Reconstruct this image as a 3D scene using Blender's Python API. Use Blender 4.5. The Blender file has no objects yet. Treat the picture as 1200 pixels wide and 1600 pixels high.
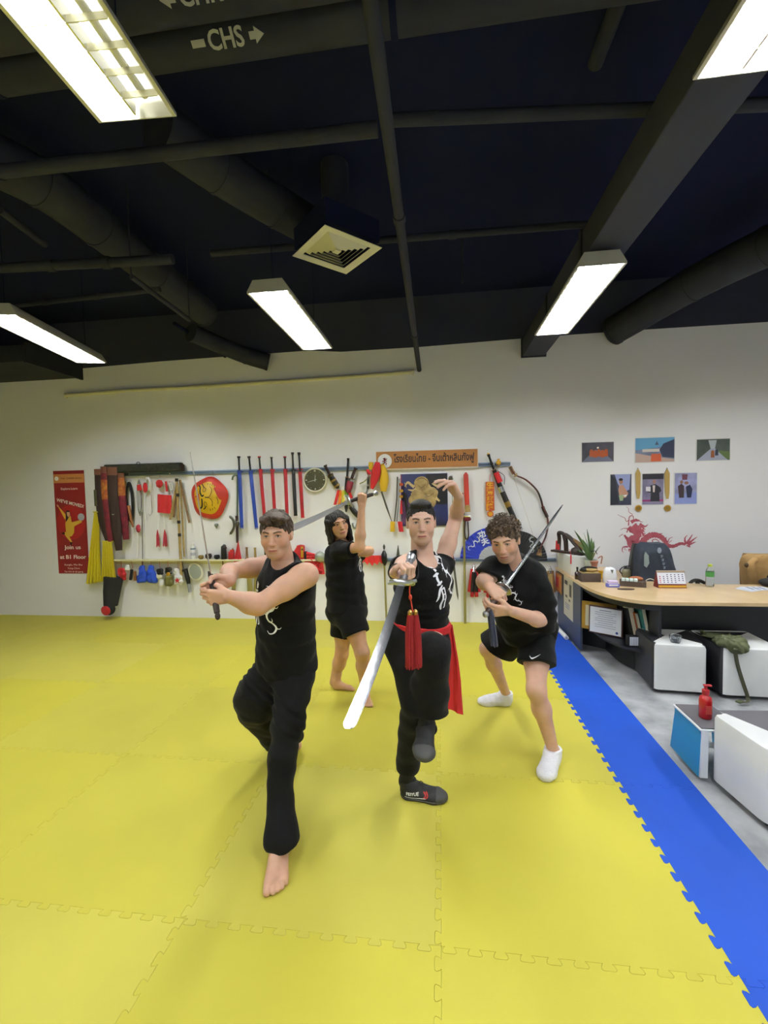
import bpy, bmesh, math, random
import numpy as np
from math import sin, cos, pi, sqrt, radians
from mathutils import Vector, Matrix
from mathutils.bvhtree import BVHTree

sc = bpy.context.scene
COL = sc.collection
RNG = random.Random(7)

# ---------------------------------------------------------------- camera
F, YAW, PIT, ROL = 690.0, 0.126, 0.049, -0.021
CAM_H = 1.665
D = 5.52                                   # distance to the back wall
_f = np.array([-sin(YAW)*cos(PIT), cos(YAW)*cos(PIT), -sin(PIT)])
_r = np.array([cos(YAW), sin(YAW), 0.0]); _u = np.cross(_r, _f)
_c, _s = cos(ROL), sin(ROL)
_r, _u = _c*_r+_s*_u, -_s*_r+_c*_u
CPOS = np.array([0, 0, CAM_H])
cam_d = bpy.data.cameras.new('camera'); cam = bpy.data.objects.new('camera', cam_d); COL.objects.link(cam)
cam_d.sensor_fit = 'HORIZONTAL'; cam_d.sensor_width = 36; cam_d.lens = F/1200*36; cam_d.clip_start = 0.02
cam.matrix_world = Matrix(((_r[0], _u[0], -_f[0], 0), (_r[1], _u[1], -_f[1], 0), (_r[2], _u[2], -_f[2], CAM_H), (0, 0, 0, 1)))
sc.camera = cam

# ---------------------------------------------------------------- light and exposure
sc.view_settings.view_transform = 'Standard'; sc.view_settings.look = 'None'
sc.view_settings.gamma = 1; sc.view_settings.use_curve_mapping = False
sc.view_settings.exposure = 0.0
TUBE_STRENGTH = 205.0
wd = bpy.data.worlds.new('world'); sc.world = wd; wd.use_nodes = True
wd.node_tree.nodes['Background'].inputs[0].default_value = (0.8, 0.85, 1, 1)
wd.node_tree.nodes['Background'].inputs[1].default_value = 0.02
sc.cycles.max_bounces = 6; sc.cycles.diffuse_bounces = 4

def ray(x, y): return _f+(x-600)/F*_r-(y-800)/F*_u
def PY(x, y, Y): d = ray(x, y); return Vector(CPOS+d*(Y/d[1]))
def PZ(x, y, z=0.0): d = ray(x, y); return Vector(CPOS+d*((z-CAM_H)/d[2]))
def PX(x, y, X): d = ray(x, y); return Vector(CPOS+d*(X/d[0]))
def W(x, y, off=0.02): return PY(x, y, D-off)

# ---------------------------------------------------------------- materials
def lin(c):
    if isinstance(c, str): c = [int(c[i:i+2], 16)/255 for i in (0, 2, 4)]
    return tuple((v/12.92 if v <= .04045 else ((v+.055)/1.055)**2.4) for v in c)+(1,)
MATS = {}
def mat(name, col, rough=.6, metal=0, emit=0, var=0, vscale=8, bump=0, bscale=60, trans=0, sheen=0, spec=.5, vcol=False, rand=0, alpha=1, c2=None, coat=0):
    if name in MATS: return MATS[name]
    m = bpy.data.materials.new(name); m.use_nodes = True; MATS[name] = m
    nt = m.node_tree; b = nt.nodes['Principled BSDF']; I = b.inputs; c = lin(col)
    I['Base Color'].default_value = c; I['Roughness'].default_value = rough; I['Metallic'].default_value = metal
    I['Specular IOR Level'].default_value = spec
    if trans: I['Transmission Weight'].default_value = trans
    if sheen: I['Sheen Weight'].default_value = sheen
    if coat: I['Coat Weight'].default_value = coat
    if alpha < 1: I['Alpha'].default_value = alpha
    if emit: I['Emission Color'].default_value = c; I['Emission Strength'].default_value = emit
    tc = nt.nodes.new('ShaderNodeTexCoord')
    src = None
    if vcol:
        a = nt.nodes.new('ShaderNodeAttribute'); a.attribute_name = 'Col'; src = a.outputs['Color']
    if var or c2:
        n = nt.nodes.new('ShaderNodeTexNoise'); n.inputs['Scale'].default_value = vscale; n.inputs['Detail'].default_value = 5
        nt.links.new(tc.outputs['Object'], n.inputs['Vector'])
        mx = nt.nodes.new('ShaderNodeMix'); mx.data_type = 'RGBA'
        cr = nt.nodes.new('ShaderNodeValToRGB'); cr.color_ramp.elements[0].position = .35; cr.color_ramp.elements[1].position = .65
        nt.links.new(n.outputs['Fac'], cr.inputs['Fac']); nt.links.new(cr.outputs['Color'], mx.inputs['Factor'])
        k2 = lin(c2) if c2 else tuple(v*(1-var) for v in c[:3])+(1,)
        mx.inputs[6].default_value = c; mx.inputs[7].default_value = k2
        if src is not None: 
            mm = nt.nodes.new('ShaderNodeMix'); mm.data_type = 'RGBA'; mm.blend_type = 'MULTIPLY'; mm.inputs[0].default_value = 1
            mx.inputs[6].default_value = (1, 1, 1, 1); mx.inputs[7].default_value = (1-var, 1-var, 1-var, 1)
            nt.links.new(src, mm.inputs[6]); nt.links.new(mx.outputs[2], mm.inputs[7]); src = mm.outputs[2]
        else: src = mx.outputs[2]
    if rand:
        oi = nt.nodes.new('ShaderNodeObjectInfo'); hs = nt.nodes.new('ShaderNodeHueSaturation')
        mr = nt.nodes.new('ShaderNodeMapRange'); mr.inputs[3].default_value = 1-rand; mr.inputs[4].default_value = 1+rand
        nt.links.new(oi.outputs['Random'], mr.inputs[0])
        nt.links.new(mr.outputs[0], hs.inputs['Saturation'])
        if src is not None: nt.links.new(src, hs.inputs['Color'])
        else: hs.inputs['Color'].default_value = c
        src = hs.outputs['Color']
    if src is not None: nt.links.new(src, I['Base Color'])
    if bump:
        n = nt.nodes.new('ShaderNodeTexNoise'); n.inputs['Scale'].default_value = bscale; n.inputs['Detail'].default_value = 4
        nt.links.new(tc.outputs['Object'], n.inputs['Vector'])
        bp = nt.nodes.new('ShaderNodeBump'); bp.inputs['Strength'].default_value = bump; bp.inputs['Distance'].default_value = .01
        nt.links.new(n.outputs['Fac'], bp.inputs['Height']); nt.links.new(bp.outputs[0], I['Normal'])
    return m

# ---------------------------------------------------------------- mesh builder
def frame_from(z, hint=(0, 0, 1)):
    z = Vector(z).normalized(); h = Vector(hint)
    if abs(z.dot(h.normalized())) > .98: h = Vector((0, 1, 0))
    x = h.cross(z).normalized(); return x, z.cross(x), z
class MB:
    def __init__(s): s.v = []; s.f = []; s.m = []; s.mi = 0
    def add(s, vs, fs):
        o = len(s.v); s.v += [tuple(v) for v in vs]; s.f += [tuple(i+o for i in f) for f in fs]; s.m += [s.mi]*len(fs); return s
    def box(s, c, size, R=None, bev=0):
        c = Vector(c); hx, hy, hz = [v/2 for v in size]
        bm = bmesh.new(); bmesh.ops.create_cube(bm, size=2)
        for v in bm.verts: v.co = Vector((v.co.x*hx, v.co.y*hy, v.co.z*hz))
        if bev: bmesh.ops.bevel(bm, geom=bm.edges[:], offset=min(bev, hx*.9, hy*.9, hz*.9), segments=3, affect='EDGES', profile=.5)
        bm.verts.index_update()
        vs = [(c+(R @ v.co if R is not None else v.co)) for v in bm.verts]
        s.add(vs, [[v.index for v in f.verts] for f in bm.faces]); bm.free(); return s
    def tube(s, pts, rad, n=10, flat=None, cap=True, closed=False):
        pts = [Vector(p) for p in pts]; N = len(pts)
        if not hasattr(rad, '__len__'): rad = [rad]*N
        vs = []; fs = []; up = None
        for i, p in enumerate(pts):
            a = pts[(i-1) % N] if (i > 0 or closed) else p; b = pts[(i+1) % N] if (i < N-1 or closed) else p
            t = (b-a).normalized() if (b-a).length > 1e-9 else Vector((0, 0, 1))
            if up is None:
                if flat: x = Vector(flat[0]); x = (x-t*x.dot(t)).normalized(); y = t.cross(x)
                else: x, y, _ = frame_from(t)
            else:
                x = up-t*up.dot(t); x = x.normalized() if x.length > 1e-6 else frame_from(t)[0]; y = t.cross(x)
            up = x; ky = flat[1] if flat else 1
            for j in range(n):
                a_ = 2*pi*j/n; vs.append(p+(x*cos(a_)+y*sin(a_)*ky)*rad[i])
        M = N if closed else N-1
        for i in range(M):
            for j in range(n):
                k = (i+1) % N; fs.append((i*n+j, i*n+(j+1) % n, k*n+(j+1) % n, k*n+j))
        if cap and not closed:
            fs.append(tuple(range(n))[::-1]); fs.append(tuple((N-1)*n+j for j in range(n)))
        return s.add(vs, fs)
    def lathe(s, prof, c=(0, 0, 0), axis=(0, 0, 1), n=20, cap=True):
        x, y, z = frame_from(axis); c = Vector(c); vs = []; fs = []
        for r, h in prof:
            for j in range(n):
                a = 2*pi*j/n; vs.append(c+z*h+(x*cos(a)+y*sin(a))*max(r, 1e-5))
        for i in range(len(prof)-1):
            for j in range(n): fs.append((i*n+j, i*n+(j+1) % n, (i+1)*n+(j+1) % n, (i+1)*n+j))
        if cap: fs.append(tuple(range(n))[::-1]); fs.append(tuple((len(prof)-1)*n+j for j in range(n)))
        return s.add(vs, fs)
    def ell(s, c, r, R=None, n=16, m=10, jit=0):
        c = Vector(c); r = (r, r, r) if not hasattr(r, '__len__') else r; vs = []; fs = []
        for i in range(m+1):
            th = pi*i/m
            for j in range(n):
                a = 2*pi*j/n; q = 1+jit*RNG.uniform(-1, 1)
                v = Vector((r[0]*sin(th)*cos(a)*q, r[1]*sin(th)*sin(a)*q, r[2]*cos(th)*q))
                vs.append(c+(R @ v if R is not None else v))
        for i in range(m):
            for j in range(n): fs.append((i*n+j, (i+1)*n+j, (i+1)*n+(j+1) % n, i*n+(j+1) % n))
        return s.add(vs, fs)
    def prism(s, poly, t):
        """closed 3D outline pushed along the vector t"""
        poly = [Vector(p) for p in poly]; t = Vector(t); n = len(poly)
        vs = poly+[p+t for p in poly]; fs = [tuple(range(n))[::-1], tuple(range(n, 2*n))]
        nn = Vector((0, 0, 0))
        for i in range(n): nn += poly[i].cross(poly[(i+1) % n])
        if nn.dot(t) < 0: fs = [f[::-1] for f in fs]; side = [(i, n+i, n+(i+1) % n, (i+1) % n) for i in range(n)]
        else: side = [(i, (i+1) % n, n+(i+1) % n, n+i) for i in range(n)]
        return s.add(vs, fs+side)
    def sheet(s, grid, th, nrm):
        """grid[i][j] of points, solid sheet of thickness th"""
        a = len(grid); b = len(grid[0]); nrm = Vector(nrm).normalized()*th
        vs = [Vector(p) for r in grid for p in r]; vs += [p+nrm for p in vs]; o = a*b; fs = []
        for i in range(a-1):
            for j in range(b-1):
                q = (i*b+j, i*b+j+1, (i+1)*b+j+1, (i+1)*b+j); fs.append(q[::-1]); fs.append(tuple(k+o for k in q))
        for i in range(a-1):
            for j in (0, b-1):
                p, q = i*b+j, (i+1)*b+j; fs.append((p, q, q+o, p+o) if j else (q, p, p+o, q+o))
        for j in range(b-1):
            for i in (0, a-1):
                p, q = i*b+j, i*b+j+1; fs.append((q, p, p+o, q+o) if i else (p, q, q+o, p+o))
        return s.add(vs, fs)
    def mesh(s, name, mats, ang=40):
        me = bpy.data.meshes.new(name); me.from_pydata(s.v, [], s.f)
        mats = mats if isinstance(mats, (list, tuple)) else [mats]
        for m in mats: me.materials.append(m)
        me.polygons.foreach_set('material_index', s.m)
        bm = bmesh.new(); bm.from_mesh(me); bmesh.ops.recalc_face_normals(bm, faces=bm.faces); bm.to_mesh(me); bm.free()
        me.shade_smooth()
        try: me.set_sharp_from_angle(angle=radians(ang))
        except Exception: pass
        return me
    def build(s, name, mats, parent=None, ang=40, **k):
        o = bpy.data.objects.new(name, s.mesh(name, mats, ang)); COL.objects.link(o)
        if parent is not None:
            o.parent = parent
            o.matrix_parent_inverse = Matrix.Translation(-Vector(parent['_o'])) if '_o' in parent else Matrix()
        tag(o, **k); return o
def tag(o, label=None, cat=None, group=None, kind=None):
    if label: o['label'] = label
    if cat: o['category'] = cat
    if group: o['group'] = group
    if kind: o['kind'] = kind
    return o
def thing(name, loc, label, cat, group=None):
    o = bpy.data.objects.new(name, None); COL.objects.link(o); o.empty_display_size = .05
    o.location = Vector(loc); o['_o'] = tuple(Vector(loc)); tag(o, label, cat, group); return o
def finish():
    for o in bpy.data.objects:
        if '_o' in o: del o['_o']
def arc(c, x, y, r, a0, a1, n):
    c, x, y = Vector(c), Vector(x), Vector(y); return [c+x*r*cos(a0+(a1-a0)*i/n)+y*r*sin(a0+(a1-a0)*i/n) for i in range(n+1)]
def lerp(a, b, t): return Vector(a)*(1-t)+Vector(b)*t
def cubic(pts, n=8):
    """Catmull-Rom through the points"""
    P = [Vector(p) for p in pts]; P = [2*P[0]-P[1]]+P+[2*P[-1]-P[-2]]; out = []
    for i in range(1, len(P)-2):
        for k in range(n):
            t = k/n; a, b, c, d = P[i-1:i+3]
            out.append(.5*((2*b)+(c-a)*t+(2*a-5*b+4*c-d)*t*t+(3*b-a-3*c+d)*t**3))
    return out+[P[-2]]
def text_mesh(body, size, extr=.0004, align='CENTER', bold=0.0):
    cu = bpy.data.curves.new('t', 'FONT'); cu.body = body; cu.size = size; cu.extrude = extr; cu.align_x = align; cu.align_y = 'CENTER'; cu.offset = bold
    cu.resolution_u = 3
    o = bpy.data.objects.new('t', cu); COL.objects.link(o); bpy.context.view_layer.update()
    me = bpy.data.meshes.new_from_object(o.evaluated_get(bpy.context.evaluated_depsgraph_get()))
    bpy.data.objects.remove(o); return me
def lettering(body, pos, ux, uy, size, m, parent, name='lettering', sx=1, width=None, bold=0.0, skew=0):
    """raised lettering centred on pos, along ux with up uy"""
    me = text_mesh(body, size, bold=bold)
    ux = Vector(ux).normalized(); uy = Vector(uy).normalized(); n = ux.cross(uy); pos = Vector(pos)
    if len(me.vertices) == 0: return None
    xs = [v.co.x for v in me.vertices]; w = max(xs)-min(xs); cx = (max(xs)+min(xs))/2
    if width: sx = width/w
    for v in me.vertices: v.co = pos+ux*((v.co.x-cx)*sx+v.co.y*skew)+uy*v.co.y+n*v.co.z
    me.materials.clear(); me.materials.append(m)
    o = bpy.data.objects.new(name, me); COL.objects.link(o)
    if parent is not None: o.parent = parent; o.matrix_parent_inverse = Matrix.Translation(-Vector(parent['_o'])) if '_o' in parent else Matrix()
    return o
# ================================================================ the setting
XL, XR, YB, ZC = -8.0, 5.6, -4.2, 4.02
M_wall = mat('painted_wall', 'f0eff0', .85, bump=.04, bscale=90, spec=.2)
M_dark = mat('dark_ceiling_paint', '121733', .9, spec=.15, bump=.1, bscale=20)
M_darkw = mat('dark_upper_wall_paint', '3a3c4c', .9, spec=.15)
M_conc = mat('polished_concrete', 'b4b6b8', .45, c2='86888b', vscale=4.5, bump=.1, bscale=25)
def slab(name, a, b, m, **k):
    c = [(a[i]+b[i])/2 for i in range(3)]; s_ = [abs(b[i]-a[i]) for i in range(3)]
    return MB().box(c, s_).build(name, m, kind='structure', **k)
slab('floor', (XL, YB, -.12), (XR, D+.1, -.022), M_conc)
slab('ceiling', (XL, YB, ZC), (XR, D+.1, ZC+.1), M_dark)
# back wall: white up to the ragged paint line, dark above
LINE = [(XL, 3.3), (-6.0, 3.36), (-5.2, 3.39), (-3.6, 3.43), (-2.6, 3.44), (-1.6, 3.45), (-1.2, 3.41), (-.2, 3.41), (1.2, 3.44), (2.2, 3.45), (3.6, 3.45), (XR, 3.45)]
mb = MB(); mb.prism([(XL, D, -.12)]+[(XR, D, -.12)]+[(x, D, z) for x, z in LINE[::-1]], (0, .1, 0)); mb.build('wall_back', M_wall, kind='structure')
mb = MB(); mb.prism([(x, D, z) for x, z in LINE]+[(XR, D, ZC), (XL, D, ZC)], (0, .1, 0)); mb.build('wall_back_upper', M_darkw, kind='structure')
slab('wall_left', (XL-.1, YB, -.12), (XL, D+.1, ZC), M_wall)
slab('wall_right', (XR, YB, -.12), (XR+.1, D+.1, ZC), M_wall)
slab('wall_front', (XL, YB-.1, -.12), (XR, YB, ZC), M_wall)

# jigsaw foam mats
M_yel = mat('yellow_foam', 'c6bc46', .62, rand=.035, bump=.12, bscale=420, c2='bfb646', vscale=1.6, spec=.35)
M_blue = mat('blue_foam', '184fc0', .6, bump=.12, bscale=420, spec=.35, c2='164ab4', vscale=2)
NT = 11; TD = .024
def teeth(length):
    """dovetail profile along 0..length, (s, offset)"""
    p = []; n = max(2, round(length*NT)); w = length/n
    for i in range(n):
        s0 = i*w
        p += [(s0+w*.27, 0), (s0+w*.20, TD*.35), (s0+w*.17, TD*.8), (s0+w*.24, TD), (s0+w*.66, TD), (s0+w*.73, TD*.8), (s0+w*.70, TD*.35), (s0+w*.63, 0)]
    return p
def tile(w, h, right=True, name='foam_mat', m=None):
    H = TD/2
    b_ = [(H, H)]+[(s, -d+H) for s, d in teeth(w)]
    r_ = [(w+H, H)]+[(w-d+H, s) for s, d in teeth(h)] if right else [(w, H)]
    t_ = [(w+H, h+H) if right else (w, h+H)]+[(s, h-d+H) for s, d in teeth(w)][::-1]
    l_ = [(H, h+H)]+[(-d+H, s) for s, d in teeth(h)][::-1]
    pts = b_+r_+t_+l_; n = len(pts); g = .0004
    def off(dd):
        out = []
        for i in range(n):
            a, p, c = Vector(pts[i-1]), Vector(pts[i]), Vector(pts[(i+1) % n])
            u, v = (p-a).normalized(), (c-p).normalized(); nn = Vector((-(u.y+v.y), u.x+v.x)); k = nn.length
            out.append(p+nn.normalized()*dd/max(.6, k/2))
        return out
    A, B = off(g), off(g+.0010); mb = MB()
    vs = [(p.x, p.y, -.0205) for p in A]+[(p.x, p.y, -.0009) for p in A]+[(p.x, p.y, 0) for p in B]
    fs = [tuple(range(n))[::-1], tuple(range(2*n, 3*n))]+[(r*n+i, r*n+(i+1) % n, (r+1)*n+(i+1) % n, (r+1)*n+i) for r in (0, 1) for i in range(n)]
    mb.add(vs, fs); return mb.mesh(name, m, 20)
X0, Y0 = .97, 1.53
ytile = tile(1, 1, True, 'foam_mat', M_yel)
ORD = ['first', 'second', 'third', 'fourth', 'fifth', 'sixth', 'seventh', 'eighth', 'ninth']
for j in range(7):            # rows counted from the back wall
    for i in range(9):        # columns counted from the blue strip
        o = bpy.data.objects.new('foam_mat', ytile); COL.objects.link(o)
        o.location = (X0-1-i, Y0+3-j, 0)
        tag(o, 'yellow foam mat, %s row from back wall, %s mat left of blue strip' % (ORD[j], ORD[i]), 'floor mat', 'yellow jigsaw foam mats')
btile = tile(.405, 1, False, 'foam_mat', M_blue)
for j in range(7):
    o = bpy.data.objects.new('foam_mat', btile); COL.objects.link(o); o.location = (X0, Y0+3-j, 0)
    tag(o, 'blue jigsaw foam edge mat, %s from the back wall' % ORD[j], 'floor mat', 'blue foam edge mats')

# ---- ceiling services
M_duct = mat('dark_painted_duct', '2c2e38', .75, spec=.3, c2='242632', vscale=5)
M_beam = mat('dark_painted_beam', '3c3e4c', .8, spec=.25)
M_cream = mat('cream_conduit', 'ddd6b4', .5)
M_stencil = mat('stencil_paint', 'a8a7a0', .8)
def pipe(name, a, b, r, m, label, cat, n=14, group=None, couple=()):
    t = thing(name, a, label, cat, group)
    MB().tube([a, b], r, n).build('pipe_run', m, t)
    L = Vector(b)-Vector(a)
    for c in couple:
        p = Vector(a)+L*c; d = L.normalized()*.03
        MB().tube([p-d, p+d], r*1.25, n).build('coupling', m, t)
    return t
pa = PY(655, 578, D-.01); pipe('ceiling_pipe', (pa.x, D-.01, pa.z), (PZ(590, 0, pa.z).x, -.6, pa.z), .027, M_duct, 'long thin dark pipe running away overhead to the back wall, centre of ceiling', 'pipe', couple=(.2, .5, .8))
# right rectangular beam / trunking
bz = 3.16
t = thing('cable_trunking', (1.0, D, bz), 'dark square trunking running to the back wall beside the right lamp', 'trunking')
p1 = PY(837, 560, D-.01); 
xr = PY(831, 560, D-.01).x; bzc = 3.32
mb = MB(); mb.box((xr+.02, (D-2)/2, bzc), (.26, D+2, .2), bev=.008); mb.build('trunking_body', M_beam, t)
mb = MB(); mb.box((xr+.02, D-.012, bzc), (.29, .02, .23), bev=.004); mb.build('end_plate', M_duct, t)
for yy in (4.3, 3.3): MB().box((xr+.02, yy, bzc), (.285, .05, .22)).build('joint_band', M_duct, t)
# cross pipes along X
def cross(px1, py1, px2, py2, z, r, label, x0=None, x1=None, group=None):
    a = PZ(px1, py1, z); b = PZ(px2, py2, z); d = (b-a)
    if x0 is not None: a = a+d*((x0-a.x)/d.x)
    if x1 is not None: b = a+(b-a)*((x1-a.x)/(b.x-a.x))
    return pipe('sprinkler_pipe', a, b, r, M_duct, label, 'pipe', couple=(.3, .62), group=group)
cross(0, 268, 590, 202, 3.5, .035, 'dark cross pipe above the front lamps, nearest in view', -6, None)
cross(0, 419, 270, 405, 3.4, .035, 'dark cross pipe at upper left ending at the round duct')
cross(330, 396, 960, 347, 3.62, .026, 'dark cross pipe running behind the square air vent')
cross(0, 480, 250, 452, 3.45, .022, 'thin dark cross pipe above the left lamp')
cross(600, 188, 1150, 165, 3.52, .03, 'dark cross pipe over the right side of the ceiling', None, 4.5)
# chilled water pipes with lettering
for (y, txt, side, lab) in ((15, 'CHR', -1, 'dark insulated chilled water pipe lettered CHR'), (84, 'CHS', 1, 'dark insulated chilled water pipe lettered CHS')):
    a = PZ(355 if side > 0 else 315, y, 3.55)
    t = thing('water_pipe', (a.x, a.y, 3.67), lab, 'pipe')
    MB().tube([(-5, a.y+.05, 3.67), (3.8, a.y+.05, 3.67)], .085, 20).build('insulation', M_duct, t)
    ux = Vector((1, .0, 0)); 
    for k in range(3): MB().tube([(a.x-1.2+k*1.9, a.y+.05, 3.67), (a.x-1.17+k*1.9, a.y+.05, 3.67)], .089, 20).build('band', M_dark, t)
    yy = a.y+.05-.0555; zz = 3.67-.066
    n = Vector((0, -.65, -.76)); uy = Vector((0, -.76, .65)); uy = -n.cross(ux) if False else uy
    pos = Vector((a.x, yy, zz))+n*.004
    uyv = Vector((0, -.76, .65))
    lettering(txt, pos, ux, uyv, .085, M_stencil, t, bold=.002)
    for sg in (-1, 1):
        mb = MB(); c = pos+ux*sg*.125; h = .012
        tip = sg if sg == side else 0
        if tip: poly = [c-ux*.02*tip-uyv*h, c+ux*.005*tip-uyv*h, c+ux*.005*tip-uyv*.026, c+ux*.045*tip, c+ux*.005*tip+uyv*.026, c+ux*.005*tip+uyv*h, c-ux*.02*tip+uyv*h]
        else: poly = [c-ux*.03-uyv*h, c+ux*.03-uyv*h, c+ux*.03+uyv*h, c-ux*.03+uyv*h]
        mb.prism(poly, n*.001); mb.build('arrow', M_stencil, t)
# round ducts on the left
def duct(pts, r, label, ribs=0):
    t = thing('air_duct', pts[0], label, 'air duct')
    MB().tube(cubic(pts, 6), r, 24).build('duct_body', M_duct, t)
    for i in range(len(pts)):
        d = (Vector(pts[min(i+1, len(pts)-1)])-Vector(pts[max(i-1, 0)])).normalized()*.015
        MB().tube([Vector(pts[i])-d, Vector(pts[i])+d], r*1.04, 24).build('seam_ring', M_duct, t)
    return t
z = 3.72
duct([PZ(-60, 225, z), PZ(60, 285, z), PZ(150, 352, z), PZ(240, 425, z), PZ(318, 487, z)], .15, 'fat dark round duct slanting across the upper left of the ceiling')
duct([PZ(250, 200, 3.75), PZ(340, 265, 3.75), PZ(430, 322, 3.75), PZ(500, 362, 3.75)], .14, 'shorter dark round duct above and left of the air vent')
e = PY(418, 560, D-.05)
duct([PY(300, 520, 4.8), PY(345, 540, 5.15), PY(385, 556, 5.35), PY(418, 566, D-.06)], .10, 'dark round duct stub meeting the back wall left of centre')
e = [PY(1330, 330, 3.6), PY(1200, 385, 4.1), PY(1080, 445, 4.7), PY(960, 516, D-.1)]
duct(e, .16, 'dark round duct coming down to the back wall on the right')
# dark box duct at far left by the wall
p0 = PY(60, 575, D-.3)
t = thing('box_duct', p0, 'dark rectangular duct box low at the far left of the back wall', 'air duct')
MB().box((p0.x-.75, D-.42, p0.z+.02), (2.2, .8, .2), bev=.01).build('duct_body', M_duct, t)
MB().box((p0.x+.36, D-.42, p0.z+.02), (.03, .84, .24)).build('end_flange', M_duct, t)
# slim black conduit at left between duct and wall
a = PY(272, 505, 4.6); b = PY(352, 557, D-.02)
pipe('conduit', a, b, .02, M_dark, 'short slanting black conduit above the wall near the left duct', 'pipe')
a = PY(205, 432, 3.2); b = PY(296, 500, 3.9)
t = pipe('conduit', a, b, .02, M_duct, 'dark slanting bracket rod crossing under the fat left duct', 'pipe')
MB().tube([a, (a.x, a.y, ZC)], .006, 6).build('hanger', M_duct, t); MB().tube([b, (b.x, b.y, ZC)], .006, 6).build('hanger', M_duct, t)
# drop rod
a = PZ(722, 395, 3.9); pipe('hanger_rod', (a.x, a.y, ZC), (a.x, a.y, a.z-.28), .01, M_duct, 'short dark hanger rod dangling right of the ceiling pipe', 'rod')
a = PZ(700, 90, 3.9); b = PZ(740, 10, 3.9); pipe('conduit', PZ(930, 100, 3.95), PZ(975, -20, 3.95), .04, M_duct, 'dark conduit high up between front right lamp and centre', 'pipe')
a = PZ(0, 328, 3.6); b = PZ(70, 382, 3.6); pipe('conduit', a, b, .025, M_duct, 'short dark conduit at the far left edge under the fat duct', 'pipe')
# cream conduit on the back wall
t = thing('wall_conduit', W(100, 618), 'cream conduit running just below the ceiling line along the back wall', 'pipe')
pts = [W(102, 618, .03), W(200, 610, .03), W(320, 604, .03), W(470, 594, .03), W(560, 588, .03), W(645, 581, .03)]
MB().tube(pts, .024, 12).build('pipe_run', M_cream, t)
for q in (.0, .37, .99): p = Vector(pts[0]).lerp(Vector(pts[-1]), q); i = min(range(6), key=lambda k: abs(pts[k].x-p.x)); MB().box(pts[i]+Vector((0, .012, 0)), (.03, .04, .06), bev=.004).build('clip', M_cream, t)

# air vent (square diffuser turned 45 degrees)
M_vent = mat('vent_enamel', 'd9d6bd', .5)
M_blk = mat('vent_shadow_gap', '1c1c1c', .9)
vc = PZ(526, 394, 3.4)
t = thing('air_vent', vc, 'square white louvred air vent hanging from the dark ceiling', 'air vent')
Rz = Matrix.Rotation(radians(45+YAW*0), 3, 'Z'); S = .235
def ring(s0, z0, s1, z1, th):
    mb = MB()
    A = [Vector((sx*s0, sy*s0, z0)) for sx, sy in ((-1, -1), (1, -1), (1, 1), (-1, 1))]; B = [Vector((sx*s1, sy*s1, z1)) for sx, sy in ((-1, -1), (1, -1), (1, 1), (-1, 1))]
    vs = [vc+Rz @ p for p in A+B]+[vc+Rz @ (p+Vector((0, 0, th))) for p in A+B]
    fs = []
    for i in range(4):
        j = (i+1) % 4; fs += [(i, j, 4+j, 4+i), (8+i, 12+i, 12+j, 8+j), (i, 8+i, 8+j, j), (4+i, 4+j, 12+j, 12+i)]
    return mb.add(vs, fs)
ring(S, 0, S*.76, .006, .004).build('frame', M_vent, t)
for k in range(5):
    a = S*(.74-.135*k); ring(a, .028, a-.03, .0, .003).build('louvre', M_vent, t)
MB().box(vc+Vector((0, 0, .002)), (.05, .05, .003), Rz).build('centre_plate', M_vent, t)
MB().box(vc+Vector((0, 0, .12)), (S*1.9, S*1.9, .15), Rz).build('plenum_box', M_dark, t)
MB().tube([vc+Vector((0, 0, .19)), vc+Vector((0, 0, ZC-3.41))], .1, 18).build('neck', M_duct, t)

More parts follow.
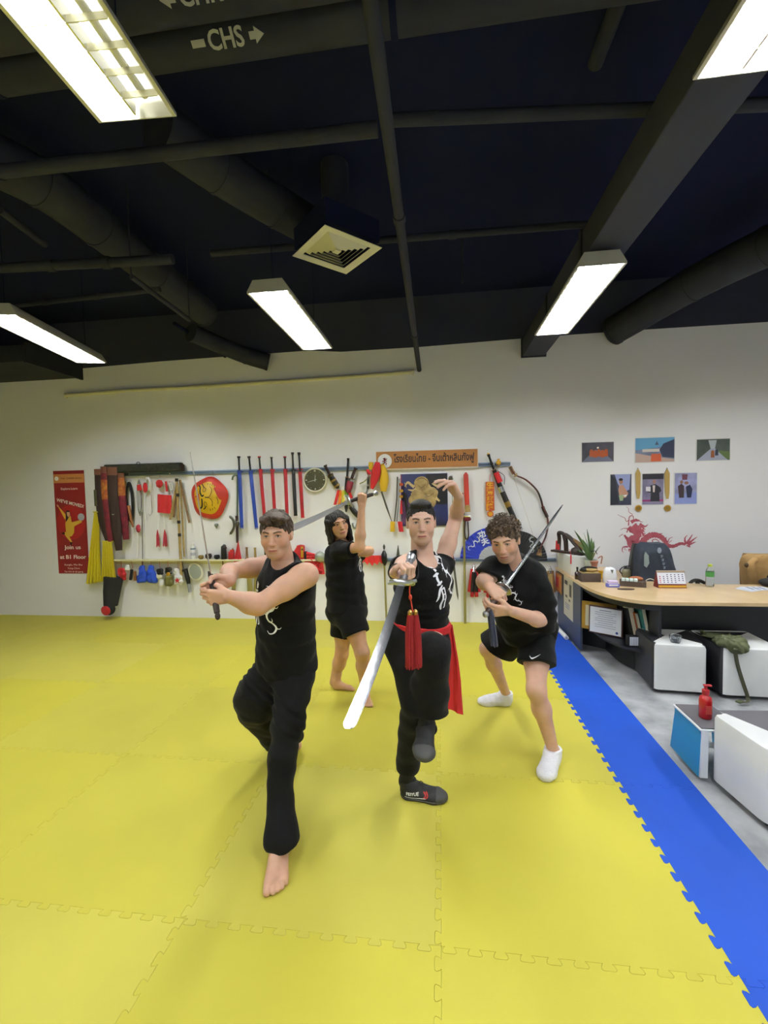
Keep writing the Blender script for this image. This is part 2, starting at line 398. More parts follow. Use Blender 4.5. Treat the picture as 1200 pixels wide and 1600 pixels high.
# ---- fluorescent fixtures (the room's own lamps)
M_fix = mat('fixture_enamel', 'cfcdc0', .35, metal=.3)
M_refl = mat('fixture_mirror', 'e8e8e8', .18, metal=.9)
M_louv = mat('louvre_blade', 'd8d4b8', .3, metal=.6)
M_tube = mat('lamp_tube', 'ffffff', .4, emit=TUBE_STRENGTH)
M_tube.node_tree.nodes['Principled BSDF'].inputs['Emission Color'].default_value = (.93, .965, 1, 1)
M_tubeoff = mat('lamp_tube_unlit', 'e9e9e4', .35)
def fixture(cx, cy, z, ang, label, lit=(1, 1), w=.28, L=1.3, hz=None):
    t = thing('ceiling_lamp', (cx, cy, z), label, 'ceiling lamp', 'fluorescent louvre lamps')
    R = Matrix.Rotation(ang, 3, 'Z'); c = Vector((cx, cy, z)); T = lambda x, y, h: c+R @ Vector((x, y, h))
    mb = MB()
    prof = [(-w/2-.015, 0), (-w/2-.015, .012), (-w/2+.03, .09), (w/2-.03, .09), (w/2+.015, .012), (w/2+.015, 0), (w/2, 0), (w/2, .010), (w/2-.038, .082), (-w/2+.038, .082), (-w/2, .010), (-w/2, 0)]
    mb.prism([T(x, -L/2, h) for x, h in prof], R @ Vector((0, L, 0)))
    mb.build('housing', M_fix, t)
    for sg in (-1, 1):
        MB().prism([T(x, sg*L/2, h) for x, h in prof[:6]], R @ Vector((0, sg*.004, 0))).build('end_cap', M_fix, t)
        MB().prism([T(x, sg*(L/2-.1), .09) for x in (-.02, .02)]+[T(x, sg*(L/2-.1), .13) for x in (.02, -.02)], R @ Vector((0, .01, 0))).build('bracket', M_fix, t)
        MB().tube([T(0, sg*(L/2-.1), .13), T(0, sg*(L/2-.1), (hz or ZC)-z)], .003, 6).build('hanger', M_dark, t)
    for k, sx in enumerate((-1, 1)):
        MB().tube([T(sx*.06, -L/2+.04, .045), T(sx*.06, L/2-.04, .045)], .013, 10).build('tube', M_tube if lit[k] else M_tubeoff, t)
    MB().box(T(0, 0, .03), (.008, L-.02, .05), R).build('spine', M_refl, t)
    mb = MB(); n = 15
    for i in range(1, n): mb.box(T(0, -L/2+L*i/n, .012), (w-.01, .003, .024), R)
    mb.build('louvre', M_louv, t)
    return t
FX = {(-1, 1): 'lit louvre lamp left of centre nearest the back wall', (1, 1): 'lit louvre lamp on the right in front of the trunking', (-2, 1): 'lit louvre lamp at the far left edge',
      (-1, 0): 'large near louvre lamp at top left with one dark tube', (1, 0): 'large near louvre lamp at the top right corner'}
for (ix, x) in ((-2, -3.56), (-1, -1.20), (1, 1.07), (2, 3.5)):
    for (iy, y) in ((1, 3.76), (0, .98), (-1, -1.8)):
        y = 1.12 if (ix, iy) == (1, 0) else y; a = {(-2, 1): radians(12), (-1, 0): radians(3)}.get((ix, iy), 0); xx = x+(.11 if (ix, iy) == (-1, 0) else 0)
        fixture(xx, y, 3.1, a, FX.get((ix, iy), 'louvre lamp out of frame, %s row from the back wall, %s from the left' % (ORD[1-iy], ORD[{-2: 0, -1: 1, 1: 2, 2: 3}[ix]])), lit=(1, 0) if (ix, iy) == (-1, 0) else (1, 1), hz=3.235 if ix == 1 else 3.59 if (ix, iy) == (-1, 0) else None)
# ================================================================ smooth bodies (distance fields turned into one skin)
BIG = 1e3
def V(*a): return np.array(a[0] if len(a) == 1 else a, float)
def nrm(v): v = np.array(v, float); return v/np.linalg.norm(v)
class Prim:
    def __init__(s, fn, c, R): s.fn, s.c, s.R = fn, np.array(c, float), R
    def ev(s, P, cent, hr): return s.fn(P)
def RC(a, b, ra, rb=None, flat=None, fs=1.0):
    """tapered limb; flat = direction squeezed by the factor fs"""
    a, b = V(a), V(b); rb = ra if rb is None else rb; ab = b-a; L2 = max(ab@ab, 1e-12)
    if flat is not None: n = nrm(flat)
    def fn(P):
        q = P-a
        if flat is not None:
            h = q@n; q = q+(h*(1/fs-1))[..., None]*n; t = np.clip((q@(ab+n*(ab@n)*(1/fs-1)))/max((ab+n*(ab@n)*(1/fs-1))@(ab+n*(ab@n)*(1/fs-1)), 1e-12), 0, 1); A = ab+n*(ab@n)*(1/fs-1)
            return (np.linalg.norm(q-t[..., None]*A, axis=-1)-(ra+(rb-ra)*t))*min(1, fs)
        t = np.clip(q@ab/L2, 0, 1)
        return np.linalg.norm(q-t[..., None]*ab, axis=-1)-(ra+(rb-ra)*t)
    return Prim(fn, (a+b)/2, sqrt(L2)/2+max(ra, rb)*max(1, fs if flat is not None else 1))
def EL(c, r, R=None):
    c, r = V(c), V(r); R = None if R is None else np.array(R, float)
    def fn(P):
        q = P-c
        if R is not None: q = q@R
        k0 = np.linalg.norm(q/r, axis=-1); k1 = np.linalg.norm(q/(r*r), axis=-1)+1e-9
        return k0*(k0-1)/k1
    return Prim(fn, c, max(r))
def HS(p, n):
    """keeps the side behind the plane (n points to what is cut off)"""
    p, n = V(p), nrm(n); return Prim(lambda P: (P-p)@n, p, 1e6)
class G:
    def __init__(s, ops=()): s.ops = []; s.bound = None; [s.u(*o) for o in ops]
    def u(s, p, k=.02): s.ops.append(('u', p, k)); return s
    def s(s, p, k=.01): s.ops.append(('s', p, k)); return s
    def i(s, p, k=.004): s.ops.append(('i', p, k)); return s
    def off(s, v): s.ops.append(('o', v, 0)); return s
    def noise(s, fn): s.ops.append(('n', fn, 0)); return s
    @property
    def c(s): s._b(); return s.bound[0]
    @property
    def R(s): s._b(); return s.bound[1]
    def _b(s):
        if s.bound: return
        ps = [(o[1].c, o[1].R) for o in s.ops if o[0] == 'u']; lo = np.min([c-R for c, R in ps], 0); hi = np.max([c+R for c, R in ps], 0)
        ex = sum(-o[1] for o in s.ops if o[0] == 'o')+.01
        s.bound = ((lo+hi)/2, np.linalg.norm(hi-lo)/2+ex); s.box = (lo-ex, hi+ex)
    def ev(s, P, cent, hr):
        d = np.full(P.shape[:2], BIG, np.float32)
        for kind, p, k in s.ops:
            if kind == 'o': d -= p; continue
            if kind == 'n':
                m = np.abs(d).min(1) < .1
                if m.any(): d[m] += p(P[m])
                continue
            m = np.linalg.norm(cent-p.c, axis=1) < p.R+hr+.05+k if p.R < 1e5 else np.ones(len(cent), bool)
            if not m.any(): continue
            b = p.ev(P[m], cent[m], hr); a = d[m]
            if kind == 'u': h = np.clip(.5+.5*(a-b)/k, 0, 1); d[m] = np.where(np.abs(a-b) > k, np.minimum(a, b), a+(b-a)*h-k*h*(1-h))
            else:
                if kind == 's': b = -b
                h = np.clip(.5-.5*(a-b)/k, 0, 1); d[m] = np.where(np.abs(a-b) > k, np.maximum(a, b), a+(b-a)*h+k*h*(1-h))
        return d
def wrinkle(amp, fr, seed, stretch=(1, 1, 1)):
    r = np.random.RandomState(seed); ks = r.normal(size=(7, 3))*fr/np.array(stretch); ph = r.uniform(0, 6.28, 7)
    def fn(P):
        o = 0
        for k, f_ in zip(ks, ph): o = o+np.sin(P@k+f_)
        return (o*amp/2.6).astype(np.float32)
    return fn
def folds(amp, p0, p1, n, seed, wob=6):
    """creases across the line p0-p1"""
    p0, p1 = V(p0), V(p1); ax = p1-p0; L = np.linalg.norm(ax); ax = ax/L; r = np.random.RandomState(seed); k = r.normal(size=3)*wob; k2 = r.normal(size=3)*wob*1.7
    def fn(P):
        t = (P-p0)@ax/L; w = np.clip(t*4, 0, 1)*np.clip((1-t)*4, 0, 1)
        return (amp*w*np.sin(t*n*6.28+np.sin(P@k)*1.8+np.sin(P@k2)*.9)).astype(np.float32)
    return fn
def skin_patch(g, res, keep=None, box=None):
    """surface nets over the blocks near the surface; returns verts, quads"""
    g._b(); lo, hi = g.box if box is None else box; lo = np.array(lo)-res*3; hi = np.array(hi)+res*3
    B = 8; nb = np.maximum(np.ceil((hi-lo)/(res*B)).astype(int), 1)
    idx = np.stack(np.meshgrid(*[np.arange(n) for n in nb], indexing='ij'), -1).reshape(-1, 3)
    cent = lo+(idx+.5)*B*res; hr = B*res*.87
    dc = g.ev(cent[:, None, :], cent, 0.0)[:, 0]
    # coarse pass is loose: keep blocks whose centre is close to the surface
    near = np.abs(dc) < hr*1.7+.006
    dims = nb*B+1
    val = np.empty(tuple(dims), np.float32)
    cs = np.where(dc > 0, 1, -1).astype(np.float32).reshape(nb)
    val[:-1, :-1, :-1] = np.repeat(np.repeat(np.repeat(cs, B, 0), B, 1), B, 2); val[-1] = 1; val[:, -1] = 1; val[:, :, -1] = 1
    off = np.stack(np.meshgrid(*[np.arange(B)]*3, indexing='ij'), -1).reshape(-1, 3)
    bi = idx[near]; bc = cent[near]
    for s0 in range(0, len(bi), 1500):
        q = bi[s0:s0+1500]; I = q[:, None, :]*B+off[None]
        P = lo+I*res; d = g.ev(P, bc[s0:s0+1500], hr)
        val[I[..., 0], I[..., 1], I[..., 2]] = d
    ins = val < 0
    c8 = ins[:-1, :-1, :-1].astype(np.uint8)
    for a in (0, 1):
        for b in (0, 1):
            for c in (0, 1):
                if a+b+c: c8 = c8+ins[a:dims[0]-1+a, b:dims[1]-1+b, c:dims[2]-1+c]
    act = (c8 > 0) & (c8 < 8); ci = np.argwhere(act); vid = np.full(act.shape, -1, np.int32); vid[act] = np.arange(len(ci))
    acc = np.zeros((len(ci), 3)); cnt = np.zeros(len(ci))
    corners = [(a, b, c) for a in (0, 1) for b in (0, 1) for c in (0, 1)]
    cv = {k: val[ci[:, 0]+k[0], ci[:, 1]+k[1], ci[:, 2]+k[2]] for k in corners}
    for k in corners:
        for ax in range(3):
            if k[ax]: continue
            k2 = list(k); k2[ax] = 1; k2 = tuple(k2); a, b = cv[k], cv[k2]; m = (a < 0) != (b < 0)
            t = np.where(m, a/(a-b+1e-12), 0); p = np.array(k, float)[None]+np.zeros((len(ci), 3)); p[:, ax] += t
            acc[m] += p[m]; cnt[m] += 1
    vs = lo+(ci+acc/np.maximum(cnt, 1)[:, None])*res
    quads = []
    for ax in range(3):
        b_, c_ = (ax+1) % 3, (ax+2) % 3
        sl0 = [slice(1, d-1) for d in dims]; sl0[ax] = slice(0, dims[ax]-1); sl1 = list(sl0); sl1[ax] = slice(1, dims[ax])
        a = ins[tuple(sl0)]; b = ins[tuple(sl1)]; m = a != b; e = np.argwhere(m); 
        if not len(e): continue
        sgn = a[m]; e = e+1; e[:, ax] -= 1
        def cell(db, dc_):
            q = e.copy(); q[:, b_] -= db; q[:, c_] -= dc_; return vid[q[:, 0], q[:, 1], q[:, 2]]
        q = np.stack([cell(1, 1), cell(0, 1), cell(0, 0), cell(1, 0)], 1)
        q[~sgn] = q[~sgn][:, ::-1]; quads.append(q)
    quads = np.concatenate(quads); quads = quads[(quads >= 0).all(1)]
    if keep is not None:
        m = keep(vs); quads = quads[m[quads].any(1)]
    used = np.unique(quads); mp = np.full(len(vs), -1); mp[used] = np.arange(len(used))
    return vs[used], mp[quads]
def skin_obj(name, patches, m, parent=None, color=None, smooth=0):
    vs = np.concatenate([p[0] for p in patches]); o = 0; qs = []
    for p in patches: qs.append(p[1]+o); o += len(p[0])
    qs = np.concatenate(qs); me = bpy.data.meshes.new(name)
    me.vertices.add(len(vs)); me.vertices.foreach_set('co', vs.astype(np.float32).ravel())
    me.loops.add(len(qs)*4); me.loops.foreach_set('vertex_index', qs.astype(np.int32).ravel())
    me.polygons.add(len(qs)); me.polygons.foreach_set('loop_start', np.arange(len(qs), dtype=np.int32)*4)
    me.update(calc_edges=True); me.materials.append(m); me.shade_smooth()
    if color is not None:
        c = np.ones((len(vs), 4), np.float32); c[:, :3] = color(vs)
        a = me.color_attributes.new('Col', 'FLOAT_COLOR', 'POINT'); a.data.foreach_set('color', c.ravel())
    ob = bpy.data.objects.new(name, me); COL.objects.link(ob)
    if parent is not None: ob.parent = parent; ob.matrix_parent_inverse = Matrix.Translation(-Vector(parent['_o'])) if '_o' in parent else Matrix()
    return ob
def bvh_of(*obs):
    v = []; f = []
    for o in obs:
        b = len(v); v += [p.co.copy() for p in o.data.vertices]; f += [[i+b for i in p.vertices] for p in o.data.polygons]
    return BVHTree.FromPolygons(v, f)

class Scaled:
    """the same shape at another size about the point c"""
    def __init__(s, g, c, k): s.g, s.c0, s.k = g, V(c), k; s.c = s.c0+(V(g.c)-s.c0)*k; s.R = g.R*k; s.ops = g.ops
    def _b(s): s.g._b(); s.box = tuple(s.c0+(V(b)-s.c0)*s.k for b in s.g.box)
    def ev(s, P, cent, hr): return s.k*s.g.ev((P-s.c0)/s.k+s.c0, (cent-s.c0)/s.k+s.c0, hr/s.k)
# ---- anatomy
def head(g, c, R, female=False, fat=1.0, wide=1.0):
    """R columns: side, forward, up. c = centre between the ears"""
    R = np.array(R, float); c = V(c); L = lambda x, y, z: c+R@V(x*wide, y, z)
    E = lambda p, r, k: g.u(EL(L(*p), (r[0]*wide, r[1], r[2]), R), k)
    h = G(); E = lambda p, r, k: h.u(EL(L(*p), (r[0]*wide, r[1], r[2]), R), k)
    E((0, -.018, .035), (.074, .094, .085), .01); E((0, .018, .0), (.067, .074, .078), .03)
    E((0, .032, -.055), (.050, .052, .052), .03)
    for s in (-1, 1):
        E((s*.043, .012, -.058), (.02, .035, .028), .03); E((s*.046, .055, -.022), (.020, .020, .022), .025)
        h.u(RC(L(s*.012, .088, .033), L(s*.046, .072, .034), .0085, .007), .014)
    jw = .8 if female else 1
    E((0, .070, -.088), (.026*jw, .020, .019), .025); E((0, .050, -.092), (.042*jw, .032, .018), .03)
    for s in (-1, 1): h.s(EL(L(s*.031, .099, .012), (.018, .016, .011), R), .014)
    for s in (-1, 1):
        h.u(EL(L(s*.031, .0715, .012), (.0125, .0125, .0125)), .001)
        h.u(RC(L(s*.018, .082, .016), L(s*.031, .0855, .0195), .0032), .003); h.u(RC(L(s*.031, .0855, .0195), L(s*.045, .0765, .0145), .0032), .003)
        h.u(RC(L(s*.019, .081, .008), L(s*.031, .0825, .0045), .003), .004); h.u(RC(L(s*.031, .0825, .0045), L(s*.044, .0755, .008), .003), .004)
    h.u(RC(L(0, .082, .026), L(0, .104, -.022), .0085, .0115), .018); E((0, .107, -.026), (.012, .012, .009), .006)
    for s in (-1, 1): E((s*.0125, .098, -.029), (.0075, .010, .007), .006); h.s(EL(L(s*.006, .106, -.036), (.003, .005, .003), R), .003)
    E((0, .088, -.058), (.026, .012, .016), .015)
    E((0, .0975, -.0565), (.022, .007, .0042), .004); E((0, .096, -.0665), (.019, .008, .0052), .004)
    h.s(RC(L(-.022, .098, -.0615), L(0, .107, -.0612), .0016), .003); h.s(RC(L(.022, .098, -.0615), L(0, .107, -.0612), .0016), .003)
    for s in (-1, 1):
        a = G(); a.u(EL(L(s*.079, -.008, .004), (.008, .019, .031), R), .004); a.u(EL(L(s*.077, -.002, -.018), (.006, .011, .014), R), .008)
        a.s(EL(L(s*.088, -.004, .006), (.006, .010, .018), R), .005); h.u(a, .008)
    return h, L
def hand(wrist, d, n, side, curls, thumb='grip', sc_=1.0, spread=.0):
    """d to the fingertips, n out of the palm, t towards the thumb"""
    d, n = nrm(d), V(n); n = nrm(n-d*(n@d)); t = np.cross(n, d)*(1 if side == 'L' else -1); w = V(wrist); g = G()
    P = lambda a, b, c: w+(d*a+t*b+n*c)*sc_
    K = [(.088, .027), (.092, .009), (.088, -.010), (.080, -.028)]; ln = [(.042, .025, .020), (.046, .029, .021), (.042, .027, .021), (.033, .021, .019)]
    for i, (kd, kt) in enumerate(K):
        g.u(RC(P(.004, kt*.55, 0), P(kd, kt, -.002), .0155*sc_, .0115*sc_), .012)
    g.u(EL(P(.05, 0, .004), (.034*sc_, .030*sc_, .013*sc_), np.stack([d, t, n], 1)), .01)
    for i, (kd, kt) in enumerate(K):
        cu = curls[i]; a = 0; p = P(kd, kt, -.002); r = [.0100, .0092, .0083, .0072]; 
        if i == 3: r = [v*.88 for v in r]
        sp = spread*(1.5-i); f = G(); 
        for j in range(3):
            a += radians(cu[j]); dd = d*cos(a)+n*sin(a)+t*sp*cos(a); q = p+nrm(dd)*ln[i][j]*sc_; f.u(RC(p, q, r[j]*sc_, r[j+1]*sc_), .002); p = q
        g.u(f, .0035)
    a = P(.018, .020, .006)
    if thumb == 'grip': seq = [P(.045, .040, .018), P(.068, .042, .040), P(.078, .026, .054)]
    elif thumb == 'side': seq = [P(.050, .042, .010), P(.085, .045, .012), P(.112, .040, .014)]
    elif thumb == 'tuck': seq = [P(.045, .036, .020), P(.070, .022, .032), P(.088, .004, .036)]
    else: seq = [P(.045, .048, .008), P(.072, .066, .010), P(.096, .078, .012)]
    rr = [.0165, .0125, .0108, .0088]; pts = [a]+seq
    for j in range(3): g.u(RC(pts[j], pts[j+1], rr[j]*sc_, rr[j+1]*sc_), .008)
    g.hb = (w+d*.06*sc_, .135*sc_); return g
def foot(heel, fd, ankle, z0=0.0, bare=True, up=(0, 0, 1), sc_=1.0, side=1):
    """fd towards the toes, sole on the plane z0 when up is +z; side=+1 when the big toe is on the left of fd"""
    fd = nrm(fd); up = nrm(V(up)-fd*(V(up)@fd)); sd = np.cross(up, fd)*side; h = V(heel); g = G(); P = lambda a, b, c: h+(fd*a+sd*b+up*c)*sc_
    g.u(EL(P(.028, 0, .032), (.034*sc_, .03*sc_, .034*sc_), np.stack([fd, sd, up], 1)), .01)
    g.u(RC(V(ankle), P(.05, 0, .045), .034*sc_, .036*sc_), .02)
    g.u(RC(P(.045, .004, .058), P(.15, .012, .03), .032*sc_, .020*sc_), .02)
    g.u(RC(P(.04, -.008, .024), P(.165, -.025, .018), .024*sc_, .016*sc_), .02); g.u(RC(P(.05, .008, .03), P(.178, .024, .021), .024*sc_, .019*sc_), .02)
    g.u(RC(P(.15, -.02, .02), P(.18, .018, .022), .016*sc_, .018*sc_), .015)
    if bare:
        T = [(.182, .030, .028, .0135), (.186, .009, .022, .0105), (.180, -.006, .021, .0098), (.172, -.020, .020, .0092), (.160, -.032, .018, .0088)]
        for a, b, l, r in T: g.u(RC(P(a-.012, b*.9, .018), P(a+l*.5, b, .015), r*sc_, r*sc_), .006); g.u(RC(P(a+l*.5, b, .015), P(a+l, b, r), r*sc_, r*.95*sc_), .003)
        g.i(HS(P(0, 0, .001), -up), .004)
    else:
        g.u(EL(P(.185, .002, .020), (.050*sc_, .042*sc_, .021*sc_), np.stack([fd, sd, up], 1)), .02); g.i(HS(P(0, 0, .001), -up), .006)
    for s in (-1, 1): g.u(EL(V(ankle)+sd*s*.028*sc_-up*.0*sc_, (.014, .011, .014)), .012)
    return g
def arm(sh, el, wr, s=1.0):
    sh, el, wr = V(sh), V(el), V(wr); g = G(); m = lambda a, b, t: a*(1-t)+b*t
    g.u(RC(sh, m(sh, el, .45), .054*s, .050*s), .02); g.u(RC(m(sh, el, .4), el, .049*s, .039*s), .02)
    g.u(RC(el, m(el, wr, .3), .039*s, .043*s), .025); g.u(RC(m(el, wr, .28), wr, .042*s, .0265*s), .02); return g
def leg(hp, kn, an, s=1.0, calf=None):
    hp, kn, an = V(hp), V(kn), V(an); g = G(); m = lambda a, b, t: a*(1-t)+b*t
    g.u(RC(hp, m(hp, kn, .5), .090*s, .073*s), .03); g.u(RC(m(hp, kn, .45), kn, .073*s, .054*s), .03)
    cf = V(0, .0, 0) if calf is None else nrm(calf)*.014
    g.u(EL(kn-cf*.9, (.045*s, .045*s, .05*s)), .02)
    g.u(RC(kn, m(kn, an, .32)+cf*1.3, .050*s, .054*s), .03); g.u(RC(m(kn, an, .3)+cf*1.3, an, .052*s, .034*s), .03); return g
def torso(pel, che, shR, shL, hpR, hpL, fwd, s=1.0, neck0=None, headc=None, waist=1.0, bust=0):
    """side axis from the shoulders, fwd = the way the chest faces"""
    pel, che, shR, shL, hpR, hpL = map(V, (pel, che, shR, shL, hpR, hpL)); up = nrm(che-pel); sx = shL-shR; sx = nrm(sx-up*(sx@up)); fw = np.cross(sx, up); fw = fw if fw@V(fwd) > 0 else -fw
    hx = hpL-hpR; hx = nrm(hx-up*(hx@up)); hf = np.cross(hx, up); hf = hf if hf@V(fwd) > 0 else -hf
    B = np.stack([sx, fw, up], 1); H = np.stack([hx, hf, up], 1); mid = (pel+che)/2; M = np.stack([nrm(sx+hx), nrm(fw+hf), up], 1); g = G()
    g.u(EL(pel+up*.01, (.158*s, .108*s, .12*s), H), .02); g.u(EL(mid, (.132*s*waist, .098*s*waist, .16*s), M), .05)
    g.u(EL(che+up*.0, (.150*s, .108*s, .16*s), B), .05); g.u(EL(che+up*.07, (.152*s, .09*s, .08*s), B), .05)
    for q in (-1, 1): g.u(EL(che+sx*q*.07*s+fw*.062*s+up*.035, (.066*s, (.035+bust)*s, .056*s), B), .03); g.u(EL(che+sx*q*.075*s-fw*.06*s+up*.05, (.06*s, .04*s, .08*s), B), .04)
    g.u(RC(shR, che+up*.11-sx*.03, .052*s, .06*s), .03); g.u(RC(shL, che+up*.11+sx*.03, .052*s, .06*s), .03)
    for hh in (hpR, hpL): g.u(EL(hh-hf*.03*s-up*.01, (.085*s, .092*s, .088*s), H), .04)
    return g, B
def person_frame(side, fwd, up):
    u = nrm(up); f_ = V(fwd); f_ = nrm(f_-u*(f_@u)); s_ = np.cross(f_, u); return np.stack([s_, f_, u], 1)
def face_dir(headc, yaw, pitch, roll):
    """head frame looking to the camera, then turned: yaw>0 to the picture's right, pitch>0 up, roll>0 leans to the picture's right"""
    f_ = nrm(CPOS-V(headc)); f_ = nrm(V(f_[0], f_[1], 0)); a = yaw; f_ = V(f_[0]*cos(a)-f_[1]*sin(a), f_[0]*sin(a)+f_[1]*cos(a), 0)
    s_ = np.cross(f_, V(0, 0, 1)); u = V(0, 0, 1)
    f2 = f_*cos(pitch)+u*sin(pitch); u2 = -f_*sin(pitch)+u*cos(pitch); f_, u = f2, u2
    s2 = s_*cos(roll)+u*sin(roll); u2 = -s_*sin(roll)+u*cos(roll); return np.stack([s2, f_, u2], 1)
def sstep(a, b, x): t = np.clip((x-a)/(b-a), 0, 1); return t*t*(3-2*t)
def face_paint(vs, col, c, R, wide, hs, brow, lip, eye=(.03, .018, .012), beard=0, blush=.0, scalp=None, hairline=.075):
    q = (vs-V(c))@np.array(R, float)/hs; x, y, z = q[:, 0]/wide, q[:, 1], q[:, 2]; ax = np.abs(x); near = (ax < .1) & (np.abs(z) < .14) & (np.abs(y) < .14)
    def mixc(m, cc):
        m = (m*near)[:, None]; col[:] = col*(1-m)+np.array(lin(cc)[:3] if isinstance(cc, str) else cc)*m
    fr = y > .02
    if beard: mixc(sstep(-.03, -.055, z)*sstep(-.03, .03, y)*beard*(1-.6*sstep(.03, .0, ax)*sstep(-.08, -.07, z)), '6d4a35'); mixc(sstep(.004, .0, np.abs(z+.046))*sstep(.028, .018, ax)*fr*beard*.8, '6d4a35')
    if blush: mixc(np.exp(-(((ax-.042)/.02)**2+((z+.018)/.02)**2))*fr*blush, 'c46a55'); mixc(np.exp(-((ax/.014)**2+((z+.024)/.014)**2))*(y > .09)*blush, 'c8705c')
    # sockets, brows, eyes, lips
    dx = ax-.031; mixc(np.exp(-((dx/.02)**2+((z-.012)/.011)**2)*1.2)*fr*.22, '7c4a3c')
    bz = .0345-.35*np.abs(ax-.034)**1.15+.0; mixc(sstep(.0052, .0028, np.abs(z-bz))*sstep(.009, .014, ax)*sstep(.053, .045, ax)*fr*.92, brow)
    er = ((dx/.0125)**2+((z-.012)/.0058)**2); mixc(sstep(1.15, .85, er)*fr, 'b9aca6')
    mixc(sstep(.0062, .0048, np.hypot(ax-.031, z-.0125))*sstep(1.1, .9, er)*fr, eye)
    mixc(sstep(.0024, .0010, np.abs(z-(.0185-34*dx*dx)))*(np.abs(dx) < .0145)*fr*.9, '20130f')
    lz = sstep(.0062, .0044, np.abs(z+.0615)-.0)*sstep(.024, .019, ax)*(y > .07); mixc(lz, lip)
    mixc(sstep(.0016, .0006, np.abs(z+.0613))*sstep(.024, .021, ax)*(y > .07)*.8, '5e2a26')
    mixc(np.exp(-(((ax-.006)/.0032)**2+((z+.036)/.003)**2))*(y > .08)*.8, '3a1c18')
    if scalp: mixc(sstep(hairline-.006, hairline+.004, z+y*.28-.03*0)*1.0, scalp)
    return col
M_skin = mat('skin', 'c08a70', .5, vcol=True, var=.10, vscale=14, bump=.05, bscale=220, spec=.4)
M_skin.node_tree.nodes['Principled BSDF'].inputs['Subsurface Weight'].default_value = .12
M_skin.node_tree.nodes['Principled BSDF'].inputs['Subsurface Radius'].default_value = (.6, .25, .15)
M_skin.node_tree.nodes['Principled BSDF'].inputs['Subsurface Scale'].default_value = .01
M_bcloth = mat('black_jersey', '070709', .88, bump=.35, bscale=34, spec=.16, sheen=.05)
M_bcloth2 = mat('black_trouser_cloth', '070709', .85, bump=.3, bscale=30, spec=.2, sheen=.04)
def base_col(n, c): o = np.empty((n, 3)); o[:] = lin(c)[:3]; return o
def decal(name, me, pos, ux, uy, bvh, m, parent, off=.0016, cut=.012):
    """print laid on the cloth: the outline is dropped onto the surface under it"""
    ux, uy = Vector(ux).normalized(), Vector(uy).normalized(); n = ux.cross(uy).normalized(); uy = n.cross(ux); pos = Vector(pos)
    bm = bmesh.new(); bm.from_mesh(me)
    for f in list(bm.faces):
        pass
    bmesh.ops.triangulate(bm, faces=bm.faces[:])
    for _ in range(4):
        es = [e for e in bm.edges if e.calc_length() > cut]
        if not es: break
        bmesh.ops.subdivide_edges(bm, edges=es, cuts=1); bmesh.ops.triangulate(bm, faces=[f for f in bm.faces if len(f.verts) > 3])
    bad = []
    for v in bm.verts:
        p = pos+ux*v.co.x+uy*v.co.y; hit = bvh.ray_cast(p+n*.25, -n)
        if hit[0] is None: bad.append(v); v.co = p
        else: v.co = hit[0]+n*off*.6+hit[1]*off*.6*(1 if hit[1].dot(n) > 0 else -1)
    bmesh.ops.delete(bm, geom=bad, context='VERTS')
    m2 = bpy.data.meshes.new(name); bm.to_mesh(m2); bm.free(); m2.materials.append(m)
    o = bpy.data.objects.new(name, m2); COL.objects.link(o)
    if parent is not None: o.parent = parent; o.matrix_parent_inverse = Matrix.Translation(-Vector(parent['_o'])) if '_o' in parent else Matrix()
    return o
def flat_mesh(body, size, bold=0): return text_mesh(body, size, 0, bold=bold)
def strokes_mesh(lines, w):
    """brush strokes as flat ribbons in the xy plane; lines of (x,y[,w])"""
    mb = MB()
    for L in lines:
        P = cubic([(p[0], p[1], 0) for p in L], 5); n = len(P); vs = []; ws = [p[2] if len(p) > 2 else w for p in L]
        for i, p in enumerate(P):
            t = (P[min(i+1, n-1)]-P[max(i-1, 0)]); t.normalize(); q = Vector((-t.y, t.x, 0)); k = i/(n-1)*(len(ws)-1); a = ws[int(k)]*(1-k % 1)+ws[min(int(k)+1, len(ws)-1)]*(k % 1)
            vs += [p+q*a/2, p-q*a/2]
        mb.add(vs, [(2*i, 2*i+1, 2*i+3, 2*i+2) for i in range(n-1)])
    me = bpy.data.meshes.new('s'); me.from_pydata(mb.v, [], mb.f); return me
# ================================================================ the four swordsmen
Q = lambda x, y, Y: V(*PY(x, y, Y))
FAST = 1.0
def near(*cs):
    def fn(vs):
        m = np.zeros(len(vs), bool)
        for c, r in cs: m |= np.linalg.norm(vs-V(c), axis=1) < r
        return m
    return fn
def far(*cs):
    f_ = near(*[(c, r-.012) for c, r in cs]); return lambda vs: ~f_(vs)
def body(root, g, fine, tone, painter, res=.0055):
    """fine: list of (centre, radius, resolution)"""
    ps = [skin_patch(g, res, far(*[(c, r) for c, r, _ in fine]))]
    for c, r, rs in fine:
        c = V(c); ps.append(skin_patch(g, rs, near((c, r)), (c-r, c+r)))
    def color(vs):
        col = base_col(len(vs), tone); n = np.sin(vs@V(31, 17, 23))*np.sin(vs@V(-19, 41, 11)+1)
        col *= (1+.04*n)[:, None]; return painter(vs, col)
    return skin_obj('body', ps, M_skin, root, color)
def cloth(root, name, g, m, res=.0065, fine=None): return skin_obj(name, [skin_patch(g, res)], m, root)
def mk_hair(root, g, m, res=.0026, name='hair'): return skin_obj(name, [skin_patch(g, res)], m, root)
def hairmat(n, c, c2):
    m = mat(n, c, .55, c2=c2, vscale=55, bump=.6, bscale=130, spec=.35); return m
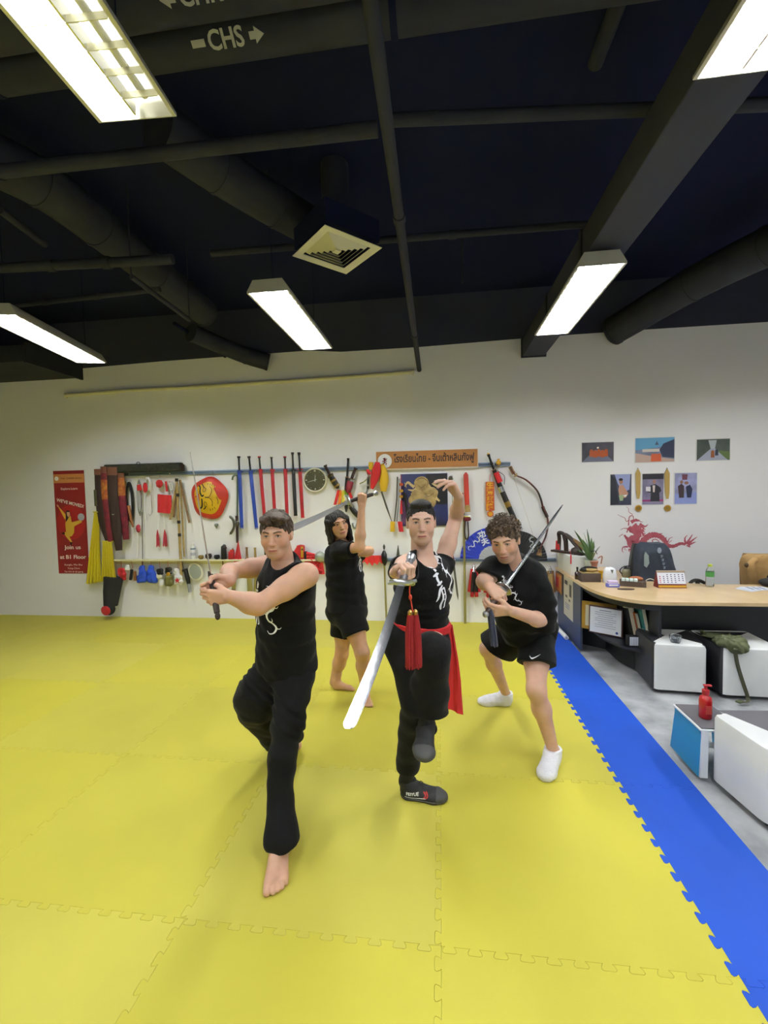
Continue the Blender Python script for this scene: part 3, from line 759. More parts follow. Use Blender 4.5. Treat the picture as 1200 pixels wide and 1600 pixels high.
def cap_hair(c, R, wide, th, cutz, back, side_z, noise, temple=.04, grow=1.0, front=.012, extra=()):
    """close hair following the skull; front hairline at height cutz, side hair down to side_z, nape down to back"""
    R = np.array(R); L = lambda x, y, z: V(c)+R@V(x*wide, y, z); h = G()
    h.u(EL(L(0, -.018, .035), ((.074+th*.6)*wide, .094+th*.55, .085+th), R), .01); h.u(EL(L(0, -.014, .008), ((.0765+th*.3)*wide, .086+th*.3, .075+th*.3), R), .015)
    for e in extra: h.u(*e)
    # keep above the hairline: cut the face, the cheeks and the nape away
    h.s(EL(L(0, .122, cutz-.107), (.098*wide, .085, .100), R), .008)
    for s_ in (-1, 1): h.s(EL(L(s_*.092, .075, cutz-.105), (.05*wide, .05, .08), R), .008); h.s(EL(L(s_*.09, .006, side_z-.068), (.036*wide, .058, .055), R), .006)
    h.i(HS(L(0, -.05, back), R@V(0, .25, -1)), .01)
    if noise: h.noise(noise)
    return h, L
def hair_noise(R, c, amp, fx, fz, seed):
    """strand-like relief: fine across, long along the comb direction"""
    R = np.array(R); r = np.random.RandomState(seed); A = [(r.normal(size=3)*np.array([fx, fx*.3, fz]), r.uniform(0, 6.28)) for _ in range(9)]
    def fn(P):
        q = (P-V(c))@R; o = 0
        for k, f_ in A: o = o+np.sin(q@k+f_)
        return (amp*o/3).astype(np.float32)
    return fn
M_white = mat('white_shirt_print', 'f2f3f8', .7)
FLOWER = None
def dragon_print(k=1.0):
    """brush dragon: a coiling body with claws and mane"""
    b = [(.045, .12, .006), (.02, .13, .014), (.0, .115, .016), (-.012, .09, .014), (.0, .068, .016), (.025, .06, .018), (.04, .04, .016), (.03, .015, .015), (.01, .0, .015), (.0, -.025, .014), (.012, -.05, .012), (.035, -.06, .010), (.05, -.085, .009), (.042, -.115, .008), (.018, -.125, .006), (.005, -.11, .003)]
    L = [[(x*k, y*k, w*k) for x, y, w in b]]
    for (x, y, a) in ((.045, .12, .6), (.02, .14, 1.4), (.0, .125, 2.2), (-.015, .09, 3), (.0, .06, 3.6), (.035, .06, .2), (.045, .03, .1), (.02, .005, 3.4), (-.004, -.02, 3.1), (.03, -.055, 1.0), (.052, -.09, .0), (.04, .135, 1.2), (-.008, .11, 2.8), (.028, .045, -.8)):
        L.append([(x*k, y*k, .006*k), ((x+.013*cos(a))*k, (y+.013*sin(a))*k, .004*k), ((x+.024*cos(a+.5))*k, (y+.024*sin(a+.5))*k, .001)])
    return strokes_mesh(L, .006*k)
def char_print(k=1.0):
    """large brushed dragon character"""
    S = [[(-.03, .125, .004), (-.018, .112, .018), (-.012, .095, .012)], [(-.04, .075, .006), (-.02, .08, .014), (.0, .085, .006)], [(-.012, .09, .008), (-.02, .06, .016), (-.014, .035, .012)], [(-.035, .035, .006), (-.015, .04, .014), (.005, .048, .006)],
         [(.0, .03, .006), (-.02, .01, .016), (-.042, -.03, .010), (-.05, -.045, .004)], [(-.01, .012, .008), (-.006, -.03, .014), (-.012, -.08, .016), (-.006, -.1, .008)], [(-.01, .008, .008), (.012, .012, .010), (.016, -.03, .010), (.018, -.085, .010), (.008, -.095, .004)],
         [(-.006, -.018, .005), (.012, -.016, .006)], [(-.006, -.045, .005), (.014, -.043, .006)]]
    return strokes_mesh([[(x*k, y*k, w*k) for x, y, w in L] for L in S], .01)
# ---- blades
M_steel = mat('polished_steel', 'e2e4e8', .22, metal=1, bump=.05, bscale=30)
M_steel2 = mat('brushed_steel', 'b9bcc0', .3, metal=1)
M_grip = mat('dark_grip_wrap', '2c211d', .7, bump=.5, bscale=120)
M_brass = mat('worn_brass', 'a8874a', .35, metal=.9)
M_red = mat('red_silk', 'c3141d', .55, sheen=.3, bump=.3, bscale=40)
def straight_sword(label, pom, gd, tip, wide, w, m_grip=None, gname='sword', guard=.045, gm=False):
    """double-edged sword: blade from gd to tip, flat across the vector wide"""
    pom, gd, tip = Vector(pom), Vector(gd), Vector(tip); ax = (tip-gd).normalized(); wv = Vector(wide); wv = (wv-ax*wv.dot(ax)).normalized(); nv = ax.cross(wv)
    t = thing(gname, pom, label, 'sword'); mb = MB(); rows = []
    for k in (0, .5, .85, .97, 1):
        p = gd.lerp(tip, k); ww = w*(1-.25*k)*(1 if k < .96 else (.6 if k < 1 else .04)); th = .0035*(1-.5*k)
        rows.append([p+wv*ww/2, p+nv*th/2+wv*ww*.08, p+nv*th/2-wv*ww*.08, p-wv*ww/2, p-nv*th/2-wv*ww*.08, p-nv*th/2+wv*ww*.08])
    vs = [q for r_ in rows for q in r_]; fs = [(i*6+j, i*6+(j+1) % 6, i*6+6+(j+1) % 6, i*6+6+j) for i in range(len(rows)-1) for j in range(6)]+[tuple(range(6))[::-1], tuple(range(len(vs)-6, len(vs)))]
    mb.add(vs, fs); mb.build('blade', M_steel, t, 20)
    MB().tube([pom.lerp(gd, .08), pom.lerp(gd, .5), pom.lerp(gd, .93)], [.013, .016, .013], 12).build('grip', m_grip or M_grip, t)
    mb = MB(); mb.tube([gd-wv*guard+ax*.018, gd-wv*guard*.6, gd-ax*.012, gd+wv*guard*.6, gd+wv*guard+ax*.018], [.004, .009, .014, .009, .004], 10); mb.build('guard', M_grip if gm else M_brass if m_grip is None else M_steel2, t)
    MB().ell(pom, (.012, .012, .018) if gm else (.017, .017, .017)).build('pommel', M_grip if gm else M_brass if m_grip is None else M_steel2, t); return t
def sabre(label, pom, gd, tip, edge, w0, w1, curve=.05, m_grip=None, name='sabre', m_bl=None, clip=.12, tipc=False):
    """broad single-edged blade growing from w0 to w1, belly towards the vector edge"""
    pom, gd, tip = Vector(pom), Vector(gd), Vector(tip); ax = (tip-gd).normalized(); L = (tip-gd).length; wv = Vector(edge); wv = (wv-ax*wv.dot(ax)).normalized(); nv = ax.cross(wv)
    t = thing(name, pom, label, 'sword'); n = 22; vs = []
    for i in range(n+1):
        k = (i/14*(1-clip)) if i <= 14 else 1-clip+clip*(i-14)/8; c = gd+ax*L*k+wv*curve*sin(pi*k*.9)*(1)-wv*curve*.25*k; w = w0+(w1-w0)*min(1, k*1.15)
        hb = w*.5; hf = w*.5
        if k > 1-clip: q = (k-(1-clip))/clip; hf = w*.5*(1-q*q) if tipc else w*.5*sqrt(max(.01, 1-q*q)); hb = w*.5*(1-1.9*q) if tipc else w*.5*sqrt(max(.01, 1-q*q*.8)); hb = max(hb, -hf+.001)
        th = .0016
        vs += [c-wv*hb+nv*th, c+wv*hf*.4+nv*th*.9, c+wv*hf, c+wv*hf*.4-nv*th*.9, c-wv*hb-nv*th]
    fs = [(i*5+j, i*5+(j+1) % 5, i*5+5+(j+1) % 5, i*5+5+j) for i in range(n) for j in range(5)]+[(4, 3, 2, 1, 0), tuple(n*5+j for j in range(5))]
    MB().add(vs, fs).build('blade', m_bl or M_steel, t, 25)
    MB().tube([pom.lerp(gd, .1), pom.lerp(gd, .5), pom.lerp(gd, .95)], [.014, .0165, .015], 12).build('grip', m_grip or M_grip, t)
    mb = MB(); mb.tube([gd-wv*.055-nv*.0+ax*.01, gd-wv*.03, gd, gd+wv*.03, gd+wv*.055-ax*.015], [.005, .011, .016, .011, .006], 10)
    mb.tube(arc(gd+wv*.038, wv, nv, .012, 0, 2*pi, 10), .0035, 6); mb.tube(arc(gd-wv*.038, wv, nv, .012, 0, 2*pi, 10), .0035, 6)
    mb.build('guard', M_steel2, t); MB().lathe([(.006, -.02), (.018, -.014), (.02, 0), (.013, .016)], pom, ax, 12).build('pommel', M_steel2, t); return t

# ================================================================ centre man: one leg raised, sabre pushed at the camera
def centre_man():
    root = thing('person', PZ(655, 1245), 'man in black sleeveless dragon shirt and red sash, one knee raised, sabre pointed forward', 'person')
    hc = Q(658, 817, 2.29); hs = .93; R = face_dir(hc, .04, -.05, -.02)
    H, L = head(None, hc, R, wide=.98); H = Scaled(H, hc, hs)
    shR, shL = Q(629, 893, 2.17), Q(690, 884, 2.44); che = (shR+shL)/2+V(0, .0, -.115); pel = Q(656, 985, 2.35); hipR, hipL = Q(637, 1000, 2.29), Q(675, 1000, 2.41)
    fw = V(.75, -.6, 0); T, B = torso(pel, che, shR, shL, hipR, hipL, fw, .93)
    knR, anR = Q(652, 1095, 2.13), Q(634, 1225, 2.33)+V(0, 0, .02); knL, anL = Q(674, 1018, 2.02), Q(664, 1138, 2.10)
    tip = Q(543, 1139, 1.20); gd = Q(628, 910, 1.66); sd = nrm(tip-gd); pom = gd-sd*.135
    dR, nR = nrm(V(.62, -.78, -.05)), nrm(V(.02, -.2, 1)); gc = gd-sd*.062; wrR = gc-dR*.074-nR*.022; elR = Q(640, 880, 1.95)+V(-.01, 0, .0)
    wrL, elL = Q(717, 776, 2.40), Q(713, 805, 2.60)
    g = G(); g.u(T, .01); g.u(RC(che+V(0, 0, .10), hc+R@V(0, -.034, -.045), .064, .054), .03); g.u(H, .007)
    g.u(arm(shR, elR, wrR, .95), .03); g.u(arm(shL, elL, wrL, .92), .03)
    hR = hand(wrR, dR, nR, 'R', [(70, 85, 55)]*4, 'grip', .98); g.u(hR, .012)
    dL = V(-.45, -.25, .85); hL = hand(wrL, dL, V(-.85, -.3, -.4), 'L', [(45, 15, 10), (50, 18, 10), (58, 25, 12), (64, 30, 15)], 'side', .98); g.u(hL, .012)
    g.u(leg(hipR, knR, anR, .93), .03); g.u(leg(hipL, knL, anL, .93), .03)
    def paint(vs, col):
        face_paint(vs, col, hc, R, .98, hs, '1a1310', 'a8665c', eye=(.02, .012, .009), blush=.18, beard=.1)
        return col
    body(root, g, [(hc, .16, .0023), (wrR+dR*.06, .13, .0026), (wrL+nrm(dL)*.06, .13, .0026)], 'd9b09a', paint)
    hr, LL = cap_hair(hc, R, .98, .011, .094, -.05, .03, hair_noise(R, hc, .0016, 420, 160, 3))
    hr.u(EL(LL(0, .03, .105), (.058, .055, .026), R), .02)
    hr = Scaled(hr, hc, hs); mk_hair(root, hr, hairmat('black_hair', '14110f', '0c0a09'))
    # shirt, sash, trousers
    s = G(); T2, _ = torso(pel, che, shR, shL, hipR, hipL, fw, .95, waist=1.05); s.u(T2, .01); s.u(RC(che+V(0, 0, .08), che+V(0, 0, .15), .09, .074), .03); s.u(RC(che, pel, .115, .12), .06)
    s.u(RC(shL, shL*.75+elL*.25, .058), .02); s.u(RC(shR, shR*.8+elR*.2, .062), .02); s.off(.012); s.noise(folds(.0025, pel, che, 4, 5, 14)); s.noise(wrinkle(.003, 36, 2))
    s.s(EL(che+B@V(0, .03, .205), (.074, .078, .066), B), .006)
    for a, b in ((shR, elR), (shL, elL)): u = nrm(b-a); s.i(HS(a+u*.045, u), .006) if a is shL else s.s(RC(a+u*.045, b, .062), .006)
    s.i(HS(pel+V(0, 0, .035), V(0, 0, -1)), .004)
    sh = cloth(root, 'shirt', s, M_bcloth)
    bv = bvh_of(sh); fwd = Vector(B[:, 1]); ux = Vector(B[:, 0]) 
    up_ = Vector(B[:, 2]); 
    pc = Vector(che)+ux*.03+up_*.06+fwd*.1
    xr = up_.cross(-fwd).normalized()
    xr = fwd.cross(up_).normalized(); xr = up_.cross(fwd).normalized() 
    decal('dragon_print', dragon_print(.9), pc+xr*.022, xr, up_, bv, M_white, sh); decal('character_print', char_print(.98), pc-xr*.045-up_*.012, xr, up_, bv, M_white, sh)
    # trousers
    p = G(); p.u(EL(pel-V(0, 0, .045), (.155, .128, .085)), .03); p.u(EL(pel+V(0, 0, -.005), (.150, .132, .05)), .03); p.u(RC(hipR-V(0,0,.02), hipR*.5+knR*.5, .112, .096), .05); p.u(RC(hipR*.5+knR*.5, knR, .098, .082), .03)
    p.u(EL(Q(632, 1003, 2.28), (.10, .10, .12)), .05)
    lg = G(); lg.u(RC(knR, anR+V(.008, -.01, .06), .078, .062), .03); lg.i(HS(anR+V(0, 0, .075), V(0, 0, -1)), .003); p.u(lg, .03)
    ll = G(); ll.u(RC(hipL-V(0,0,.03), knL+V(.0, .03, -.02), .105, .084), .05); ll.u(RC(knL+V(0, .03, -.01), Q(674, 1118, 2.10), .086, .080), .03); ll.u(RC(Q(655, 1065, 2.08), Q(668, 1112, 2.08), .03, .05), .04)
    ll.i(HS(Q(676, 1113, 2.10), V(.05, -.02, -1)), .003); p.u(ll, .02); p.noise(wrinkle(.004, 32, 4)); cloth(root, 'trousers', p, M_bcloth2)
    # sash round the waist with a hanging end
    M_sash = mat('red_sash', 'c01c22', .7, bump=.4, bscale=30)
    sg = G(); sg.u(torso(pel, che, shR, shL, hipR, hipL, fw, .95, waist=1.05)[0], .01); sg.u(RC(che, pel, .115, .12), .06); sg.u(EL(pel+V(0, 0, .03), (.150, .135, .16)), .03); sg.off(.012); sg.i(HS(pel+V(0, 0, .062), V(.12, 0, 1)), .006); sg.i(HS(pel+V(0, 0, .018), V(-.12, 0, -1)), .006)
    sa = cloth(root, 'sash', sg, M_sash, .005)
    k = Q(697, 978, 2.36); mb = MB(); rows = []
    E0 = [(696, 972, 2.36, 707, 976, 2.38), (697, 1000, 2.35, 711, 1000, 2.38), (697, 1030, 2.36, 716, 1030, 2.39), (696, 1060, 2.36, 720, 1062, 2.40), (695, 1088, 2.37, 722, 1092, 2.41), (695, 1105, 2.37, 724, 1118, 2.41)]
    for i, (a, b, c, d_, e, f_) in enumerate(E0):
        p0, p1 = Vector(Q(a, b, c)), Vector(Q(d_, e, f_)); rows.append([p0.lerp(p1, j/6)+Vector((0, .008*sin(j*1.9+i*.6), 0)) for j in range(7)])
    mb.sheet(rows, .0025, (0, 1, 0)); mb.build('sash_end', M_sash, root)
    MB().ell(k, (.03, .025, .03), jit=.05).build('sash_knot', M_sash, root)
    # shoes
    M_shoe = mat('black_canvas_shoe', '17181a', .7, bump=.4, bscale=150); M_sole = mat('dark_rubber_sole', '383837', .6); M_sock = mat('black_sock', '101114', .9, bump=.4, bscale=90)
    def shoe(heel, fd, ank, up, side, lab):
        f_ = foot(heel, fd, ank, bare=False, up=up, sc_=1.03, side=side); f_.off(.004)
        so = skin_obj('shoe', [skin_patch(f_, .0035)], M_shoe, root); fd = nrm(fd); up = nrm(V(up)-fd*(V(up)@fd)); sdv = np.cross(up, fd)
        # sole and toe cap
        s2 = foot(heel, fd, ank, bare=False, up=up, sc_=1.03, side=side); s2.off(.0085); s2.i(HS(V(heel)+up*.016, up), .003); skin_obj('sole', [skin_patch(s2, .0035)], M_sole, so)
        s3 = foot(heel, fd, ank, bare=False, up=up, sc_=1.03, side=side); s3.off(.0065); s3.i(HS(V(heel)+fd*.185, -fd), .003); skin_obj('toe_cap', [skin_patch(s3, .0035)], M_sole, so)
        return so, fd, up, sdv
    hl = V(*PZ(628, 1245)); fdv = V(*PZ(688, 1252))-hl
    s1, fd, up, sdv = shoe(hl+V(0, .01, 0), fdv, anR, V(0, 0, 1), 1, '')
    b2 = bvh_of(s1); nearside = Vector((0, -1, .12)); x1 = Vector(fd)
    M_mark = mat('white_shoe_lettering', 'e8e8e8', .6); M_rm = mat('red_shoe_mark', 'b02020', .6)
    pc = Vector(hl)+Vector(fd)*.058+Vector((0, -.05, .043))
    decal('lettering', flat_mesh('FEIYUE', .022, .0006), pc, x1, Vector((0, 0, 1)), b2, M_mark, s1, cut=.008)
    ch = strokes_mesh([[(-.012, .012), (.0, .0), (-.012, -.012)], [(.0, .012), (.012, .0), (.0, -.012)]], .006); decal('chevrons', ch, pc+x1*.07-Vector((0, 0, .004)), x1, Vector((0, 0, 1)), b2, M_rm, s1)
    decal('stripe', strokes_mesh([[(-.05, 0), (0, -.003), (.06, .0)]], .003), pc-Vector((0, 0, .016))+x1*.01, x1, Vector((0, 0, 1)), b2, M_mark, s1)
    mb = MB()
    for i in range(5):
        c = Vector(hl)+Vector(fd)*(.10+.018*i)+Vector((0, 0, .083-.011*i)); mb.tube([c+Vector(sdv)*.018, c+Vector((0, 0, .006)), c-Vector(sdv)*.018], .002, 6)
    c = Vector(hl)+Vector(fd)*.105+Vector((0, 0, .088)); mb.tube(arc(c, fd, (0, 0, 1), .012, 0, 5, 10), .0018, 6); mb.tube([c, c+Vector(fd)*.03+Vector((0, -.01, -.004))], .0018, 6); mb.build('laces', M_shoe, s1)
    # raised foot: toe down
    toe = Q(660, 1186, 1.94); fd2 = nrm(toe-anL); up2 = nrm(V(.05, -.75, .35)); heel2 = anL+V(.0, .055, -.03); sh2, fda, upa, sda = shoe(heel2, toe-heel2, anL, up2, 1, '')
    for (a, b, q0, q1) in ((anR, knR, .02, .17), (anL, knL, .02, .12)):
        u = nrm(b-a); k_ = G(); k_.u(RC(a-u*.01, a+u*q1, .037, .040), .01); k_.u(RC(a, a+V(fd)*.03, .036, .03), .01); k_.i(HS(a+u*(q1-.03), u), .002); skin_obj('sock', [skin_patch(k_, .004)], M_sock, root)
    # bracelet
    ud = nrm(wrR-elR); x_, y_, _ = frame_from(ud); MB().tube(arc(wrR+ud*-.02, x_, y_, .031, 0, 2*pi, 24)[:-1], .003, 8, closed=True).build('bracelet', M_sole, root)
    # the sabre and its tassel
    sb = sabre('broad polished sabre thrust at the camera by the man in the red sash', pom, gd, tip, np.cross(nrm(V(-.14, -.545, .825)), sd), .030, .041, .012, mat('steel_grip', '6f6f73', .45, metal=.7), clip=.035)
    M_tas = mat('crimson_tassel', '8c0616', .6); M_cord = mat('red_cord', 'c8402c', .6)
    a = Vector(pom); b = Vector(Q(640, 925, 1.80)); c = Vector(Q(645, 957, 1.80))
    tt = thing('sword_tassel', a, 'crimson double tassel hanging from the sabre of the man in the red sash', 'tassel')
    MB().tube(cubic([a, a.lerp(b, .5)+Vector((0, 0, -.02)), b, lerp(b, c, .5), c]), .0028, 8).build('cord', M_cord, tt)
    MB().ell(lerp(b, c, .25)+Vector((0, -.003, 0)), (.007, .006, .012)).build('knot', M_cord, tt)
    for s_ in (-1, 1):
        q = c+Vector((s_*.010, s_*.004, 0)); MB().lathe([(.004, .012), (.011, .004), (.011, -.008), (.006, -.014)], q, n=12).build('cap', M_brass, tt)
        mb = MB()
        for i in range(110):
            a1 = RNG.uniform(0, 2*pi); r0 = sqrt(RNG.random()); ln = RNG.uniform(.205, .235); w1 = Vector((cos(a1)*r0*.010, sin(a1)*r0*.010, -.01)); w2 = Vector((cos(a1)*r0*.018+.003*s_, sin(a1)*r0*.018, -.08)); w3 = Vector((cos(a1)*r0*.020+.004*s_, sin(a1)*r0*.020, -ln))
            mb.tube([q+w1, q+w2, q+lerp(w2, w3, .5)+Vector((RNG.uniform(-.002, .002), 0, 0)), q+w3], .0034, 5)
        mb.build('threads', M_tas, tt)
centre_man()

def smooth_arm_cut(s, sh, el, k, r): u = nrm(V(el)-V(sh)); s.s(RC(V(sh)+u*k, V(el), r), .006)
# ================================================================ left man: long lunge, two hands on a thin upright sword
def left_man():
    root = thing('person', PZ(437, 1365), 'barefoot man in sleeveless black shirt lunging with a thin upright sword', 'person')
    hc = Q(432, 836, 2.17); hs = .97; R = face_dir(hc, -.26, -.12, -.02); H, L = head(None, hc, R, wide=.99); H = Scaled(H, hc, hs)
    shL, shR = Q(478, 899, 2.13), Q(416, 884, 2.36); che = (shR+shL)/2+V(0, .01, -.12); pel = Q(447, 1030, 2.32); hipL, hipR = Q(461, 1052, 2.26), Q(430, 1052, 2.36)
    fw = V(-.80, -.60, 0); T, B = torso(pel, che, shR, shL, hipR, hipL, fw, .97)
    knL, anL = Q(441, 1188, 2.03), Q(436, 1348, 1.90)+V(.0, 0, .03); knR, anR = Q(398, 1092, 2.30), Q(447, 1160, 2.64)
    anL[2] = .085
    gc = Q(334, 926, 1.90); tip = Q(297, 706, 2.28); sdv = nrm(tip-Q(330, 908, 1.93)); gd = gc+sdv*.085; pom = gc-sdv*.115
    dL, nL = nrm(V(-.93, -.22, .02)), V(-.25, 1, .1); wrL = gc-dL*.074-nrm(nL)*.020-sdv*.015
    dR, nR = nrm(V(-.78, -.35, -.30)), V(.25, -.95, .1); wrR = gc-dR*.072-nrm(nR)*.042+sdv*.028
    elL, elR = Q(403, 946, 2.00), Q(358, 893, 2.17)
    g = G(); g.u(T, .01); g.u(RC(che+V(0, 0, .10), hc+R@V(0, -.034, -.045), .064, .055), .03); g.u(H, .007)
    g.u(arm(shL, elL, wrL, 1.16), .03); g.u(arm(shR, elR, wrR, 1.04), .03)
    hL = hand(wrL, dL, nL, 'L', [(30, 40, 35), (34, 44, 38), (40, 50, 40), (46, 55, 40)], 'grip', 1.0); hR = hand(wrR, dR, nR, 'R', [(40, 60, 40)]*4, 'grip', 1.0)
    g.u(hR, .004); g.u(hL, .003)
    g.u(leg(hipL, knL+V(0,.015,0), anL+V(0,.01,0), .72), .03); g.u(leg(hipR, knR, anR, .84), .03)
    hl = V(*PZ(436, 1345)); hl = V(anL[0]+.005, anL[1]+.02, 0); toe = V(*PZ(430, 1405)); fL = foot(hl, toe-hl, anL, side=-1, sc_=1.2); g.u(fL, .01)
    h2 = V(*PZ(470, 1172)); fR = foot(h2, V(*PZ(412, 1168))-h2, anR, side=1, sc_=1.0); g.u(fR, .01)
    def paint(vs, col): return face_paint(vs, col, hc, R, .99, hs, '3a261a', 'b06a5e', eye=(.035, .022, .014), blush=.3, beard=.22)
    body(root, g, [(hc, .16, .0023), (gc, .15, .0026), ((hl+toe)/2, .15, .003)], 'd6a88e', paint)
    hr, LL = cap_hair(hc, R, .99, .017, .082, -.045, .03, hair_noise(R, hc, .0028, 300, 70, 5))
    for i in range(26):
        a = RNG.uniform(-.06, .06); y0 = RNG.uniform(.0, .06); dx = RNG.uniform(.015, .04)
        hr.u(RC(LL(a, y0, .118-a*a*6), LL(a-dx*.6, y0+.045, .108-a*a*5), .011, .012), .008)
        if i < 12: hr.u(RC(LL(a*.9, .075, .100), LL(a*.9-dx*.7, .094, .076+RNG.uniform(-.008, .010)), .010, .004), .006)
    hr = Scaled(hr, hc, hs); mk_hair(root, hr, hairmat('brown_hair', '4a382c', '2f231b'))
    s = G(); T2, _ = torso(pel, che, shR, shL, hipR, hipL, fw, .99, waist=1.12); s.u(T2, .01); s.u(RC(che+V(0, 0, .09), che+V(0, 0, .15), .085, .070), .03); s.u(RC(che, pel-V(0, 0, .01), .125, .135), .06)
    s.u(RC(che+V(0, 0, .02), pel, .118, .140), .05); s.off(.011); s.noise(folds(.0025, pel, che, 4, 15, 14)); s.noise(wrinkle(.003, 38, 12)); s.s(EL(che+B@V(0, .04, .202), (.074, .078, .062), B), .006)
    for a, b in ((shL, elL), (shR, elR)): smooth_arm_cut(s, a, b, .012, .078)
    s.i(HS(pel-V(0, 0, .065), V(.1, 0, -1)), .004); sh = cloth(root, 'shirt', s, M_bcloth)
    bv = bvh_of(sh); fwd, ux, up_ = Vector(B[:, 1]), Vector(B[:, 0]), Vector(B[:, 2]); xr = up_.cross(fwd).normalized(); xr = xr
    xr = up_.cross(fwd); pc = Vector(che)+up_*-.05+fwd*.1
    decal('character_print', char_print(1.0), pc-xr*.035, xr, up_, bv, M_white, sh); decal('dragon_print', dragon_print(.95), pc+xr*.045, xr, up_, bv, M_white, sh)
    # wide trousers
    p = G(); p.u(EL(pel-V(0, 0, .06), (.155, .140, .10)), .04)
    p.u(RC(hipL-V(0, 0, .03), hipL*.45+knL*.55, .105, .080), .05); lg = G(); lg.u(RC(hipL*.45+knL*.55, knL, .080, .066), .02); lg.u(RC(knL, Q(437, 1250, 1.97), .066, .058), .03); lg.u(RC(Q(437, 1250, 1.97), Q(441, 1314, 1.865), .056, .082), .03); lg.i(HS(Q(440, 1312, 1.88), V(.12, 0, -1)), .003); p.u(lg, .04)
    p.u(RC(hipR-V(0, 0, .03), knR+V(.0, 0, .0), .13, .095), .06); p.u(EL(Q(405, 1085, 2.28), (.115, .12, .15)), .06)
    l2 = G(); l2.u(RC(knR, Q(445, 1155, 2.62), .095, .075), .04); l2.u(RC(Q(430, 1120, 2.4), Q(452, 1150, 2.62), .09, .085), .03); l2.i(HS(Q(445, 1160, 2.62), V(.1, 0, -1)), .003); l3 = G(); l3.u(RC(Q(392, 1105, 2.34), Q(432, 1160, 2.58), .085, .07), .02); l3.i(HS(Q(445, 1160, 2.62), V(.1, 0, -1)), .003); p.u(l2, .05); p.u(l3, .05)
    p.noise(folds(.003, hipL, anL, 5, 21, 12)); p.noise(folds(.004, hipR, knR, 4, 22, 12)); p.noise(wrinkle(.0035, 34, 23)); cloth(root, 'trousers', p, M_bcloth2)
    # sword
    straight_sword('thin flexible straight sword held upright by the barefoot man', pom, gd, tip, V(.25, -1, 0), .024, M_grip, guard=.022, gm=True)
left_man()
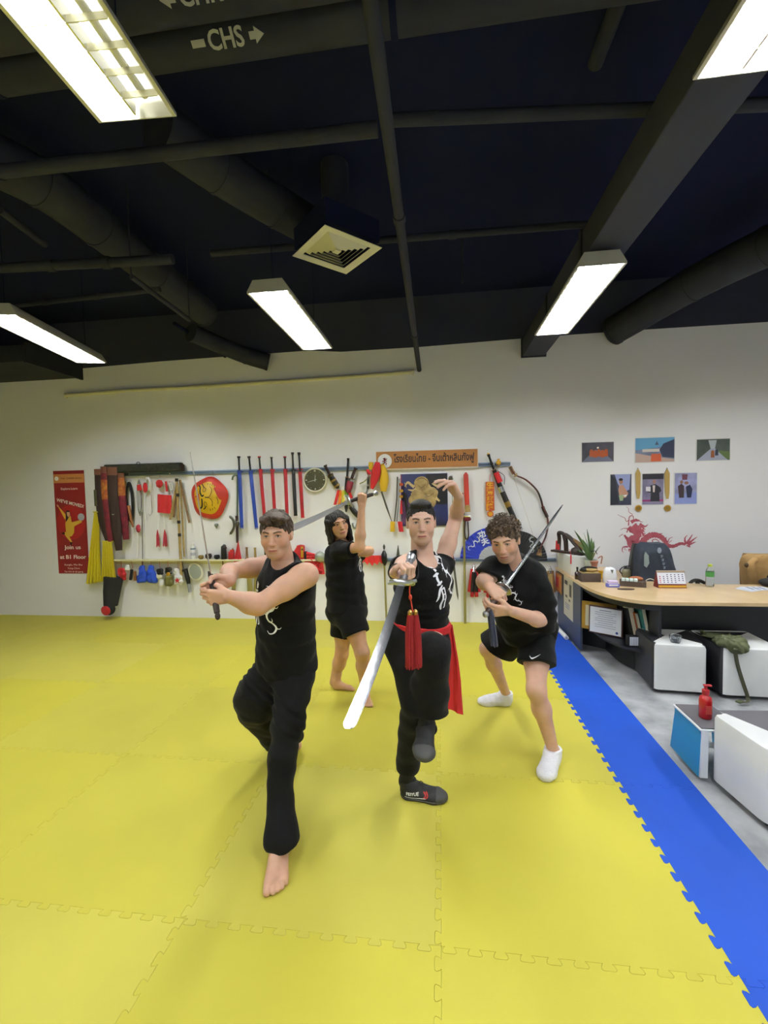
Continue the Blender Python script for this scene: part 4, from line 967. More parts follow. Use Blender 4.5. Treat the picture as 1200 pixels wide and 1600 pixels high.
# ================================================================ woman at the back: broad sabre overhead
def woman():
    root = thing('person', PZ(545, 1088), 'dark-haired woman in black T-shirt and shorts at the back with a sabre overhead', 'person')
    hc = Q(528, 820, 3.44); hs = .92; R = face_dir(hc, .32, .0, -.20); H, L = head(None, hc, R, female=True, wide=1.0); H = Scaled(H, hc, hs)
    shR, shL = Q(530, 860, 3.36), Q(542, 858, 3.63); che = (shR+shL)/2+V(-.0, 0, -.10); pel = Q(542, 945, 3.47); hipR, hipL = Q(546, 958, 3.39), Q(538, 958, 3.55)
    fw = V(.92, -.38, 0); T, B = torso(pel, che, shR, shL, hipR, hipL, fw, 1.0, bust=.018)
    knL, anL = Q(534, 1022, 3.56), Q(521, 1066, 3.60); knR, anR = Q(566, 1020, 3.28), Q(571, 1084, 3.36)
    gd = Q(546, 783, 3.28); pom = Q(587, 771, 3.34); tip = Q(447, 829, 3.10); sdv = nrm(gd-pom); gc = (gd+pom)/2
    dR, nR = nrm(V(.05, .05, 1)), V(.05, 1, -.05); wrR = gc-dR*.066-nrm(nR)*.02; elR = Q(562, 855, 3.24)
    elL, wrL = Q(577, 861, 3.48), Q(557, 866, 3.44)
    g = G(); g.u(T, .01); g.u(RC(che+V(0, 0, .08), hc+R@V(0, -.034, -.04), .054, .046), .03); g.u(H, .007)
    g.u(arm(shR, elR, wrR, .92), .02); g.u(arm(shL, elL, wrL, .88), .01)
    hR = hand(wrR, dR, nR, 'R', [(72, 85, 50)]*4, 'grip', .92); g.u(hR, .01); hL = hand(wrL, V(-.95, .1, -.2), V(0, .8, .3), 'L', [(25, 20, 15)]*4, 'tuck', .9); g.u(hL, .01)
    g.u(leg(hipR, knR, anR, 1.0), .03); g.u(leg(hipL, knL, anL, 1.0), .03)
    h1 = V(*PZ(520, 1078))+V(0, .02, 0); anL = h1+V(.03, 0, .075); f1 = foot(h1, V(*PZ(553, 1078))-h1, anL, side=-1, sc_=.86); g.u(f1, .01); g.u(RC(knL*.2+anL*.8, anL, .033, .032), .02)
    h2 = V(*PZ(568, 1092))+V(0, .03, 0); f2 = foot(h2, V(*PZ(577, 1108))-h2, anR, side=1, sc_=.86); g.u(f2, .01)
    def paint(vs, col): return face_paint(vs, col, hc, R, 1.0, hs, '20150f', 'c4706a', eye=(.015, .010, .008), blush=.15)
    body(root, g, [(hc, .15, .0026), (gc, .11, .003)], 'd4a582', paint, .006)
    h = G(); LL = L; h.u(EL(LL(0, -.022, .035), (.094, .114, .103), R), .01)
    for i in range(15):
        a = -1.95+i*3.9/14; x, y = sin(a)*.084, -cos(a)*.095-.012; ln = -.145+RNG.uniform(-.015, .01)-.02*(abs(a) < 1)
        h.u(RC(LL(x, y, .04), LL(x*1.12, y*1.05-.004, ln), .026, .018), .012)
    h.s(EL(LL(0, .125, -.022), (.060, .085, .112), R), .010); h.noise(hair_noise(R, hc, .0028, 330, 40, 9)); h = Scaled(h, hc, hs); mk_hair(root, h, hairmat('dark_brown_hair', '1d1512', '0f0b0a'), .003)
    s = G(); T2, _ = torso(pel, che, shR, shL, hipR, hipL, fw, 1.03, waist=1.12, bust=.02); s.u(T2, .01); s.u(RC(che, pel+V(0, 0, .0), .130, .148), .06); s.u(RC(che+V(0, 0, .07), che+V(0, 0, .12), .075, .055), .03)
    s.off(.012); s.noise(folds(.003, pel, che, 4, 31, 12)); s.noise(wrinkle(.004, 34, 32)); s.s(EL(che+B@V(0, .04, .165), (.065, .07, .05), B), .006)
    s.i(HS(pel-V(0, 0, .03), V(0, 0, -1)), .004)
    for a, b, c in ((shR, elR, .68), (shL, elL, .75)): e = G(); u = nrm(b-a); e.u(RC(a-V(0, 0, .01), a+(b-a)*c-V(0, 0, .012), .066, .060), .02); e.i(HS(a+(b-a)*c, u), .003); e.noise(wrinkle(.004, 40, 35)); s.u(e, .03)
    sh = cloth(root, 'shirt', s, M_bcloth, .006); bv = bvh_of(sh); fwd, ux, up_ = Vector(B[:, 1]), Vector(B[:, 0]), Vector(B[:, 2]); xr = up_.cross(fwd); pc = Vector(che)+fwd*.1
    decal('dragon_print', dragon_print(.8), pc+xr*.03, xr, up_, bv, M_white, sh); decal('character_print', char_print(.85), pc-xr*.04, xr, up_, bv, M_white, sh)
    p = G(); p.u(EL(pel-V(0, 0, .04), (.165, .15, .13)), .04); p.u(EL(pel+V(-.06, 0, -.07), (.11, .12, .10)), .04)
    for hp, kn in ((hipR, knR), (hipL, knL)): e = G(); m = hp*.47+kn*.53; u = nrm(kn-hp); e.u(RC(hp, m, .125, .105), .03); e.i(HS(m, u), .003); p.u(e, .04)
    p.i(HS(pel+V(0, 0, .06), V(0, 0, 1)), .004); p.noise(wrinkle(.004, 26, 37)); cloth(root, 'shorts', p, M_bcloth2, .006)
    sabre('long broad sabre held level over her head by the woman', pom, gd, tip, V(-.1, -.15, -1),   .026, .050, .008, clip=.14, tipc=True)
    MB().tube(arc(wrL+V(.03, .06, .0), (1, .3, 0), (0, 0, 1), .028, 0, 2*pi, 16)[:-1], .003, 6, closed=True).build('bracelet', M_brass, root)
woman()
# ================================================================ right man: leaning forward, sword drawn back over his shoulder
def right_man():
    root = thing('person', PZ(862, 1205), 'curly-haired man in oversized black T-shirt and white socks crouching with a sword', 'person')
    hc = Q(789, 845, 2.50); hs = .94; R = face_dir(hc, -.18, -.30, -.12); H, L = head(None, hc, R, wide=.99); H = Scaled(H, hc, hs)
    shR, shL = Q(773, 890, 2.58), Q(832, 896, 2.74); che = (shR+shL)/2+V(.03, .08, -.10); pel = Q(828, 978, 2.95); hipR, hipL = Q(806, 993, 2.96), Q(838, 998, 2.88)
    fw = V(-.45, -.85, 0); T, B = torso(pel, che, shR, shL, hipR, hipL, fw, .97)
    knR, anR = Q(762, 1014, 3.02), Q(789, 1086, 3.36); knL, anL = Q(838, 1078, 2.58), Q(864, 1186, 2.69)
    gd = Q(787, 920, 2.40); tip = Q(880, 788, 2.86); sdv = nrm(tip-gd); pom = gd-sdv*.19; gc = gd-sdv*.06
    dR, nR = nrm(V(.62, -.55, -.55)), V(.07, .58, -.68); wrR = gc-dR*.074-nrm(nR)*.02; elR = Q(756, 908, 2.48)
    dL, nL = nrm(V(-.88, -.42, .12)), V(-.28, .75, .45); wrL = gc-dL*.085-nrm(nL)*.024-sdv*.05-V(0, .0, .02); elL = Q(853, 972, 2.70)
    g = G(); g.u(T, .01); g.u(RC(che+V(-.03, -.05, .10), hc+R@V(0, -.034, -.045), .064, .055), .03); g.u(H, .007)
    g.u(arm(shR, elR, wrR, .98), .03); g.u(arm(shL, elL, wrL, 1.0), .02)
    hR = hand(wrR, dR, nR, 'R', [(65, 80, 50)]*4, 'grip'); hL = hand(wrL, dL, nL, 'L', [(30, 45, 35), (35, 48, 35), (40, 50, 40), (45, 55, 40)], 'grip'); g.u(hR, .006); g.u(hL, .004)
    h1 = V(*PZ(868, 1195)); t1 = V(*PZ(850, 1224)); h1[1] = anL[1]+.03; anL2 = V(anL[0], anL[1], .085)
    h2 = V(*PZ(797, 1101)); t2 = V(*PZ(748, 1099)); anR2 = h2+V(-.03, 0, .085)
    g.u(leg(hipR, knR, anR2, .95), .03); g.u(leg(hipL, knL, anL2, .97), .03)
    f1 = foot(h1, t1-h1, anL2, bare=False, side=-1, sc_=1.0); f2 = foot(h2, t2-h2, anR2, bare=False, side=1, sc_=1.0); g.u(f1, .01); g.u(f2, .01)
    def paint(vs, col): return face_paint(vs, col, hc, R, .99, hs, '4a3423', 'b4685c', eye=(.03, .03, .03), blush=.35, beard=.42)
    body(root, g, [(hc, .16, .0023), (gc, .15, .0026)], 'd9ad94', paint)
    M_sock2 = mat('white_sock', 'e4e4ea', .9, bump=.5, bscale=120)
    for hh, tt, aa, sd_ in ((h1, t1, anL2, -1), (h2, t2, anR2, 1)):
        f_ = foot(hh, tt-hh, aa, bare=False, side=sd_); f_.u(RC(aa-V(0, 0, .01), aa+V(0, 0, .02), .037, .039), .01); f_.u(RC(hh*.3+tt*.7+V(0, 0, .028), aa-V(0, 0, .03), .030, .036), .02); f_.off(.010); f_.i(HS(aa+V(0, 0, .012), V(0, -.08, 1)), .003); f_.noise(wrinkle(.0012, 80, 3)); skin_obj('sock', [skin_patch(f_, .004)], M_sock2, root)
    hr, LL = cap_hair(hc, R, .99, .022, .085, -.055, .02, None)
    r = random.Random(11)
    for i in range(170):
        a = r.uniform(-pi, pi); e = r.uniform(-.15, 1.45); x, y, z = cos(e)*sin(a)*.088, cos(e)*cos(a)*.104-.016, sin(e)*.104+.036
        if y > .045 and z < .072: continue
        if z < .0 and y > -.02: continue
        c = LL(x, y, z); q = r.uniform(.006, .012); hr.u(RC(c, LL(x*1.07+r.uniform(-.01, .01), y*1.07+r.uniform(-.01, .012), z+r.uniform(-.012, .014)), q, q*.5), .004)
    hr.noise(hair_noise(R, hc, .0028, 260, 260, 17)); hr = Scaled(hr, hc, hs); ho = mk_hair(root, hr, hairmat('curly_brown_hair', '62503f', '3b2d21'))
    mb = MB()
    for i in range(230):
        a = r.uniform(-pi, pi); e = r.uniform(.0, 1.45); x, y, z = cos(e)*sin(a)*.098, cos(e)*cos(a)*.116-.016, sin(e)*.116+.036
        if y > .05 and z < .085: continue
        c = Vector(LL(x, y, z)); d_ = (c-Vector(LL(0, -.016, .03))).normalized(); u_, v_, _ = frame_from(d_); rr = r.uniform(.004, .009); ph = r.uniform(0, 6)
        mb.tube([c+d_*(.0035*j-.006)+u_*rr*cos(ph+j*.9)+v_*rr*sin(ph+j*.9) for j in range(7)], [.0016]*6+[.0006], 4)
    mb.v = [tuple(Vector(hc)+(Vector(q)-Vector(hc))*hs) for q in mb.v]; mb.build('loose_curls', hairmat('curly_brown_hair', '62503f', '3b2d21'), ho)
    # oversized shirt
    s = G(); T2, _ = torso(pel, che, shR, shL, hipR, hipL, fw, .98, waist=1.15); s.u(T2, .01); s.u(RC(che-V(0, 0, .03), pel, .125, .14), .06); s.u(RC(che+V(-.01, -.03, .09), che+V(-.02, -.05, .13), .085, .070), .03)
    s.u(RC(Q(800, 935, 2.72), Q(815, 985, 2.86), .10, .12), .06)
    s.off(.012); s.noise(folds(.003, pel, che, 4, 41, 12)); s.noise(wrinkle(.005, 30, 42)); s.s(EL(hc+R@V(0, .03, -.128), (.066, .062, .04), R), .008)
    e = G(); u = nrm(elR-shR); e.u(RC(shR, shR*.25+elR*.75, .080, .078), .03); e.i(HS(Q(762, 897, 2.5), nrm(V(-.35, -.3, -.8))), .003); s.u(e, .04)
    e = G(); e.u(RC(shL+V(-.01, 0, -.01), elL+V(-.03, 0, .03), .072, .088), .03); e.u(RC(shL*.5+elL*.5, elL+V(-.09, -.01, .05), .09, .08), .05); e.u(RC(elL+V(-.05, 0, .02), elL+V(-.02, 0, -.03), .075, .07), .04); e.i(HS(elL+V(0, 0, -.055), nrm(V(.10, -.1, -1))), .003); e.noise(folds(.005, shL, elL, 3.2, 44, 10)); e.noise(wrinkle(.005, 26, 45)); s.u(e, .05)
    s.i(HS(pel-V(0, 0, .07), nrm(V(.1, 0, -1))), .004); sh = cloth(root, 'shirt', s, M_bcloth)
    bv = bvh_of(sh); fwd, up_ = Vector(B[:, 1]), Vector(B[:, 2]); xr = up_.cross(fwd); pc = Vector(Q(788, 908, 2.55))+fwd*.05
    decal('character_print', char_print(.62), pc, xr, up_, bv, M_white, sh); decal('dragon_print', dragon_print(.4), pc+xr*.01-up_*.115, xr, up_, bv, M_white, sh)
    p = G(); p.u(EL(pel-V(0, 0, .05), (.155, .14, .10)), .04)
    for hp, kn, q, r1 in ((hipR, knR, .80, .115), (hipL, knL, .52, .115)):
        e = G(); m = hp*(1-q)+kn*q; u = nrm(kn-hp); e.u(RC(hp, m, .112, r1), .03)
        if kn is knR: e.u(RC(hp-V(0, 0, .04), Q(797, 1022, 2.98), .09, .05), .04)
        e.i(HS(m+u*.0, nrm(u*.7+V(0, 0, -.5))), .003); p.u(e, .04)
    p.noise(wrinkle(.005, 30, 46)); so = cloth(root, 'shorts', p, M_bcloth2)
    bv = bvh_of(so); sw = strokes_mesh([[(-.030, .004, .001), (-.022, -.006, .007), (-.010, -.004, .006), (.012, .004, .003), (.034, .012, .0006)]], .004)
    decal('swoosh_mark', sw, Vector(Q(830, 1016, 2.75)), (1, 0, 0), (0, 0, 1), bv, M_white, so, cut=.006)
    straight_sword('straight sword with round steel guard drawn back over the crouching man\'s shoulder', pom, gd, tip, V(.62, .1, -.5), .019, mat('dark_wood_grip', '3a2a22', .5), guard=.035)
    bpy.data.objects[-1] if False else None
    MB().lathe([(.02, -.004), (.046, -.002), (.046, .002), (.02, .005)], gd, sdv, 20).build('disc_guard', M_steel2, [o for o in bpy.data.objects if o.name.startswith('sword') and o.type == 'EMPTY' and 'round steel guard' in o.get('label', '')][0])
    M_nav = mat('navy_tassel', '1d2440', .7, sheen=.3); a = Vector(pom); b = Vector(Q(766, 953, 2.30)); tt = thing('sword_tassel', a, 'dark navy tassel hanging from the sword of the crouching man', 'tassel')
    MB().tube([a, lerp(a, b, .6), b], .003, 6).build('cord', M_nav, tt); mb = MB()
    for i in range(80):
        a1 = r.uniform(0, 2*pi); r0 = sqrt(r.random()); w = lambda q, z_: b+Vector((cos(a1)*r0*q+(-z_)*.10, sin(a1)*r0*q, z_)); mb.tube([w(.006, 0), w(.016, -.03), w(.018, -.12), w(.019, -.185+r.uniform(-.006, .006))], .0028, 5)
    mb.build('threads', M_nav, tt)
right_man()
# ================================================================ things on the back wall
UX, UZ, UN = Vector((1, 0, 0)), Vector((0, 0, 1)), Vector((0, -1, 0))
def wq(*pts, off=.02): return [W(x, y, off) for x, y in pts]
def panel(mb, pts, th, off):
    mb.prism([W(x, y, off) for x, y in pts], UN*th); return mb
M_bk = mat('black_lacquer', '141416', .4); M_bkc = mat('black_fabric', '1b1b1d', .85, bump=.3, bscale=60); M_redl = mat('red_lacquer', 'b8242c', .4, c2='a01c26', vscale=12)
M_bluel = mat('blue_lacquer', '24409a', .4); M_rail = mat('blue_grey_rail', '7688a0', .5); M_cshelf = mat('cream_shelf', 'ded7b2', .6); M_wood = mat('worn_wood', '8a6a44', .6, c2='6f5234', vscale=20)
M_pale = mat('pale_rattan', 'b59a62', .6, c2='a08650', vscale=25); M_gold = mat('gold_paint', 'd0a02c', .4, metal=.4); M_goldc = mat('gold_satin', 'd4c21c', .32, metal=.25, bump=.5, bscale=14, sheen=.4)
M_mar = mat('maroon_brocade', '7d1f30', .8, bump=.5, bscale=60, c2='5e1524', vscale=14); M_brn = mat('dark_brown_brocade', '32211c', .85, bump=.5, bscale=60); M_tan = mat('tan_leather', '9a6238', .6)
M_flap = mat('brown_flap', '744a38', .8); M_brc = mat('gold_red_brocade', '94402a', .8, c2='b9792f', vscale=22, bump=.4); M_orng = mat('orange_brocade', 'c4572a', .6); M_cloth_r = mat('red_cloth', 'c41f26', .75, bump=.4, bscale=40, sheen=.2); M_cloth_y = mat('yellow_cloth', 'dfb41e', .7, bump=.4, bscale=40, sheen=.2); M_wht = mat('white_plastic', 'e8e8e6', .4)
M_chrome = mat('chrome', 'd0d3d6', .15, metal=1); M_iron = mat('dark_iron', '55554e', .45, metal=.8); M_pink = mat('faded_red_thread', 'b8394a', .8); M_cream2 = mat('cream_enamel', 'e6e2cf', .4)
# rails and shelf
t = thing('weapon_rail', W(290, 738), 'blue grey steel rail high on the back wall from which the weapons hang', 'rail')
mb = MB(); a, b = W(182, 742, .0), W(797, 725, .0); zz = (a.z+b.z)/2; mb.box(((a.x+b.x)/2, D-.015, zz), (b.x-a.x, .03, .048), bev=.004); mb.build('rail_bar', M_rail, t)
mb = MB(); mb.box(((a.x+b.x)/2, D-.032, zz), (b.x-a.x, .004, .012)); mb.build('rail_slot', mat('rail_slot_grey', '4d5a6c', .6), t)
for i in range(9): MB().box((a.x+.2+i*(b.x-a.x-.4)/8, D-.034, zz), (.02, .008, .03), bev=.002).build('bracket', M_chrome, t)
RZ = zz
t = thing('weapon_shelf', W(182, 872), 'narrow cream ledge low on the back wall at the left, holding small things', 'shelf')
a, b = W(182, 871, .0), W(545, 872, .0); z1 = (a.z+b.z)/2-.02
MB().box(((a.x+b.x)/2, D-.05, z1), (b.x-a.x, .10, .022), bev=.003).build('ledge', M_cshelf, t); MB().box(((a.x+b.x)/2, D-.012, z1-.035), (b.x-a.x, .022, .05), bev=.003).build('batten', M_cshelf, t)
SZ = z1+.011
t = thing('lower_weapon_rail', W(545, 875), 'blue grey steel rail low on the back wall, right of the cream ledge', 'rail')
a, b = W(546, 872, .0), W(868, 877, .0); LZ = (a.z+b.z)/2
MB().box(((a.x+b.x)/2, D-.015, LZ), (b.x-a.x, .03, .045), bev=.004).build('rail_bar', M_rail, t)
mb = MB(); mb.box(((a.x+b.x)/2, D-.032, LZ), (b.x-a.x, .004, .012)); mb.build('rail_slot', mat('rail_slot_grey', '4d5a6c', .6), t)
# faint panel joints low on the wall
mb = MB(); 
for x in (470, 619, 688, 727): p = W(x, 900, 0); mb.box((p.x, D-.001, LZ/2-.02), (.005, .003, LZ-.05))
mb.build('trim_1', mat('panel_joint', 'bdb69c', .8), kind='structure')
# tall poster
def flatrect(x0, y0, x1, y1, off): p = W(x0, y0, off); q = W(x1, y1, off); return p, q
p, q = flatrect(83, 736, 139.5, 896, .004); cx = (p.x+q.x)/2; w = q.x-p.x; h = p.z-q.z; ztop, zbot = p.z, q.z
t = thing('poster', (cx, D, (p.z+q.z)/2), 'tall dark red moving-notice poster with a leaping figure in yellow', 'poster')
def wbox(mb, cx_, cz, w_, h_, off, th=.001): return mb.box((cx_, D-off-th/2, cz), (w_, th, h_))
PB = wbox(MB(), cx, (ztop+zbot)/2, w, h, .0, .006)
M_pred = mat('poster_red', '8e1c20', .5); PB.build('sheet', M_pred, t)
m = mat('poster_glow', 'aa1c1e', .5); mb = MB(); mb.lathe([(.17, 0), (.17, .0012)], (cx, D-.006, zbot+h*.52), (0, -1, 0), 36); 
wbox(MB(), cx, ztop-h*.075, w, h*.085, .006).build('header_band', mat('poster_orange', 'cf8a4e', .5), t)
mb = MB(); mb.prism([Vector((cx+cos(a)*w*.46, D-.006, zbot+h*.50+sin(a)*h*.17)) for a in [2*pi*i/40 for i in range(40)]], UN*.0008); mb.build('background_disc', m, t)
M_pw = mat('poster_white', 'efe9e0', .5); M_py = mat('poster_yellow', 'e0b23c', .5); M_pk = mat('poster_dark', '2a1412', .5); M_ps = mat('poster_skin', 'dba98a', .5)
def wtxt(s_, x, z, size, m_, par, width=None, tilt=0.0, off=.0072, bold=.0, name='lettering'):
    u = (UX*cos(tilt)+UZ*sin(tilt)); v = (UZ*cos(tilt)-UX*sin(tilt)); return lettering(s_, Vector((x, D-off, z)), u, v, size, m_, par, name, width=width, bold=bold)
wtxt('THAI - CHINESE TAOLIN', cx+.035, ztop-h*.075, .028, M_pk, t, w*.68); wtxt('Explore-Learn', cx, ztop-h*.175, .045, M_pw, t, w*.54)
wtxt("WE'VE MOVED!", cx, ztop-h*.315, .062, M_pw, t, w*.90, tilt=-.24, bold=.0015); wtxt('Join us', cx, ztop-h*.745, .075, M_pw, t, w*.54, bold=.0015); wtxt('at B1 Floor', cx, ztop-h*.84, .075, M_pw, t, w*.86, bold=.0015)
wtxt('Kungfu, Wu Shu', cx, ztop-h*.915, .034, M_pw, t, w*.58); wtxt('Yong Chun', cx, ztop-h*.95, .034, M_pw, t, w*.40); wtxt('Tai Chi & Qi gong', cx, ztop-h*.983, .030, M_pw, t, w*.62)
def PP(u, v, o=.0075): return Vector((cx-w/2+w*u, D-o, ztop-h*v))
def pshape(name, pts, m_, par, o=.0072, th=.0006, P_=None): P_ = P_ or PP; MB().prism([P_(u, v, o) for u, v in pts], UN*th).build(name, m_, par)
MB().lathe([(.030, 0), (.030, .0012)], PP(.105, .075), (0, -1, 0), 24).build('badge', M_pw, t)
pshape('figure_sleeve', [(.09, .335), (.16, .36), (.33, .42), (.36, .46), (.30, .47), (.22, .42)], M_py, t); pshape('figure_body', [(.34, .44), (.50, .44), (.52, .50), (.66, .49), (.84, .475), (.86, .50), (.60, .54), (.58, .60), (.32, .60), (.31, .52)], M_py, t)
pshape('figure_leg', [(.33, .59), (.58, .60), (.50, .635), (.42, .64), (.50, .69), (.47, .70), (.36, .66), (.22, .60)], M_py, t); pshape('figure_hair', [(.34, .40), (.38, .385), (.46, .385), (.50, .42), (.44, .45), (.40, .47), (.33, .50)], M_pk, t, .0079)
pshape('figure_face', [(.38, .40), (.47, .40), (.485, .43), (.42, .45), (.385, .43)], M_ps, t, .0085); pshape('figure_hand', [(.06, .325), (.12, .335), (.13, .355), (.08, .345)], M_ps, t, .0079); pshape('figure_shoe', [(.44, .69), (.51, .695), (.47, .73), (.43, .71)], M_pk, t, .0079); pshape('figure_boot', [(.17, .60), (.28, .595), (.27, .62), (.18, .612)], M_pk, t, .0079)
MB().lathe([(.05, 0), (.05, .0014)], PP(.84, .45), (0, -1, 0), 22).build('ball', mat('poster_grey', 'b8bcc4', .5), t)
# hanging things: builders
def hang_strip(label, name, cat, pts, widths, m_, th=.03, off=.03, extra=None, group=None, ang=60):
    """soft long case following the pixel points"""
    P = cubic([W(x, y, off+th/2) for x, y in pts], 4); n = len(P); t_ = thing(name, P[0], label, cat, group); mb_ = MB(); k = [widths[0]+(widths[-1]-widths[0])*i/(n-1) if len(widths) == 2 else np.interp(i/(n-1), np.linspace(0, 1, len(widths)), widths) for i in range(n)]
    mb_.tube(P, [v*.008/2*1.0 for v in k], 14, flat=(UX, th/(sum(k)/n*.008)))
    mb_.build('case_body', m_, t_, ang)
    return t_, P, k
# camouflage case along the rail
t = thing('padded_case', W(225, 733), 'long dark camouflage case lying along the top of the weapon rail', 'case')
a, b = W(166, 733, .08), W(285, 733, .08); MB().box(((a.x+b.x)/2, D-.085, a.z), (b.x-a.x, .09, .115), bev=.018).build('case_body', mat('camouflage_cloth', '2c2f1f', .85, c2='12120f', vscale=26), t); MB().box((b.x+.006, D-.085, a.z-.01), (.02, .08, .09), bev=.01).build('end_cap', M_brn, t)
c_ = W(216, 725, .08); MB().tube(arc(c_, UX, UZ, .025, 0, pi, 8), .005, 6).build('handle', M_bkc, t)
# long weapon bags hung at the left end
def bag(label, pts, ws, m_, trims=(), off=.05, th=.05):
    t_, P, k = hang_strip(label, 'weapon_bag', 'weapon bag', pts, ws, m_, th, off)
    n = len(P)
    for (f0, f1, mm, nm) in trims:
        i0, i1 = int(f0*(n-1)), max(int(f1*(n-1)), int(f0*(n-1))+1); MB().tube(P[i0:i1+1], [k[i]*.008/2*1.06 for i in range(i0, i1+1)], 14, flat=(UX, th/(sum(k)/n*.008)*1.05)).build(nm, mm, t_)
    return t_, P
t, P = bag('dark brown weapon bag, leftmost of the hanging bundle', [(154, 733), (156, 770), (159, 810), (168, 845)], [15, 17, 15, 8], M_brn, [(0, .12, M_flap, 'flap')], .04)
MB().box(W(150, 778, .08), (.04, .03, .22), bev=.006).build('side_pocket', mat('olive_pocket', '4a4a2e', .8), t)
t, P = bag('maroon weapon bag with orange brocade panel, left one of two', [(164, 729), (165, 770), (169, 810), (173, 846)], [15, 14, 13, 10], M_mar, [(.0, .13, M_flap, 'flap'), (.2, .42, M_brc, 'brocade_panel')], .08)
t, P = bag('long dark brown weapon bag between the two maroon bags, hanging lowest', [(175, 730), (177, 780), (182, 825), (186, 860)], [18, 19, 19, 12], M_brn, [(.0, .08, M_flap, 'flap')], .10)
MB().box(P[6]+UN*.03, (.035, .01, .02), bev=.004).build('clasp', M_chrome, t)
t, P = bag('maroon weapon bag with orange brocade panel, right one of two', [(186, 729), (188, 765), (193, 805), (197, 843)], [16, 17, 16, 11], M_mar, [(.0, .2, M_flap, 'flap'), (.22, .45, M_brc, 'brocade_panel')], .06)
# gold lame drapes
def drape(label, name, cat, top, bot, m_, folds_n, amp=.02, off=.06, rows=9, th=.004):
    """pleated cloth between a top pixel segment and a bottom one"""
    A0, A1 = W(*top[0], off), W(*top[1], off); B0, B1 = W(*bot[0], off), W(*bot[1], off); cols = folds_n*6+1; grid = []
    for i in range(rows):
        f = i/(rows-1); l, r_ = A0.lerp(B0, f), A1.lerp(B1, f); row = []
        for j in range(cols):
            g_ = j/(cols-1); d = amp*(.35+.65*f)*sin(g_*folds_n*2*pi+.6*sin(f*3)); row.append(l.lerp(r_, g_)+UN*(d+amp)+UZ*(.008*sin(g_*folds_n*2*pi+1)*f))
        grid.append(row)
    t_ = thing(name, A0.lerp(A1, .5), label, cat); MB().sheet(grid, th, (0, 1, 0)).build('cloth', m_, t_, 80); return t_
t = drape('shiny gold cloth skirt hanging at the left end, left one and longer', 'gold_drape', 'cloth', ((149, 800), (156, 800)), ((137, 912), (160, 908)), M_goldc, 4); MB().tube(wq((146, 800), (158, 800), off=.08), .01, 8).build('waistband', M_goldc, t)
t = drape('shiny gold cloth skirt hanging under the maroon bags, right one', 'gold_drape', 'cloth', ((162, 846), (176, 846)), ((161, 908), (183, 903)), M_goldc, 5, off=.09); MB().tube(wq((160, 846), (178, 846), off=.11), .01, 8).build('waistband', M_goldc, t)
# black tube with red end standing by the wall
t = thing('striking_pad', W(175, 958), 'black tapered tube bag with round red end hanging just above the floor', 'pad'); a, b = W(177, 902, .10), W(173, 946, .13)
MB().tube([a+UX*.005, a.lerp(b, .5), b], [.118, .105, .085], 24).build('tube_body', M_bkc, t); MB().ell(b-UZ*.04+UN*.03, (.08, .06, .085)).build('rounded_end', M_bkc, t); MB().lathe([(.062, 0), (.066, .012), (.05, .02)], b-UZ*.045+UN*.085, (0, -1, -.12), 24).build('red_disc', M_cloth_r, t)
# generic small things
def coil(label, px, rx, rz, m_, n=4, off=.04, r_=.006, name='rope_coil', cat='rope', extra=None):
    c = W(px[0], px[1], off); t_ = thing(name, c+UZ*rz*.008, label, cat); mb_ = MB()
    for i in range(n): q = 1-.08*i; mb_.tube([c+UX*cos(a)*rx*.008*q+UZ*sin(a)*rz*.008*q+UN*(i*.006) for a in [2*pi*j/26 for j in range(26)]], r_, 7, closed=True)
    mb_.build('loops', m_, t_); return t_, c
def hook(p, par): MB().tube([p+Vector((0, .03, .01)), p+UN*.0, p+UN*.01+UZ*.012], .0035, 6).build('hook', M_chrome, par)
t, c = coil('dark belt folded in a long loop beside the maroon bag', (203, 785), 6, 34, M_bkc, 3, r_=.011, name='looped_belt', cat='belt'); MB().tube(wq((196, 752), (197, 790), (203, 818), off=.05), .006, 6).build('light_cord', M_pale, t); MB().tube(wq((201, 790), (205, 812), (208, 824), off=.07), [.02, .016, .01], 8).build('copper_tassel', M_tan, t)
t, c = coil('steel chain whip with red cloth flag, hung left of the hooked rope', (218, 778), 4, 30, M_chrome, 3, r_=.005, name='chain_whip', cat='chain whip')
MB().prism(wq((214, 758), (220, 757), (222, 766), (215, 767), off=.06), UN*.006).build('flag', M_cloth_r, t); MB().tube(wq((215, 812), (215, 850), (214, 870), off=.04), .004, 6).build('cord', M_wht, t); MB().ell(W(216, 826, .05), (.03, .025, .05), jit=.2).build('thread_tassel', M_pink, t)
t, c = coil('coiled rope dart with red tassel and steel hook', (231, 756), 6, 11, M_wht, 4, name='rope_dart', cat='rope dart'); MB().ell(W(227, 762, .07), (.028, .03, .065), jit=.15).build('tassel', M_cloth_r, t)
MB().tube(wq((226, 770), (225, 795), (229, 815), off=.04), .004, 6).build('cord', M_wht, t); MB().tube(wq((236, 768), (238, 800), (235, 806), (231, 803), off=.04), .005, 6).build('steel_hook', M_chrome, t)
t = thing('pair_of_tassels', W(252, 750), 'bright red square cloth with two long strings ending in red tassels', 'tassels'); hook(W(250, 745, .03), t)
MB().ell(W(249, 756, .06), (.045, .04, .05), jit=.15).build('red_knot', M_cloth_r, t); MB().tube(wq((259, 752), (261, 768), off=.05), .014, 8).build('side_knot', M_cloth_r, t)
g_ = [[W(246+j*2.7, 772+i*3.6+(j*.25), .06+.008*sin(j*1.3)) for j in range(9)] for i in range(9)]; MB().sheet(g_, .006, (0, 1, 0)).build('cloth_square', M_cloth_r, t)
